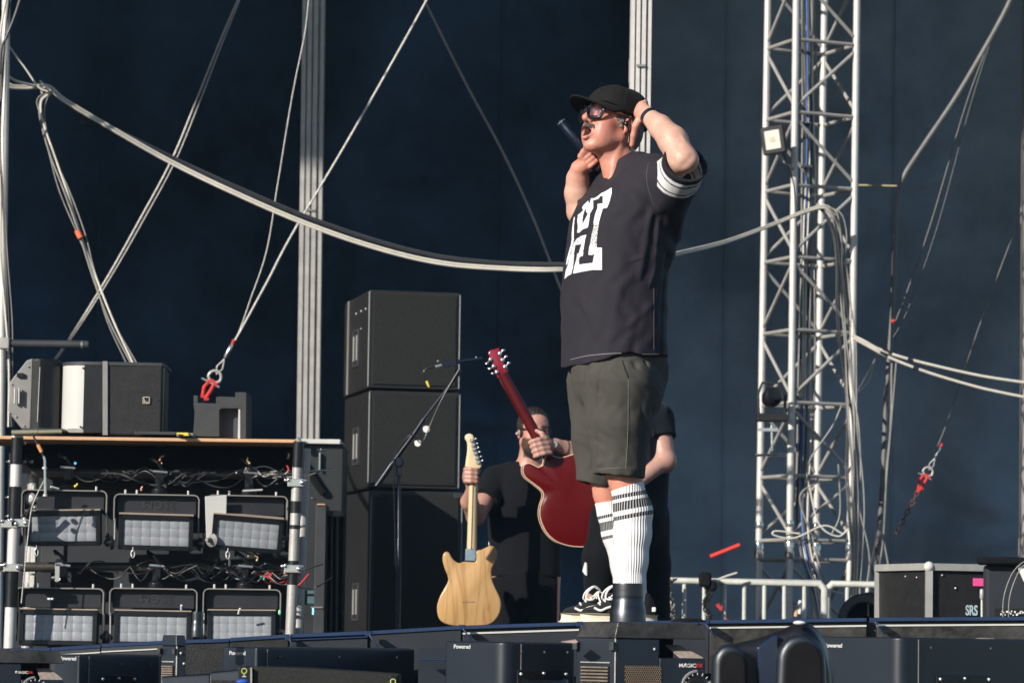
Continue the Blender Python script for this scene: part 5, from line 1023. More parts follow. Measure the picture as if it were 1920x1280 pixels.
def line_on(name, pix, bvh, r, mat, parent, off=.001):
    pts = [q for q in project([(x, y) for x, y in dense(pix, 4)], bvh, off) if q is not None]
    return obj(name, MB().tube(pts, r, 5), mat, parent) if len(pts) > 2 else None
def dense(pix, n):
    v = spline([(x, y, 0) for x, y in pix], n); return [(q.x, q.y) for q in v]
def clothm(name, col, var=.12, rough=.8, sheen=.3, fine=900, bump=.3, scale=6):
    m = M(name, col, rough, 0, var, scale, bump, fine, spec=.12, sheen=sheen); return m
# ------------------------------------------------------------------ the singer
DS = 12.0
S = lambda x, y, dy=0.0: P(x, y, DS + dy)
PX = DS / F
def singer():
    t = thing('person', 'singer in black jersey, flat cap and striped knee socks, one elbow raised', 'person', Vector((S(1155, 1167).x, DS, 1.653)))
    H = S(1148, 236, 0); ya = R(35); fr = frame(H, (-math.cos(ya), -math.sin(ya), 0), R(15))
    shL, elL, wrL = S(1220, 350, -.14), S(1280, 297, -.33), S(1215, 217, -.155); shR, elR, wrR = S(1128, 350, .16), S(1089, 396, .12), S(1086, 316, .06)
    neckb = S(1172, 352, .01)
    lo = Vector((S(1030, 0).x, DS - .5, 1.62)); hi = Vector((S(1340, 0).x, DS + .45, H.z + .16)); g = G(lo, hi, .0036)
    add_head(g, fr)
    g.cone(loc(fr, -.028, 0, -.05), neckb, .058, .064, .02); g.cone(loc(fr, .010, 0, -.07), S(1160, 345, -.01), .034, .040, .025)
    g.cone(loc(fr, -.015, .05, -.06), S(1142, 350, -.05), .013, .010, .012)
    # trunk (inside the clothes)
    g.cone(S(1172, 445, 0), S(1155, 560, 0), .105, .14, .04, flat=((0, 1, 0), 1.2)); g.cone(S(1172, 360, 0), S(1172, 445, 0), .05, .10, .03); g.cone(S(1155, 560, 0), S(1158, 690, 0), .14, .13, .04, flat=((0, 1, 0), 1.2))
    g.cone(S(1172, 365, 0), shL, .06, .050, .04); g.cone(S(1176, 372, .02), shR, .05, .046, .03)
    # raised near arm
    g.cone(shL, elL, .052, .047, .02); g.chain([elL, S(1262, 264, -.28), S(1238, 238, -.21), wrL], [.046, .050, .040, .0285], .014)
    g.ell(S(1287, 302, -.345), (.040, .034, .036), None, .02)
    # hand cupping the back of the head
    pc = S(1203, 209, -.118); g.cone(wrL, pc, .026, .030, .014, flat=((.7, 0, -.7), .75)); g.ell(pc + Vector((.002, .012, .004)), (.024, .042, .034), None, .012)
    for i, (yy, xx) in enumerate([(193, 1209), (200, 1211), (208, 1213), (216, 1213)]):
        a = S(xx, yy, -.095 + .004 * i); b = S(xx + 1, yy - 1 + i, -.055); c = S(xx - 3, yy + i, -.02); e = S(xx - 7, yy + 1 + i, .004)
        g.chain([a, b, c, e], [.0105, .0092, .0085, .0078], .004)
    g.chain([S(1200, 222, -.14), S(1192, 236, -.145), S(1188, 254, -.135), S(1185, 272, -.125)], [.015, .0125, .0105, .0092], .006)
    for a, b, r_, am in [((1292, 268, -.36), (1240, 226, -.24), .006, .0022), ((1270, 282, -.36), (1232, 240, -.26), .006, .0020), ((1300, 290, -.38), (1276, 316, -.38), .010, -.003), ((1262, 300, -.36), (1272, 274, -.36), .008, -.0028), ((1218, 200, -.16), (1206, 190, -.12), .005, .002), ((1208, 216, -.16), (1198, 200, -.14), .0045, .0022), ((1240, 236, -.26), (1252, 262, -.32), .007, -.0022)]: g.fold(S(*a), S(*b), r_, am)
    # far arm with the fist under the microphone
    g.cone(shR, elR, .055, .047, .02); g.chain([elR, S(1084, 362, .105), S(1084, 335, .085), wrR], [.047, .046, .039, .028], .014); g.ell(S(1092, 400, .12), (.042, .042, .04), None, .02)
    T0, T1 = S(1050, 226, .035), S(1118, 307, .045); m = (T1 - T0).normalized(); e1 = Vector((0, -1, 0)); e1 = (e1 - m * e1.dot(m)).normalized(); e2 = m.cross(e1)
    mc = T0.lerp(T1, .87) + Vector((-.008, -.004, -.002)); pal = mc + Vector((-.016, .006, -.020)); g.cone(wrR, pal, .025, .026, .014); g.ell(pal, (.022, .028, .030), None, .01)
    sgn = 1 if e2.x < 0 else -1
    for i in range(4):
        o = mc + m * (.024 - .0155 * i); R_ = .0245 - .0008 * i; pts = []
        for a in np.linspace(-.35, 2.75 - .12 * i, 6): pts.append(o + (e2 * sgn * math.cos(a) + e1 * math.sin(a)) * R_)
        g.chain(pts, [.0092, .0088, .0084, .0080, .0076, .0068], .0025)
    th = mc - m * .024; g.chain([pal + Vector((.002, -.012, .004)), th + (e2 * sgn * .8 + e1 * .6) * .024, th - m * .006 + (e2 * sgn * .2 + e1 * .98) * .022, th - m * .010 + (-e2 * sgn * .3 + e1 * .95) * .021], [.013, .011, .0100, .0085], .005)
    # legs
    nl = [(1165, 760, -.09, .085), (1166, 860, -.09, .064), (1170, 892, -.09, .0535), (1176, 912, -.09, .0525), (1187, 960, -.085, .060), (1186, 1000, -.085, .058), (1183, 1050, -.085, .052), (1182, 1095, -.085, .0455), (1188, 1125, -.085, .040), (1196, 1148, -.085, .036)]
    fl = [(1135, 760, .10, .08), (1133, 860, .10, .058), (1133, 895, .10, .046), (1137, 925, .105, .0430), (1149, 962, .11, .050), (1158, 1000, .115, .048), (1172, 1060, .12, .043), (1176, 1100, .12, .040), (1172, 1128, .12, .036), (1166, 1150, .12, .034)]
    for L_ in (nl, fl): g.chain([S(x, y, d) for x, y, d, r in L_], [r for *_, r in L_], .02)
    g.cone(S(1188, 1140, -.085), S(1120, 1156, -.10), .035, .025, .02); g.cone(S(1160, 1145, .12), S(1090, 1156, .12), .034, .024, .02)
    g.cone(S(1157, 700, 0), S(1165, 770, -.09), .13, .09, .05); g.cone(S(1157, 700, 0), S(1135, 770, .10), .12, .085, .05)
    body = g.mesh('body', SKIN, t, headtone(fr, 1, (.64, .39, .30), (.62, .27, .195), lambda c, p, f, l, u: np.where(((p[:, 2] < S(1170, 870).z)[:, None]), np.array((.62, .27, .19)), c)))
    # ---------------- cap
    q = lambda f, l, u: loc(fr, f, l, u)
    capm = clothm('cap_twill', (.012, .012, .0115), .15, .85, .02, 700, .2); gc = G(H - Vector((.17, .17, .1)), H + Vector((.17, .17, .2)), .003)
    rot = (fr[1], fr[2], fr[3]); Hh, F_, L_, U_ = [A3(v) for v in fr]
    def crown(X, Y, Z):
        dx, dy, dz = X - Hh[0], Y - Hh[1], Z - Hh[2]; f = dx * F_[0] + dy * F_[1] + dz * F_[2]; l = dx * L_[0] + dy * L_[1] + dz * L_[2]; u = dx * U_[0] + dy * U_[1] + dz * U_[2]
        d = (((np.abs((f + .012) / .116)) ** 2.5 + (np.abs(l / .094)) ** 2.5 + (np.abs((u - .034) / .108)) ** 2.5) ** (1 / 2.5) - 1) * .092
        an = np.arctan2(l, f + .012); seam = .0016 * np.exp(-((np.mod(an + math.pi / 6, math.pi / 3) - math.pi / 6) / .03) ** 2) * (u > .06)
        low = (.052 + .30 * np.minimum(f + .02, 0) - .02 * np.exp(-(f / .05) ** 2)) - u
        d = d + seam + .0022 * np.sin(f * 55 + l * 20) * (f < .03) * np.clip((u - .02) * 12, 0, 1)
        return np.maximum(d, low)
    gc.put(A3(H) - .16, A3(H) + .16, crown, .002, pad=.0); gc.ell(q(-.012, 0, .136), (.008, .008, .0045), rot, .003); cap = gc.mesh('flat_cap', capm, t, None, smooth=2)
    vs = []; fs = []; na, nb = 36, 12
    for i in range(na + 1):
        al = R(-74 + 148 * i / na); ca, sa = math.cos(al), math.sin(al); bf, bl = -.012 + .110 * ca, .089 * sa
        for j in range(nb + 1):
            tt = j / nb; ext = .090 * max(0, math.cos(al * .92)) ** .6; f = bf + ext * tt * (1.0 - .12 * abs(sa)); l = bl * (1 + .10 * tt * (1 - abs(sa) ** 4)); u = .052 - .012 * (l / .085) ** 2 * (1 + tt) - .010 * tt + .012 * ca * 0
            vs.append(q(f, l, u))
    for i in range(na):
        for j in range(nb): k = i * (nb + 1) + j; fs.append((k, k + 1, k + nb + 2, k + nb + 1))
    br = obj('brim', MB().add(vs, fs), capm, cap, smooth=60); so_ = br.modifiers.new('th', 'SOLIDIFY'); so_.thickness = .0055; so_.offset = 0
    off = worldloc(cap); logo = spline([q(.094, .028, .085), q(.098, .014, .105), q(.092, .016, .122), q(.080, .034, .118)], 4)
    obj('stitching', MB().tube(logo, .0012, 5), M('black_thread', (.004, .004, .004), .5), cap)
    # ---------------- hair
    gh = G(H - Vector((.15, .15, .15)), H + Vector((.15, .15, .15)), .003)
    def hairf(X, Y, Z):
        dx, dy, dz = X - Hh[0], Y - Hh[1], Z - Hh[2]; f = dx * F_[0] + dy * F_[1] + dz * F_[2]; l = dx * L_[0] + dy * L_[1] + dz * L_[2]; u = dx * U_[0] + dy * U_[1] + dz * U_[2]
        d = f_ell(X, Y, Z, Hh + F_ * -.022 + U_ * .0, (.097, .0845, .110), rot)
        d = d + .0018 * np.sin(l * 400 + f * 260 + 3 * np.sin(u * 90)) + .001 * np.sin(f * 900 + u * 300)
        front = (f - np.clip(.028 + u * .9 + .003 * np.sin(u * 700), -.012, .046)); front = np.where((u < -.022) & (f > -.03), f + .032, front); side = np.where(np.abs(l) > .05, front, f - .03); low = -(u + .105); earh = .027 - np.sqrt(((f + .014) * 1.1) ** 2 + (u + .002) ** 2 * .8)
        return np.maximum(np.maximum(np.maximum(d, side), low), earh)
    gh.put(A3(H) - .14, A3(H) + .14, hairf, .002, pad=0)
    hm = M('greying_hair', (.16, .145, .13), .6, 0, .85, 130, .6, 300, stretch=(1, 1, .25)); gh.mesh('hair', hm, t, smooth=1)
    mu = MB(); rg = random.Random(3)
    for i in range(260):
        l = rg.uniform(-.033, .033); u0 = -.029 - abs(l) * .28 + rg.uniform(-.008, .004); f = .1075 - l * l * 17 + (.004 if u0 < -.033 else .0)
        a = q(f - .006, l, u0); b = q(f + .001, l * 1.12 + rg.uniform(-.002, .002), u0 - .007); mu.tube([a, a.lerp(b, .5) + fr[1] * .002, b], [.0012, .0011, .0004], 4)
    obj('moustache', mu, M('moustache_hair', (.13, .115, .105), .6, 0, .5, 200), t)
    # ---------------- glasses
    gl = thing_child('glasses', t, q(.1, 0, .018)); fm = MB(); frm = M('black_acetate', (.006, .006, .008), .15, 0, .1, 5, coat=.8); lens = MB()
    for m_ in (-1, 1):
        pts = []
        for a in np.linspace(0, 2 * math.pi, 28, endpoint=False):
            ex = .55; x = math.copysign(abs(math.cos(a)) ** ex, math.cos(a)) * .0300; z = math.copysign(abs(math.sin(a)) ** ex, math.sin(a)) * .0260
            if z < 0: x *= .92
            l = m_ * .0355 + x; pts.append(q(.1145 - l * l * 5.0, l, .013 + z))
        fm.tube(pts + [pts[0]], .0062, 8, False); lens.poly([p_ - fr[1] * .001 for p_ in pts])
        fm.tube([q(.1135 - .0036 * 5.5, m_ * .060, .031), q(.092, m_ * .068, .032)], .005, 8)
        tp = MB(); a, b = q(.092, m_ * .069, .030), q(-.012, m_ * .0835, .020); up = fr[3] * .0075; sd = fr[2] * .0022; tp.hexa([a - up - sd, a - up + sd, b - up * .5 + sd, b - up * .5 - sd, a + up - sd, a + up + sd, b + up * .6 + sd, b + up * .6 - sd]); obj('temple', tp, frm, gl, bevel=.0015)
    fm.tube([q(.1125, -.008, .024), q(.1155, 0, .026), q(.1125, .008, .024)], .0038, 8)
    obj('rim', fm, frm, gl)
    lm = bpy.data.materials.new('coated_lens'); lm.use_nodes = True; b_ = lm.node_tree.nodes['Principled BSDF']; b_.inputs['Base Color'].default_value = (.35, .30, .42, 1); b_.inputs['Alpha'].default_value = .13; b_.inputs['Roughness'].default_value = .04; b_.inputs['Coat Weight'].default_value = .4; b_.inputs['Coat Tint'].default_value = (.6, .6, 1, 1)
    obj('lens', lens, lm, gl, recalc=False)
    # in-ear piece
    ep = MB().sphere(q(.004, .088, -.004), .0085, 12, (1, .8, 1.2)).tube([q(.004, .092, .0), q(-.004, .093, .018), q(-.018, .088, .028)], .002, 6).tube([q(.004, .09, -.004), q(-.02, .085, -.03), q(-.045, .07, -.08)], .0018, 6); obj('ear_monitor', ep, blackgloss, t)
    # wristband
    ax = (S(1238, 238, -.21) - wrL).normalized(); wb = wrL + ax * .012; obj('wristband', MB().lathe([(.0315, -.008), (.0335, -.0075), (.0335, .0075), (.0315, .008), (.0300, .0), (.0315, -.008)], wb, ax, 40, caps=False), M('navy_rubber', (.010, .016, .035), .35, 0, .1, 10, coat=.3), t)
    # ---------------- jersey
    ph = R(25); phi = (-math.cos(ph), -math.sin(ph)); c_, s_ = math.cos(ph), math.sin(ph); sec = []
    for y, xl, xr, b in [(700, 1056, 1249, .215), (672, 1056.5, 1248, .215), (640, 1056.5, 1246, .215), (600, 1056, 1246, .215), (560, 1056, 1247, .215), (530, 1057.5, 1249, .215), (500, 1060.5, 1253, .215), (470, 1064, 1257, .215), (440, 1067, 1258, .215), (410, 1073, 1256, .21), (385, 1084, 1252, .20), (362, 1100, 1246, .185), (345, 1116, 1238, .165), (330, 1132, 1232, .14), (315, 1150, 1226, .105)]:
        w_ = (xr - xl) / 2 * PX; c = S((xl + xr) / 2, y); sec.append((c.z, c.x, DS, max(.03, math.sqrt(max(1e-4, w_ * w_ - (b * s_) ** 2)) / c_), b))
    gs = G(Vector((S(1035, 0).x, DS - .52, S(0, 705).z)), Vector((S(1345, 0).x, DS + .36, S(0, 270).z)), .0036)
    zt = sec[-1][0]; hem = S(1150, 672).z
    slo, shi = (sec[0][1] - .35, DS - .35, sec[0][0]), (sec[0][1] + .35, DS + .35, zt)
    def hemz(X, Y):  # hem dips at the front
        u = (X - sec[2][1]) * phi[0] + (Y - DS) * phi[1]; return hem - .034 * np.clip((u - .07) / .09, 0, 1) ** 1.5 + .004 * np.sin(u * 40)
    gs.put(slo, shi, lambda X, Y, Z: np.maximum(np.maximum(f_loft(X, Y, Z, sec, phi), Z - zt), hemz(X, Y) - Z), .003, pad=.06)
    gs.cone(S(1182, 322, .0), shL, .072, .066, .03); gs.cone(S(1170, 340, .02), shR, .068, .062, .03); gs.cone(S(1186, 312, .02), S(1206, 322, -.02), .055, .055, .03)
    gs.cone(S(1130, 374, .07), S(1150, 372, -.05), .030, .030, .03); gs.cone(S(1150, 372, -.05), S(1178, 350, -.09), .030, .034, .03)
    # sleeves
    def sleeve(a, b, ra, rb, cut, flat=None):
        a_, b_ = A3(a), A3(b); n = (b_ - a_) / np.linalg.norm(b_ - a_); e = a_ + (b_ - a_) * cut; m = max(ra, rb) * 1.2
        gs.put(np.minimum(a_, b_) - m, np.maximum(a_, b_) + m, lambda X, Y, Z: np.maximum(f_cone(X, Y, Z, a_, b_, ra, rb, flat), (X - e[0]) * n[0] + (Y - e[1]) * n[1] + (Z - e[2]) * n[2]), .022, pad=.03)
    nb_ = S(1285, 306, -.33); sA = S(1246, 388, -.13); sE = nb_ + (nb_ - sA) * .25
    sleeve(sA, sE, .070, .083, .80); gs.cone(shL, S(1252, 360, -.2), .07, .062, .04); gs.cone(shL, S(1256, 328, -.25), .070, .058, .03); gs.cone(S(1186, 318, -.02), S(1228, 322, -.15), .058, .062, .03); gs.cone(S(1258, 352, -.17), S(1250, 430, -.03), .055, .05, .04); gs.cone(S(1245, 400, -.11), S(1240, 470, -.05), .05, .04, .04)
    gs.cone(S(1258, 372, -.20), S(1262, 440, -.08), .03, .022, .03)
    a_, b_ = A3(sA), A3(sE); gs.cone(a_ + (b_ - a_) * .55, b_ + (b_ - a_) * .2, .060, .076, .004, sub=True)
    er = S(1083, 404, .13); sleeve(shR, er, .072, .078, .86); gs.cone(S(1118, 365, .15), er + (er - shR) * .4, .045, .064, .004, sub=True)
    # neck opening
    gs.cone(loc(fr, -.028, 0, -.05), S(1176, 303, .01), .066, .066, .006, sub=True); gs.cone(S(1152, 285, -.01), S(1148, 322, -.02), .042, .025, .006, sub=True)
    # open below
    gs.put(slo, (shi[0], shi[1], hem + .1), lambda X, Y, Z: np.maximum(f_loft(X, Y, Z, sec, phi, .020), Z - (hem + .045)), .004, sub=True, pad=.0)
    fo = gs.fold
    for a, b, r_, am in [((1222, 345, -.19), (1150, 470, -.16), .011, .006), ((1215, 335, -.2), (1120, 430, -.14), .010, -.005), ((1228, 360, -.2), (1200, 520, -.2), .012, .006), ((1236, 380, -.18), (1226, 660, -.2), .010, .006), ((1246, 470, -.12), (1240, 660, -.15), .012, -.006), ((1205, 345, -.18), (1170, 560, -.2), .010, -.004), ((1130, 380, -.1), (1100, 560, -.14), .014, .004), ((1085, 560, -.13), (1150, 660, -.2), .016, .004), ((1210, 560, -.21), (1186, 665, -.21), .012, -.005), ((1160, 540, -.21), (1140, 668, -.2), .015, .004), ((1240, 420, -.12), (1262, 380, -.2), .008, -.008), ((1248, 385, -.17), (1256, 430, -.12), .007, .007), ((1238, 350, -.2), (1246, 400, -.16), .006, -.007), ((1195, 300, -.09), (1160, 345, -.12), .008, .005), ((1208, 316, -.13), (1165, 390, -.15), .008, -.005), ((1260, 440, -.08), (1256, 500, -.1), .010, .007), ((1100, 430, -.12), (1190, 380, -.18), .012, .003), ((1180, 610, -.21), (1235, 560, -.18), .012, .003), ((1232, 400, -.16), (1200, 440, -.2), .005, -.004), ((1236, 420, -.15), (1196, 480, -.2), .005, .004), ((1226, 390, -.18), (1180, 420, -.2), .004, .003), ((1215, 330, -.2), (1190, 372, -.18), .005, -.004), ((1105, 470, -.12), (1160, 500, -.2), .006, -.003), ((1150, 500, -.2), (1210, 480, -.21), .006, .003), ((1120, 620, -.18), (1190, 640, -.21), .006, -.003), ((1196, 640, -.21), (1236, 620, -.18), .006, -.004), ((1075, 600, -.08), (1110, 640, -.14), .007, .003), ((1232, 480, -.16), (1214, 560, -.2), .005, .004), ((1140, 440, -.18), (1190, 410, -.2), .006, -.003), ((1252, 470, -.1), (1236, 540, -.14), .006, .006)]:
        fo(S(*a), S(*b), r_, am)
    sl, X = gs.reg(slo, shi, .0)
    gs.a[sl] += (.0022 * np.sin(X[0] * 38 + X[2] * 13 + 2 * np.sin(X[2] * 17)) * np.sin(X[1] * 23 + X[2] * 7) + .0012 * np.sin(X[0] * 90 + 3 * np.sin(X[2] * 30))).astype(np.float32)
    n_ = A3((nb_ - sA).normalized()); e_ = A3(sA) + (A3(sE) - A3(sA)) * .80
    n2 = A3((er - shR).normalized()); e2_ = A3(shR) + (A3(er) - A3(shR)) * .86; zc = sec[5][0]
    def jcol(p):
        c = np.tile(np.array((.0245, .0220, .0295)), (len(p), 1)); s1 = -(p - e_) @ n_; dist = np.linalg.norm(p - A3(elL), axis=1)
        on = (s1 > -.01) & (s1 < .115) & (dist < .19) & (np.linalg.norm((p - A3(sA)) - ((p - A3(sA)) @ n_)[:, None] * n_, axis=1) < .096) & (p[:, 0] > S(1232, 300, -.25).x)
        w = on & (((s1 > .021) & (s1 < .036)) | ((s1 > .042) & (s1 < .077)) | ((s1 > .083) & (s1 < .095))); c[w] = (.80, .80, .80); c[on & ~w & (s1 < .096)] = (.016, .016, .020)
        s2 = -(p - e2_) @ n2; on2 = (s2 > -.01) & (s2 < .05) & (p[:, 1] > DS + .07); w2 = on2 & (((s2 > .008) & (s2 < .016)) | ((s2 > .021) & (s2 < .04))); c[w2] = (.80, .80, .80)
        return c
    jm = clothm('jersey_mesh', (.2, .2, .2), .1, .6, .04, 1100, .35); tn = jm.node_tree; bs = tn.nodes['Principled BSDF']; at = tn.nodes.new('ShaderNodeAttribute'); at.attribute_name = 'tone'
    tn.links.new(at.outputs['Color'], bs.inputs['Base Color'])
    jer = gs.mesh('jersey', jm, t, jcol, smooth=2); bv = bvh_of(jer)
    # print on the chest: letters seen edge on
    sc = lambda L: [(1040 + x / 6.4, 340 + y / 6.4) for x, y in L]
    outer = sc([(690, 80), (660, 95), (625, 120), (560, 150), (520, 185), (480, 208), (440, 210), (435, 235), (425, 275), (415, 255), (405, 240), (345, 300), (335, 320), (350, 350), (285, 410), (278, 470), (285, 560), (275, 620), (305, 615), (340, 580), (405, 553), (420, 470), (430, 390), (465, 330), (470, 270), (470, 232), (530, 215), (550, 185), (583, 180), (583, 268), (520, 275), (520, 320), (490, 400), (475, 470), (470, 560), (450, 640), (440, 700), (430, 760), (415, 810), (413, 885), (480, 880), (460, 978), (300, 998), (300, 930), (312, 905), (345, 895), (355, 800), (370, 700), (388, 640), (330, 655), (270, 690), (235, 740), (215, 800), (205, 860), (180, 920), (170, 990), (140, 1070), (125, 1175), (165, 1135), (205, 1115), (225, 1040), (235, 960), (240, 900), (262, 870), (290, 860), (275, 880), (262, 950), (240, 1030), (226, 1108), (330, 1085), (450, 1065), (570, 1062), (570, 798), (508, 795), (510, 720), (520, 600), (535, 500), (560, 400), (580, 330), (632, 322), (660, 250), (688, 150)])
    hole1 = sc([(372, 330), (345, 415), (338, 520), (385, 430), (405, 390), (385, 375), (380, 345)]); hole2 = sc([(330, 755), (255, 765), (240, 860), (240, 895), (262, 870), (295, 862), (312, 800)])
    left = sc([(238, 430), (222, 520), (212, 620), (208, 740), (175, 850), (150, 940), (145, 1005), (160, 990), (185, 900), (212, 800), (240, 690), (235, 600), (240, 520), (248, 430)])
    lp2 = sc([(150, 1000), (165, 1000), (200, 940), (195, 1020), (190, 1060), (130, 1100)])
    rg2 = np.random.RandomState(5); cr = rg2.uniform(-1, 1, (200, 200))
    def keep(x, y):
        z = 1 if (1108 < x < 1124 and 420 < y < 465) else .55 if (1112 < x < 1127 and 465 < y < 490) or (1072 < x < 1095 and 445 < y < 490) else 0
        return not (z and cr[int(x * 1.3) % 200, int(y * 1.3) % 200] + .4 * math.sin(x * 1.9 + y * .7) > 1.15 - z * .85)
    dm = M('white_print', (.74, .74, .75), .6, 0, .05, 60)
    decal('chest_print', [outer, hole1, hole2], bv, dm, jer, .0022, .8, keep); decal('chest_print', [left], bv, dm, jer, .0022, .8)
    # hem band, stitching, side seam
    line_on('hem_stitch', [(1070, 674), (1100, 667), (1140, 663), (1165, 662)], bv, .0016, M('grey_thread', (.20, .19, .21), .6), jer); line_on('hem_stitch', [(1205, 664), (1225, 664), (1236, 664)], bv, .0012, MATS['grey_thread'], jer)
    line_on('side_seam', [(1226, 540), (1226, 600), (1226, 655)], bv, .0010, M('jersey_seam', (.09, .08, .095), .7), jer)  # seam lines in a colour paler than the jersey
    line_on('armhole_seam', [(1216, 305), (1212, 330), (1216, 355), (1226, 385)], bv, .0012, MATS['jersey_seam'], jer)
    line_on('collar_rib', [(1204, 297), (1185, 306), (1165, 322), (1148, 338), (1132, 349), (1122, 349)], bv, .0035, M('rib_black', (.012, .012, .015), .8), jer, -.001)
    # ---------------- shorts
    gp = G(Vector((S(1045, 0).x, DS - .32, S(0, 925).z)), Vector((S(1262, 0).x, DS + .32, S(0, 640).z)), .0036)
    def leg(pts, hz, n):
        P_ = [(A3(S(x, y, d)), r) for x, y, d, r in pts]; z0 = hz
        for (a, ra), (b, rb) in zip(P_[:-1], P_[1:]):
            gp.put(np.minimum(a, b) - max(ra, rb) * 1.15, np.maximum(a, b) + max(ra, rb) * 1.15, lambda X, Y, Z, a=a, b=b, ra=ra, rb=rb: np.maximum(f_cone(X, Y, Z, a, b, ra, rb, ((0, 1, 0), 1.1)), z0 + n * (X - P_[-1][0][0]) - Z), .016, pad=.03)
    gp.cone(S(1157, 640, 0), S(1157, 700, .0), .166, .160, .02, flat=((0, 1, 0), 1.18)); gp.cone(S(1196, 700, -.02), S(1190, 745, -.04), .10, .09, .05)
    leg([(1125, 720, .10, .118), (1117, 820, .11, .083), (1118, 900, .115, .067), (1118, 935, .115, .066)], S(1118, 905).z, -.25)
    leg([(1166, 724, -.078, .138), (1160, 790, -.085, .112), (1161, 880, -.09, .0865), (1161, 925, -.09, .086)], S(1161, 893).z, -.10)
    # hollow hems
    gp.cone(S(1161, 875, -.09), S(1161, 940, -.09), .077, .078, .003, sub=True, flat=((0, 1, 0), 1.1)); gp.cone(S(1118, 890, .115), S(1118, 950, .115), .057, .058, .003, sub=True, flat=((0, 1, 0), 1.1))
    for a, b, r_, am in [((1100, 690, -.15), (1094, 790, -.1), .012, -.016), ((1094, 790, -.1), (1102, 900, -.02), .010, -.014), ((1115, 700, -.19), (1112, 880, -.15), .012, .006), ((1140, 715, -.21), (1178, 722, -.22), .007, -.002), ((1178, 700, -.22), (1176, 880, -.18), .004, .003), ((1190, 680, -.2), (1206, 800, -.17), .010, -.006), ((1200, 690, -.19), (1216, 800, -.15), .010, .009), ((1210, 680, -.17), (1224, 770, -.13), .008, -.010), ((1204, 820, -.16), (1196, 880, -.15), .008, -.006), ((1080, 740, -.05), (1092, 770, -.05), .008, .006), ((1090, 850, -.03), (1108, 835, -.05), .006, .005), ((1120, 870, -.16), (1150, 860, -.18), .010, .004), ((1205, 860, -.13), (1180, 885, -.17), .009, .006), ((1150, 760, -.2), (1178, 770, -.2), .009, -.003), ((1152, 800, -.2), (1178, 795, -.2), .008, .003), ((1090, 760, 0), (1070, 790, .02), .008, -.005), ((1120, 740, -.19), (1172, 752, -.2), .005, .003), ((1126, 812, -.17), (1172, 822, -.19), .005, -.003), ((1130, 842, -.17), (1150, 872, -.17), .006, .004), ((1072, 812, -.02), (1106, 822, -.05), .005, -.004), ((1182, 840, -.18), (1202, 812, -.16), .005, .004), ((1186, 742, -.2), (1212, 722, -.18), .006, -.006), ((1128, 690, -.2), (1122, 740, -.19), .005, -.004), ((1146, 688, -.21), (1144, 730, -.21), .005, .003)]:
        gp.fold(S(*a), S(*b), r_, am)
    sl, X = gp.reg(gp.lo, gp.lo + gp.n * gp.h, 0); gp.a[sl] += (.0012 * np.sin(X[0] * 130 + X[2] * 55 + 3 * np.sin(X[2] * 33)) * np.sin(X[2] * 70 + X[1] * 40) + .0022 * np.sin(X[2] * 45 + 2.5 * np.sin(X[0] * 20)) * np.sin(X[1] * 19 + X[0] * 12)).astype(np.float32)
    shm = clothm('olive_twill', (.064, .061, .053), .08, .8, .04, 1000, .25); sho = gp.mesh('shorts', shm, t, smooth=2); bs_ = bvh_of(sho)
    line_on('side_seam', [(1178, 712), (1178, 780), (1176, 840), (1173, 878)], bs_, .0011, M('olive_seam', (.17, .16, .13), .7), sho); line_on('pocket_edge', [(1167, 676), (1172, 692), (1178, 708)], bs_, .0022, MATS['deep_black'], sho)
    line_on('hem_stitch', [(1120, 880), (1150, 877), (1200, 876)], bs_, .0009, MATS['olive_seam'], sho)
    # ---------------- socks
    def sockmat(name, bands, cx, cy, slope):
        m = bpy.data.materials.new(name); m.use_nodes = True; tt = m.node_tree; b = tt.nodes['Principled BSDF']; b.inputs['Roughness'].default_value = .8
        N = tt.nodes.new; ln = tt.links.new; gm = N('ShaderNodeNewGeometry'); sp = N('ShaderNodeSeparateXYZ'); ln(gm.outputs['Position'], sp.inputs[0])
        def mt(op, a, b_=None):
            n = N('ShaderNodeMath'); n.operation = op
            for i, v in enumerate((a, b_)):
                if v is None: continue
                if isinstance(v, (int, float)): n.inputs[i].default_value = v
                else: ln(v, n.inputs[i])
            return n.outputs[0]
        dx, dy = mt('SUBTRACT', sp.outputs[0], cx), mt('SUBTRACT', sp.outputs[1], cy); z = mt('SUBTRACT', sp.outputs[2], mt('MULTIPLY', dx, slope)); ang = mt('ARCTAN2', dy, dx)
        rib = mt('SINE', mt('MULTIPLY', ang, 42.0)); cov = None
        for z0, z1 in bands:
            w_ = mt('MULTIPLY', mt('GREATER_THAN', z, z0), mt('LESS_THAN', z, z1)); cov = w_ if cov is None else mt('ADD', cov, w_)
        r2 = mt('MULTIPLY', mt('GREATER_THAN', rib, -.6), 1.0); dark = mt('MULTIPLY', cov, mt('ADD', mt('MULTIPLY', r2, .55), .45)); mx = N('ShaderNodeMix'); mx.data_type = 'RGBA'; ln(dark, mx.inputs[0]); mx.inputs[6].default_value = (.82, .80, .80, 1); mx.inputs[7].default_value = (.012, .012, .014, 1); ln(mx.outputs[2], b.inputs['Base Color'])
        bp = N('ShaderNodeBump'); bp.inputs['Strength'].default_value = .55; bp.inputs['Distance'].default_value = .0022; ln(rib, bp.inputs['Height']); ln(bp.outputs[0], b.inputs['Normal']); return m
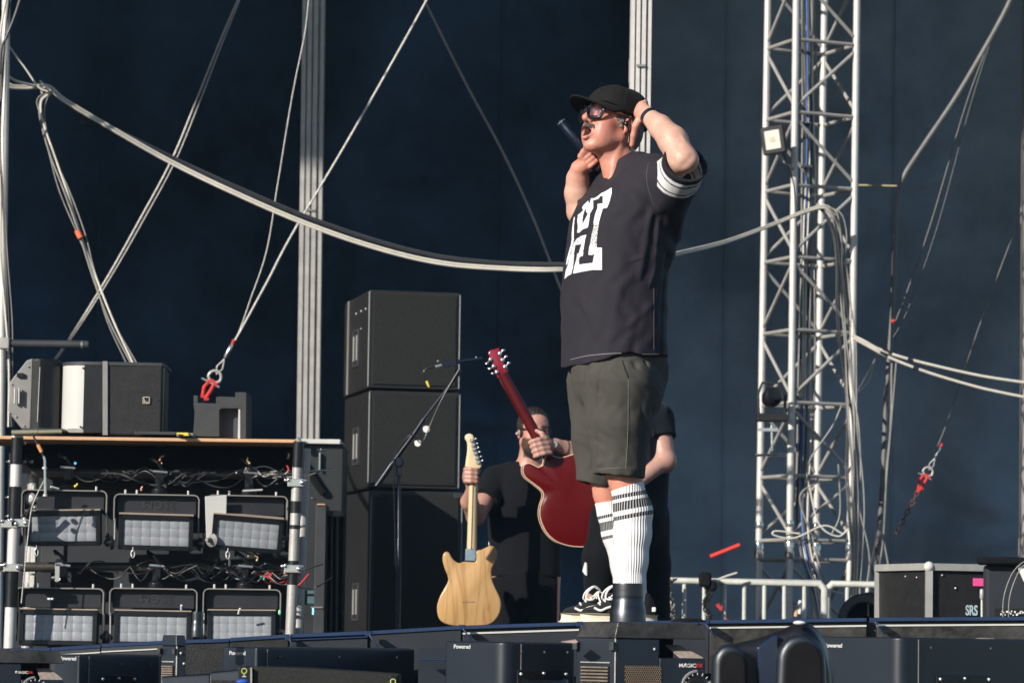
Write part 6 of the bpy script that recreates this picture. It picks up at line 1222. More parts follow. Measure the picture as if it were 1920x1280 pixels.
    def sock(L_, top, mat_, n_):
        gg = G(Vector((S(1095, 0).x, DS + L_[0][2] - .12, S(0, 1160).z)), Vector((S(1245, 0).x, DS + L_[0][2] + .14, S(0, 880).z)), .003); PP = [(A3(S(x, y, d)), r + .0042) for x, y, d, r in L_]; tz = S(L_[3][0], top).z; cx = PP[3][0][0]
        for (a, ra), (b, rb) in zip(PP[:-1], PP[1:]):
            gg.put(np.minimum(a, b) - max(ra, rb), np.maximum(a, b) + max(ra, rb), lambda X, Y, Z, a=a, b=b, ra=ra, rb=rb: np.maximum(f_cone(X, Y, Z, a, b, ra, rb), Z - tz - n_ * (X - cx)), .02 if a[2] < tz - .05 else .006, pad=.03)
        return gg.mesh('sock', mat_, t, smooth=1)
    def bands(ys, x, dy): return [(S(x, b, dy).z, S(x, a, dy).z) for a, b in ys]
    cn = S(1184, 960, -.085); cf = S(1150, 962, .11)
    mN = sockmat('ribbed_sock_near', bands([(922, 930), (936, 953), (962, 970)], 1184, -.085 - .06), cn.x, cn.y, .20); mF = sockmat('ribbed_sock_far', bands([(961, 967), (974, 991), (1001, 1007)], 1150, .05), cf.x, cf.y, .22)
    sock(nl[2:], 893, mN, .16); sock(fl[2:], 936, mF, .14)
    # ---------------- shoes
    canv = clothm('black_canvas', (.016, .016, .017), .2, .8, .1, 700, .3); solem = M('cream_rubber', (.66, .60, .47), .55, 0, .12, 30, .1, 200); wl = M('white_lace', (.78, .77, .75), .7, 0, .08, 60, .3, 400)
    def shoe(hx, tx, dy, lb, yaw):
        z0 = 1.653; heel = S(hx, 1167, dy); toe = S(tx, 1167, dy - .0); c = (heel + toe) / 2; c.z = z0; L = (heel.x - toe.x) / math.cos(yaw) ; fx = Vector((-math.cos(yaw), -math.sin(yaw), 0)); fy = Vector((fx.y, -fx.x, 0)) * -1; up = Vector((0, 0, 1))
        s = thing_child('sneaker', t, c); W = .049; o = []
        for a in np.linspace(0, 2 * math.pi, 44, endpoint=False):
            u = math.cos(a); v = math.sin(a); w_ = W * (1.0 + .08 * u) * (1 - .12 * math.exp(-((u + .1) / .35) ** 2)); o.append((L / 2 * math.copysign(abs(u) ** .85, u), w_ * math.copysign(abs(v) ** .8, v)))
        def ring(z, gr, toeup=0.0): return [c + fx * (x + math.copysign(gr, x) * min(1, abs(x) / .06)) + fy * (y + math.copysign(gr, y) * min(1, abs(y) / .02)) + up * (z + toeup * max(0, x - .09) * 2) for x, y in o]
        mb = MB(); rs = [ring(0, -.014, .07), ring(.004, -.006, .06), ring(.012, -.001, .05), ring(.018, .001, .05), ring(.026, -.001, .05), ring(.0335, -.003, .05), ring(.034, -.010, .05)]; n = len(o); vs = [p for r_ in rs for p in r_]; fs = [(i * n + k, i * n + (k + 1) % n, (i + 1) * n + (k + 1) % n, (i + 1) * n + k) for i in range(len(rs) - 1) for k in range(n)]; fs += [tuple(range(n - 1, -1, -1)), tuple((len(rs) - 1) * n + k for k in range(n))]
        obj('sole', mb.add(vs, fs), solem, s, smooth=50)
        fl_ = MB().tube([p + up * .0005 for p in ring(.029, -.0005, .05)] + [ring(.029, -.0005, .05)[0]], .0014, 5, False); obj('foxing_stripe', fl_, M('grey_green_stripe', (.25, .30, .24), .6), s)
        gg = G(c - Vector((.19, .13, .0)), c + Vector((.19, .13, .16)), .003); Q = lambda x, y, z: c + fx * x + fy * y + up * z
        gg.cone(Q(.108, .0, .034), Q(.03, 0, .044), .022, .034, .02, flat=(fy, 1.45)); gg.cone(Q(.03, 0, .044), Q(-.085, 0, .052), .036, .040, .02); gg.cone(Q(-.04, 0, .075), Q(-.075, 0, .083), .040, .038, .02); gg.cone(Q(.02, 0, .060), Q(-.02, 0, .086), .028, .034, .02)
        cz = z0 + .030; tp = z0 + .108; gg.put(gg.lo, gg.lo + gg.n * gg.h, lambda X, Y, Z: np.maximum(cz - Z, (Z - tp)) + 0 * X + 0 * Y, .004, pad=0) if False else None
        gg.a = np.maximum(gg.a, (cz - gg.ax[2])[None, None, :]); gg.a = np.maximum(gg.a, (gg.ax[2] - tp)[None, None, :]); gg.mesh('upper', canv, s, smooth=2)
        lc = MB()
        for i in range(5):
            x = .066 - i * .018; z = .070 + i * .0095; lc.tube([Q(x, .026, z - .012), Q(x + .002, .012, z), Q(x + .003, 0, z + .002), Q(x + .002, -.012, z), Q(x, -.026, z - .012)], .0036, 6)
            lc.tube([Q(x, .022, z - .008), Q(x - .014, -.0, z + .007), Q(x - .018, -.022, z - .004)], .003, 6)
        for sd in (-1, 1): lc.tube(spline([Q(.0, 0, .118), Q(.020, sd * .02, .130), Q(.045, sd * .036, .112), Q(.052, sd * .042, .088), Q(.03, sd * .045, .085), Q(.005, sd * .02, .112)], 5), .0034, 6).tube(spline([Q(.0, 0, .116), Q(.01, sd * .035, .1), Q(.0, sd * .05, .07)], 4), .003, 6)
        obj('lace', lc, wl, s)
        ws = MB(); ws.tube(spline([Q(.092, .045, .055), Q(.070, .050, .046), Q(.045, .051, .056), Q(.01, .050, .062), Q(-.03, .048, .052), Q(-.07, .046, .046)], 5), .0042, 6); obj('side_stripe', ws, wl, s); hb_ = MB().box(Q(-.118, .012, .052), (.014, .05, .016)); obj('heel_tab', hb_, wl, s, bevel=.003)
    shoe(1232, 1088, -.09, 'near', R(7)); shoe(1196, 1052, .13, 'far', R(5))
    # ---------------- microphone in the fist
    t2 = thing('handheld_microphone', 'dark blue black wireless microphone held upside down in front of the chin', 'microphone', mc)
    Lm = (T1 - T0).length; obj('handle', MB().lathe([(.004, -.002), (.0145, 0), (.0160, .006), (.0160, .03), (.0172, .032), (.0186, Lm * .55), (.0195, Lm * .88), (.0200, Lm * .93), (.010, Lm * .94)], T0, m, 28), M('midnight_blue_metal', (.006, .013, .032), .28, .3, .1, 6, coat=.4), t2)
    obj('head', MB().sphere(T0 + m * (Lm * 1.04), .0255, 20), M('mic_grille', (.02, .02, .022), .5, .5, .3, 200, .6, 500), t2)
    obj('end_ring', MB().lathe([(.0150, 0), (.0164, .001), (.0164, .004), (.015, .005)], T0 + m * .004, m, 24), chrome, t2)
def thing_child(name, parent, loc_):
    o = bpy.data.objects.new(name, None); COL.objects.link(o); o.parent = parent; o.location = Vector(loc_) - worldloc(parent); return o
singer()
# ------------------------------------------------------------------ the two people behind and their guitars
def spread_outline(mb, poly, d, th, crown=0.0, lean=(0, 0)):
    """solid with a gently arched front from a closed outline in photo pixels"""
    pts = [P(x, y, d) for x, y in poly]; c = sum(pts, Vector()) / len(pts); n = len(pts); levels = [(0, 1.0), (-.35, .985), (-.75, .95), (-1, .86), (-1, .5), (-1, .0)]
    return mb.prism(pts, (lean[0], th, lean[1]))
def wood_mat():
    m = bpy.data.materials.new('ash_wood'); m.use_nodes = True; t = m.node_tree; b = t.nodes['Principled BSDF']; N, ln = t.nodes.new, t.links.new
    tc = N('ShaderNodeTexCoord'); mp = N('ShaderNodeMapping'); mp.inputs['Scale'].default_value = (1, 1, .14); mp.inputs['Rotation'].default_value = (0, R(-2), 0); ln(tc.outputs['Object'], mp.inputs[0])
    n = N('ShaderNodeTexNoise'); n.inputs['Scale'].default_value = 9; n.inputs['Detail'].default_value = 3; n.inputs['Distortion'].default_value = .6; ln(mp.outputs[0], n.inputs[0])
    w_ = N('ShaderNodeMath'); w_.operation = 'MULTIPLY'; w_.inputs[1].default_value = 14; ln(n.outputs['Fac'], w_.inputs[0]); f = N('ShaderNodeMath'); f.operation = 'PINGPONG'; f.inputs[1].default_value = 1; ln(w_.outputs[0], f.inputs[0])
    r = N('ShaderNodeValToRGB'); e = r.color_ramp.elements; e[0].position = 0; e[0].color = (.34, .165, .055, 1); e[1].position = .35; e[1].color = (.56, .33, .135, 1); x = e.new(1); x.color = (.63, .39, .175, 1); ln(f.outputs[0], r.inputs[0])
    n2 = N('ShaderNodeTexNoise'); n2.inputs['Scale'].default_value = 220; n2.inputs['Detail'].default_value = 2; mp2 = N('ShaderNodeMapping'); mp2.inputs['Scale'].default_value = (1, 1, .03); ln(tc.outputs['Object'], mp2.inputs[0]); ln(mp2.outputs[0], n2.inputs[0])
    mx = N('ShaderNodeMix'); mx.data_type = 'RGBA'; mx.blend_type = 'MULTIPLY'; mx.inputs[0].default_value = .35; ln(r.outputs[0], mx.inputs[6]); ln(n2.outputs['Fac'], mx.inputs[7]); mr = N('ShaderNodeMix'); mr.data_type = 'RGBA'; ln(mx.outputs[2], mr.inputs[6]); mr.inputs[7].default_value = (.6, .36, .15, 1); mr.inputs[0].default_value = .35; ln(mr.outputs[2], b.inputs['Base Color'])
    b.inputs['Roughness'].default_value = .28; b.inputs['Coat Weight'].default_value = .5; b.inputs['Coat Roughness'].default_value = .1; return m
def smooth_outline(pts, n=4): v = spline([(x, y, 0) for x, y in pts + [pts[0]]], n)[:-1]; return [(q.x, q.y) for q in v]
def domed(poly, d, th, dome=.008, inset=5.0):
    """slab whose back face bulges slightly and whose rim is rounded"""
    n = len(poly); cx = sum(p[0] for p in poly) / n; cy = sum(p[1] for p in poly) / n
    nrm = []
    for i in range(n):
        a, b = poly[i - 1], poly[(i + 1) % n]; tx, ty = b[0] - a[0], b[1] - a[1]; L = math.hypot(tx, ty) or 1; nrm.append((ty / L, -tx / L))
    ar = sum(poly[i - 1][0] * poly[i][1] - poly[i][0] * poly[i - 1][1] for i in range(n)); sg = -1 if ar > 0 else 1
    def ring(i_, dd): return [P(p[0] + sg * q[0] * i_, p[1] + sg * q[1] * i_, d + dd) for p, q in zip(poly, nrm)]
    rs = [ring(0, th), ring(0, .006), ring(1.0, .0015), ring(2.5, 0)]; mb = MB(); vs = [p for r in rs for p in r]; fs = [(a * n + k, a * n + (k + 1) % n, (a + 1) * n + (k + 1) % n, (a + 1) * n + k) for a in range(3) for k in range(n)]; fs += [tuple(range(n)), tuple(3 * n + k for k in range(n))]
    return mb.add(vs, fs), rs
def z5(L): return [(780 + x / 5.12, 630 + y / 5.12) for x, y in L]
def z6(L): return [(780 + x / 3.3676, 820 + y / 3.3676) for x, y in L]
def wooden_guitar():
    d = 17.55; t = thing('electric_guitar', 'blond wooden electric guitar held upright by the neck, seen from its back', 'guitar', P(880, 1172, d))
    body = smooth_outline(z6([(300, 782), (275, 792), (248, 780), (225, 755), (210, 728), (190, 720), (173, 735), (168, 770), (180, 820), (199, 870), (203, 902), (183, 945), (152, 1000), (134, 1060), (136, 1110), (152, 1150), (192, 1176), (260, 1190), (340, 1195), (420, 1190), (480, 1170), (522, 1122), (538, 1065), (530, 1010), (502, 950), (480, 895), (476, 840), (495, 790), (508, 745), (506, 705), (484, 684), (455, 688), (412, 707), (384, 713), (378, 740), (376, 782), (340, 784)]), 3)
    mb, rs = domed(body, d, .043); obj('body', mb, wood_mat(), t, smooth=40)
    mp_ = M('maple', (.66, .50, .30), .35, 0, .08, 5, coat=.4, stretch=(1, 1, .1)); nk = MB(); a0, a1 = z6([(352, 702)])[0], z6([(363, 200)])[0]; w0, w1 = 9.3, 7.6; pts = []
    def nsec(c, w_): p = P(*c, d); k = d / F; return [p + Vector((w_ * k * math.cos(q), .012 - .021 * math.sin(q) * (1 if math.sin(q) > 0 else .15), 0)) for q in np.linspace(0, 2 * math.pi, 18, endpoint=False)]
    A_, B_ = nsec(a0, w0), nsec(a1, w1); nk.add(A_ + B_, [(i, (i + 1) % 18, 18 + (i + 1) % 18, 18 + i) for i in range(18)] + [tuple(range(18)), tuple(range(18, 36))]); obj('neck', nk, mp_, t, smooth=60)
    p, q = P(a0[0] - 1, a0[1], d - .0105), P(a1[0], a1[1], d - .0105); obj('skunk_stripe', MB().tube([p, q], .0022, 6), M('walnut_strip', (.10, .055, .03), .5), t)
    hs = smooth_outline(z5([(472, 1245), (484, 1160), (492, 1090), (490, 1020), (470, 985), (476, 950), (510, 935), (545, 948), (560, 985), (566, 1030), (585, 1110), (610, 1180), (632, 1245), (600, 1277), (560, 1300), (500, 1280)]), 3)
    mb, _ = domed(hs, d - .005, .015); obj('headstock', mb, M('pale_maple', (.74, .58, .36), .35, 0, .06, 5, coat=.4), t, smooth=40)
    for k, (x, y) in enumerate([(565, 985), (578, 1030), (588, 1070), (600, 1110), (615, 1155), (628, 1195)]):
        (px, py), = z5([(x, y)]); (bx, by), = z5([(x - 33, y + 13)]); m = MB(); m.box(P(bx, by, d - .012), (.017, .012, .014)); m.cyl(P(bx, by, d - .012), P(px + 1, py, d - .012), .0028, 8); m.sphere(P(px + 2, py, d - .012), .0062, 10, (.8, .6, 1)); obj('tuner', m, chrome, t, bevel=.001)
    m = MB(); pl = z6([(312, 700), (378, 700), (376, 778), (310, 776)]); m.prism([P(x, y, d - .003) for x, y in pl], (0, .004, 0)); obj('neck_plate', m, M('blue_steel_plate', (.45, .58, .72), .2, .8, .1, 20), t, bevel=.0015)
    m = MB()
    for x, y in z6([(320, 710), (369, 711), (367, 768), (318, 766)]): m.lathe([(.0, .0), (.0032, .0), (.0035, .002)], P(x, y, d - .004), (0, 1, 0), 10, caps=False)
    obj('plate_screw', m, chrome, t)
    m = MB()
    for x in (298, 312, 326, 340, 354, 367): (px, py), = z6([(x, 1037)]); m.lathe([(.0, -.0008), (.0026, -.0008), (.0026, .001)], P(px, py, d), (0, 1, 0), 10, caps=False)
    obj('string_hole', m, MATS['deep_black'], t); m = MB()
    for x in (298, 312, 326, 340, 354, 367): (px, py), = z6([(x, 1037)]); m.lathe([(.0026, -.0012), (.0036, -.0012), (.0036, .001)], P(px, py, d), (0, 1, 0), 10, caps=False)
    obj('ferrule', m, chrome, t); (px, py), = z6([(462, 665)]); obj('strap_button', MB().sphere(P(px, py + 4, d + .02), .006, 10).sphere(P(px, py, d + .02), .0045, 8), chrome, t)
def red_guitar():
    d = 16.2; t = thing('electric_guitar', 'deep red hollow body guitar with cream edging, hanging tilted behind the olive shorts', 'guitar', P(1045, 1020, d))
    left = z6([(815, 132), (812, 158), (796, 178), (768, 187), (740, 172), (712, 162), (686, 172), (676, 205), (692, 248), (745, 290), (788, 325), (806, 352), (803, 385), (787, 430), (783, 490), (800, 550), (835, 610), (890, 655), (960, 680), (1030, 688)])
    right = [(1118, 1022), (1150, 1005), (1168, 970), (1166, 940), (1150, 915), (1146, 890), (1152, 866), (1140, 850), (1110, 846), (1080, 850), (1050, 858), (1030, 852)]
    poly = smooth_outline(left + right, 3); red = M('cherry_gloss', (.085, .0015, .0022), .3, 0, .15, 3, coat=.12, spec=.2); side_ = M('cherry_side', (.13, .006, .016), .25, 0, .1, 4, coat=.5); n = len(poly)
    rim = MB(); p0 = [P(x, y, d + .0) for x, y in poly]; off = Vector((-.008, .045, .0)); rim.add(p0 + [p + off for p in p0], [(i, (i + 1) % n, n + (i + 1) % n, n + i) for i in range(n)]); obj('sides', rim, side_, t, smooth=60)
    ctr = sum(p0, Vector()) / n; mb = MB(); lv = [(1, 0), (.93, -.004), (.75, -.009), (.4, -.013), (0, -.014)]; vs = []
    for s_, dy in lv[:-1]: vs += [ctr + (p - ctr) * s_ + Vector((0, dy, 0)) for p in p0]
    vs.append(ctr + Vector((0, -.014, 0))); fs = [(a * n + k, a * n + (k + 1) % n, (a + 1) * n + (k + 1) % n, (a + 1) * n + k) for a in range(3) for k in range(n)] + [(3 * n + k, 3 * n + (k + 1) % n, 4 * n) for k in range(n)]; obj('back', mb.add(vs, fs), red, t, smooth=60)
    obj('front', MB().add([p + off for p in p0], [tuple(range(n))]), red, t); cream = M('cream_binding', (.78, .58, .40), .35); obj('binding', MB().tube(p0 + [p0[0]], .0021, 6, False).tube([p + off for p in p0 + [p0[0]]], .0018, 6, False), cream, t)
    # neck and headstock
    q = [(934, 706), (951, 698), (1013, 812), (1022, 842), (1005, 850), (997, 824)]; k = d / F
    def sec(a, b): A_, B_ = P(*a, d), P(*b, d); c = (A_ + B_) / 2; h = (B_ - A_) / 2; return [c + h * math.cos(u) + Vector((0, .008 - .020 * math.sin(u) * (1 if math.sin(u) > 0 else .2), 0)) for u in np.linspace(0, 2 * math.pi, 16, endpoint=False)]
    s_ = [sec((933, 704), (951, 697)), sec((967, 768), (987, 760)), sec((998, 824), (1017, 816)), sec((1004, 850), (1030, 842))]; nk = MB(); nk.add([p for r in s_ for p in r], [(a * 16 + i, a * 16 + (i + 1) % 16, (a + 1) * 16 + (i + 1) % 16, (a + 1) * 16 + i) for a in range(3) for i in range(16)] + [tuple(range(16)), tuple(range(48, 64))]); obj('neck', nk, M('cherry_neck', (.075, .002, .003), .3, 0, .15, 4, coat=.3, spec=.3), t, smooth=60)
    obj('fretboard_edge', MB().tube([P(934, 706, d + .012), P(1000, 826, d + .012)], .0016, 6), M('rosewood_edge', (.30, .18, .10), .5), t)
    hd = smooth_outline(z5([(690, 165), (715, 132), (750, 128), (790, 112), (812, 140), (815, 175), (850, 260), (880, 310), (868, 372), (800, 412), (765, 372), (735, 290), (712, 215)]), 2); mb, _ = domed(hd, d - .002, .015); obj('headstock', mb, M('cherry_head', (.24, .006, .022), .2, 0, .15, 4, coat=.8), t, smooth=40)
    for (bx, by, kx, ky) in ((715, 225, 680, 262), (745, 290, 708, 312), (775, 345, 735, 358), (805, 168, 838, 135), (830, 230, 865, 195), (855, 295, 892, 258)):
        (a,), (b,) = z5([(bx, by)]), z5([(kx, ky)]); m = MB(); m.sphere(P(*a, d - .01), .0095, 10, (1, .6, 1.1)).cyl(P(*a, d - .01), P(*b, d - .012), .003, 8).sphere(P(*b, d - .012), .0085, 10, (1, .6, .7)); obj('tuner', m, chrome, t)
wooden_guitar(); red_guitar()
teem = clothm('black_tee', (.0045, .005, .007), .2, .8, .05, 600, .2); trm = clothm('black_trousers', (.004, .0045, .006), .2, .85, .05, 500, .2)
def guitarist():
    D0 = 17.95; Q = lambda x, y, dy=0.0: P(x, y, D0 + dy); t = thing('person', 'bearded person in glasses and black T-shirt gripping the blond guitar', 'person', (Q(990, 1100).x, D0, 1.0)); k = D0 / F
    fr = frame(Q(1001, 812, -.0), (.30, -.95, 0), R(-4)); s_ = .98; g = G(Vector((Q(850, 0).x, D0 - .62, 1.0)), Vector((Q(1090, 0).x, D0 + .34, Q(0, 745).z)), .0055); add_head(g, fr, s_, False)
    g.cone(loc(fr, -.02, 0, -.05), Q(992, 880, .04), .058, .066, .02); sh1, sh2 = Q(928, 900, .04), Q(1062, 905, .05); g.cone(Q(992, 885, .05), sh1, .06, .055, .04); g.cone(Q(992, 885, .05), sh2, .06, .055, .04)
    g.cone(Q(990, 930, .05), Q(985, 1070, .05), .13, .13, .05, flat=((1, 0, 0), 1.25)); el = Q(892, 968, -.16); wr = Q(886, 915, -.35); g.cone(sh1, el, .056, .047, .02); g.chain([el, Q(880, 940, -.26), wr], [.047, .043, .029], .015)
    # fist round the guitar neck
    hc = Q(884, 891, -.395); g.cone(wr, hc + Vector((-.012, .02, -.01)), .028, .032, .015); g.ell(hc + Vector((-.022, .018, 0)), (.022, .034, .040), None, .012)
    for i in range(4):
        z = .032 - .0205 * i; o = hc + Vector((0, 0, z)); g.chain([o + Vector((-.032, .012, 0)), o + Vector((-.028, -.018, 0)), o + Vector((-.002, -.030, -.002)), o + Vector((.026, -.024, -.003)), o + Vector((.034, -.004, -.002))], [.0115, .0112, .0105, .0098, .0085], .004)
    g.chain([hc + Vector((-.02, .03, .02)), hc + Vector((.012, .034, .026)), hc + Vector((.038, .012, .024))], [.014, .012, .010], .006)
    # other arm hanging behind the red guitar, legs
    el2 = Q(1082, 980, .0); g.cone(sh2, el2, .054, .046, .02); g.cone(el2, Q(1070, 925, -.22), .043, .028, .02); g.ell(Q(1062, 912, -.25), (.03, .025, .045), None, .015)
    for sx in (-1, 1): g.chain([Q(987 + sx * 32, 1080, .05), Q(987 + sx * 36, 1240, .05), Q(987 + sx * 38, 1370, .06)], [.088, .062, .042], .03); f0 = Q(987 + sx * 38, 1390, .06); f0.z = 1.045; g.cone(f0, f0 + Vector((sx * .03, -.15, -.005)), .042, .035, .02)
    beard_c = A3(fr[0])
    def ex(c, p, f, l, u): w_ = ((f > -.012) & (u < -.032 + .35 * np.clip(np.abs(l) - .045, 0, 1) + .0) & (u > -.125) & (f > .012 - .0) & ~((np.abs(l) < .022) & (u > -.066) & (u < -.05) & (f > .09))).astype(float) * .85; return c * (1 - w_[:, None]) + np.array((.022, .015, .012)) * w_[:, None]
    g.mesh('body', SKIN, t, headtone(fr, s_, (.46, .26, .20), (.50, .27, .21), ex))
    gh = G(fr[0] - Vector((.16, .16, .14)), fr[0] + Vector((.16, .16, .17)), .0045); rot = (fr[1], fr[2], fr[3]); Hh, F_, L_, U_ = [A3(v) for v in fr]
    def hf(X, Y, Z):
        dx, dy, dz = X - Hh[0], Y - Hh[1], Z - Hh[2]; f = dx * F_[0] + dy * F_[1] + dz * F_[2]; l = dx * L_[0] + dy * L_[1] + dz * L_[2]; u = dx * U_[0] + dy * U_[1] + dz * U_[2]
        d = f_ell(X, Y, Z, Hh + F_ * -.016 + U_ * .036, (.106, .083, .102), rot) + .002 * np.sin(l * 300 + f * 90); return np.maximum(np.maximum(d, (f - .028 - .9 * np.clip(u - .075, 0, 1) * 2 - .3 * np.clip(.06 - np.abs(l), 0, 1) * (u > .07))), -(u + .05) + .9 * np.clip(f + .02, 0, 1))
    gh.put(A3(fr[0]) - .14, A3(fr[0]) + .15, hf, .002, pad=0); gh.mesh('hair', M('dark_brown_hair', (.016, .012, .010), .5, 0, .4, 120, .5, 300), t, smooth=1)
    gb = G(fr[0] - Vector((.15, .15, .16)), fr[0] + Vector((.15, .15, .05)), .004)
    def bf(X, Y, Z):
        dx, dy, dz = X - Hh[0], Y - Hh[1], Z - Hh[2]; f = dx * F_[0] + dy * F_[1] + dz * F_[2]; l = dx * L_[0] + dy * L_[1] + dz * L_[2]; u = dx * U_[0] + dy * U_[1] + dz * U_[2]
        d = f_ell(X, Y, Z, Hh + F_ * .036 + U_ * -.078, (.068, .062, .056), rot) + .0015 * np.sin(l * 500 + f * 300 + u * 400); return np.maximum(np.maximum(d, u + .046 - .6 * np.clip(np.abs(l) - .03, 0, 1)), -(f - .005))
    gb.put(A3(fr[0]) - .14, A3(fr[0]) + .04, bf, .002, pad=0); gb.mesh('beard', M('dark_beard', (.018, .012, .010), .7, 0, .5, 160, .6, 300), t, smooth=1)
    gl = thing_child('glasses', t, loc(fr, .1, 0, .02)); m = MB()
    for sx in (-1, 1):
        pts = [loc(fr, .108, sx * .033 + .025 * math.cos(a), .016 + .0185 * math.sin(a)) for a in np.linspace(0, 2 * math.pi, 20)]; m.tube(pts, .0034, 6, False); m.tube([loc(fr, .105, sx * .058, .024), loc(fr, .0, sx * .086, .02)], .0032, 6)
    m.tube([loc(fr, .11, -.008, .02), loc(fr, .11, .008, .02)], .002, 6); obj('rim', m, frame_metal, gl); obj('ear_monitor', MB().sphere(loc(fr, -.004, -.088 if loc(fr, 0, -.08, 0).x < loc(fr, 0, .08, 0).x else .088, -.004), .009, 10), M('clear_plastic', (.45, .42, .40), .2), t)
    # shirt and trousers
    gs = G(Vector((Q(888, 0).x, D0 - .35, Q(0, 1085).z)), Vector((Q(1095, 0).x, D0 + .36, Q(0, 850).z)), .0055); sec = []
    for y, xl, xr, b in [(1080, 920, 1052, .13), (1000, 915, 1054, .13), (950, 914, 1056, .135), (915, 912, 1064, .13), (893, 922, 1060, .115), (878, 945, 1040, .10), (868, 966, 1020, .08)]: c = Q((xl + xr) / 2, y); sec.append((c.z, c.x, D0 + .05, b, (xr - xl) / 2 * k))
    gs.put((sec[0][1] - .4, D0 - .3, sec[0][0]), (sec[0][1] + .4, D0 + .3, sec[-1][0]), lambda X, Y, Z: np.maximum(np.maximum(f_loft(X, Y, Z, sec, (0, -1)), Z - sec[-1][0]), sec[0][0] - Z), .01, pad=.03)
    def slv(a, b, ra, rb, cut): a_, b_ = A3(a), A3(b); n = (b_ - a_) / np.linalg.norm(b_ - a_); e = a_ + (b_ - a_) * cut; gs.put(np.minimum(a_, b_) - .11, np.maximum(a_, b_) + .11, lambda X, Y, Z: np.maximum(f_cone(X, Y, Z, a_, b_, ra, rb), (X - e[0]) * n[0] + (Y - e[1]) * n[1] + (Z - e[2]) * n[2]), .02, pad=.03)
    slv(sh1, el, .070, .082, .56); slv(sh2, el2, .07, .08, .65); gs.cone(Q(992, 872, .05), sh1, .062, .062, .03); gs.cone(Q(992, 872, .05), sh2, .062, .062, .03); gs.cone(loc(fr, -.01, 0, -.06), Q(998, 875, .0), .066, .070, .006, sub=True)
    for a, b in (((1000, 900, -.1), (960, 1000, -.12)), ((940, 930, -.1), (950, 1040, -.12)), ((1030, 920, -.1), (1010, 1050, -.12)), ((975, 990, -.1), (1030, 1060, -.12))): gs.fold(Q(*a), Q(*b), .012, .012)
    gs.mesh('t_shirt', teem, t, smooth=2); gp = G(Vector((Q(915, 0).x, D0 - .2, 1.05)), Vector((Q(1062, 0).x, D0 + .26, Q(0, 1055).z)), .0065)
    gp.cone(Q(986, 1075, .05), Q(986, 1110, .05), .14, .135, .02, flat=((1, 0, 0), 1.2))
    for sx in (-1, 1): gp.chain([Q(987 + sx * 30, 1100, .05), Q(987 + sx * 36, 1240, .05), Q(987 + sx * 38, 1378, .06)], [.105, .082, .068], .02)
    gp.mesh('trousers', trm, t, smooth=2)
frame_metal = M('dark_wire', (.008, .008, .008), .3)
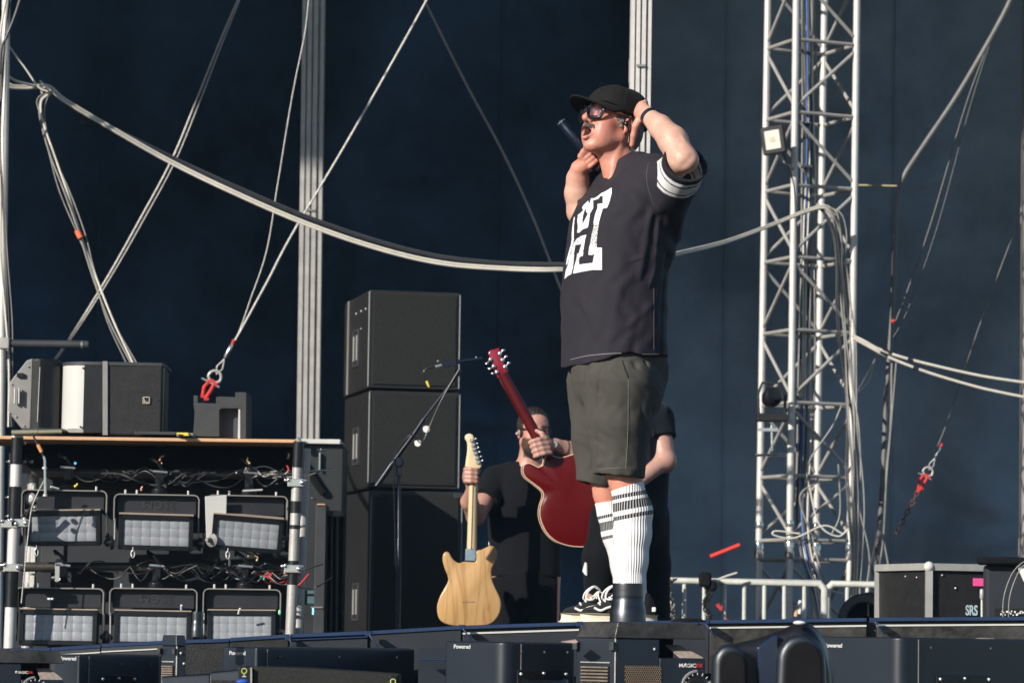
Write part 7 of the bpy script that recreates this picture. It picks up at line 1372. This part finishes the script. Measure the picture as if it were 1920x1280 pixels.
def roadie():
    D0 = 16.35; Q = lambda x, y, dy=0.0: P(x, y, D0 + dy); t = thing('person', 'person in black stooping behind the singer and holding out the red guitar', 'person', (Q(1190, 1170).x, D0, 1.655)); k = D0 / F
    g = G(Vector((Q(975, 0).x, D0 - .45, 1.65)), Vector((Q(1290, 0).x, D0 + .40, Q(0, 640).z)), .0055); fr = frame(Q(1158, 724, .1), (-.8, .5, 0), R(-30)); add_head(g, fr, 1, False)
    g.cone(loc(fr, -.02, 0, -.05), Q(1180, 775, .02), .056, .06, .02); g.cone(Q(1190, 800, 0), Q(1185, 950, 0), .13, .13, .05, flat=((1, 0, 0), 1.2)); shR, shL = Q(1233, 785, -.04), Q(1128, 800, .06)
    elR = Q(1247, 862, -.10); g.cone(Q(1190, 790, 0), shR, .07, .058, .04); g.cone(Q(1190, 790, 0), shL, .07, .058, .04); g.cone(shR, elR, .058, .048, .02); g.ell(Q(1250, 866, -.1), (.045, .045, .05), None, .02); g.cone(elR, Q(1195, 905, -.20), .044, .030, .02)
    elL = Q(1105, 862, .0); wr = Q(1042, 834, -.14); g.cone(shL, elL, .056, .048, .02); g.chain([elL, Q(1075, 846, -.08), wr], [.050, .046, .029], .015)
    # hand closed on the red neck
    hc = Q(1013, 834, -.20); g.cone(wr, hc + Vector((.02, .02, .0)), .028, .034, .015); g.ell(hc + Vector((.020, .012, .006)), (.034, .020, .042), None, .012); ux, uz = Vector((-.93, 0, .0)), Vector((-.34, 0, .94))
    for i in range(4):
        o = hc + Vector((.006, 0, -.003)) + uz * (.034 - .023 * i); g.chain([o + Vector((.03, -.004, 0)), o + Vector((.0, -.026, -.004)), o + Vector((-.026, -.030, -.012)), o + Vector((-.042, -.014, -.018)), o + Vector((-.040, .010, -.018))], [.0125, .0115, .0108, .0100, .009], .004)
    g.chain([hc + Vector((.03, .01, .03)), hc + Vector((.008, -.004, .052)), hc + Vector((-.018, .0, .066))], [.014, .012, .010], .006)
    g.chain([Q(1168, 960, -.25), Q(1140, 1050, -.35), Q(1118, 1108, -.32), Q(1113, 1148, -.31)], [.09, .065, .043, .036], .03); g.chain([Q(1212, 960, .05), Q(1222, 1060, .05), Q(1230, 1150, .05)], [.09, .06, .04], .03)
    g.cone(Q(1113, 1150, -.31), Q(1080, 1160, -.35), .034, .028, .02); g.cone(Q(1230, 1155, .05), Q(1215, 1162, -.05), .034, .028, .02)
    g.mesh('body', SKIN, t, headtone(fr, 1, (.50, .29, .23), (.46, .25, .2)))
    gh = G(fr[0] - Vector((.16, .16, .14)), fr[0] + Vector((.16, .16, .17)), .006); gh.ell(loc(fr, -.02, 0, .03), (.105, .085, .105), (fr[1], fr[2], fr[3])); gh.mesh('hair', M('dark_brown_hair', (.016, .012, .010), .5, 0, .4, 120, .5, 300), t)
    gs = G(Vector((Q(1075, 0).x, D0 - .36, Q(0, 965).z)), Vector((Q(1290, 0).x, D0 + .38, Q(0, 700).z)), .0055); tee = clothm('navy_black_tee', (.007, .009, .014), .15, .85, .05, 600, .2)
    gs.cone(Q(1188, 800, 0), Q(1182, 960, 0), .155, .150, .04, flat=((1, 0, 0), 1.15)); gs.cone(Q(1190, 785, 0), shR, .088, .072, .04); gs.cone(Q(1190, 785, 0), shL, .085, .07, .04)
    def slv(a, b, ra, rb, cut): a_, b_ = A3(a), A3(b); n = (b_ - a_) / np.linalg.norm(b_ - a_); e = a_ + (b_ - a_) * cut; gs.put(np.minimum(a_, b_) - .11, np.maximum(a_, b_) + .11, lambda X, Y, Z: np.maximum(f_cone(X, Y, Z, a_, b_, ra, rb), (X - e[0]) * n[0] + (Y - e[1]) * n[1] + (Z - e[2]) * n[2]), .02, pad=.03)
    slv(shR, elR, .072, .074, .48); slv(shL, elL, .07, .074, .6); gs.cone(loc(fr, -.01, 0, -.06), Q(1180, 775, .02), .064, .07, .006, sub=True)
    for a, b in (((1255, 745, -.1), (1235, 830, -.1)), ((1228, 770, -.15), (1225, 880, -.15)), ((1215, 800, -.15), (1222, 940, -.12))): gs.fold(Q(*a), Q(*b), .010, .010)
    gs.mesh('t_shirt', tee, t, smooth=2); gp = G(Vector((Q(1060, 0).x, D0 - .48, 1.65)), Vector((Q(1275, 0).x, D0 + .3, Q(0, 925).z)), .006)
    gp.cone(Q(1188, 940, 0), Q(1188, 985, 0), .15, .15, .02); gp.chain([Q(1168, 930, -.1), Q(1150, 975, -.3), Q(1129, 1045, -.35), Q(1124, 1092, -.33)], [.12, .105, .088, .074], .03); gp.chain([Q(1212, 970, .05), Q(1222, 1060, .05), Q(1230, 1152, .05)], [.11, .085, .068], .03); gp.mesh('trousers', trm, t, smooth=2)
    w_ = wr + Vector((-.008, -.0, -.002)); ax = (wr - Q(1075, 846, -.08)).normalized(); wt = thing_child('wristwatch', t, w_); obj('bracelet', MB().lathe([(.031, -.008), (.034, -.007), (.034, .007), (.031, .008), (.0295, 0), (.031, -.008)], w_, ax, 30, caps=False), chrome, wt); obj('watch_case', MB().lathe([(.0, .007), (.016, .007), (.018, .003), (.018, 0)], w_ + Vector((.0, -.033, .004)), (0, -1, 0), 20, caps=False), chrome, wt)
    obj('bracelet_cord', MB().lathe([(.039, 0), (.0405, .0015), (.039, .003)], Q(1058, 840, -.11), ax, 26), blackcable, t)
    lg = MB(); q = Q(1096, 1066, -.41); lg.prism([q + Vector((x, 0, z)) for x, z in ((-.010, -.01), (0, .03), (.008, .028), (.010, -.03), (.002, -.026))], (.004, .003, 0)); obj('white_logo', lg, whiteplastic, t)
    for nm, a in (('shoe', Q(1095, 1160, -.33)), ('shoe', Q(1222, 1163, .0))): a.z = 1.69; m = MB(); m.sphere(a, .05, 16, (1.9, .9, .65)); obj(nm, m, blackmatt, t)
roadie(); guitarist()
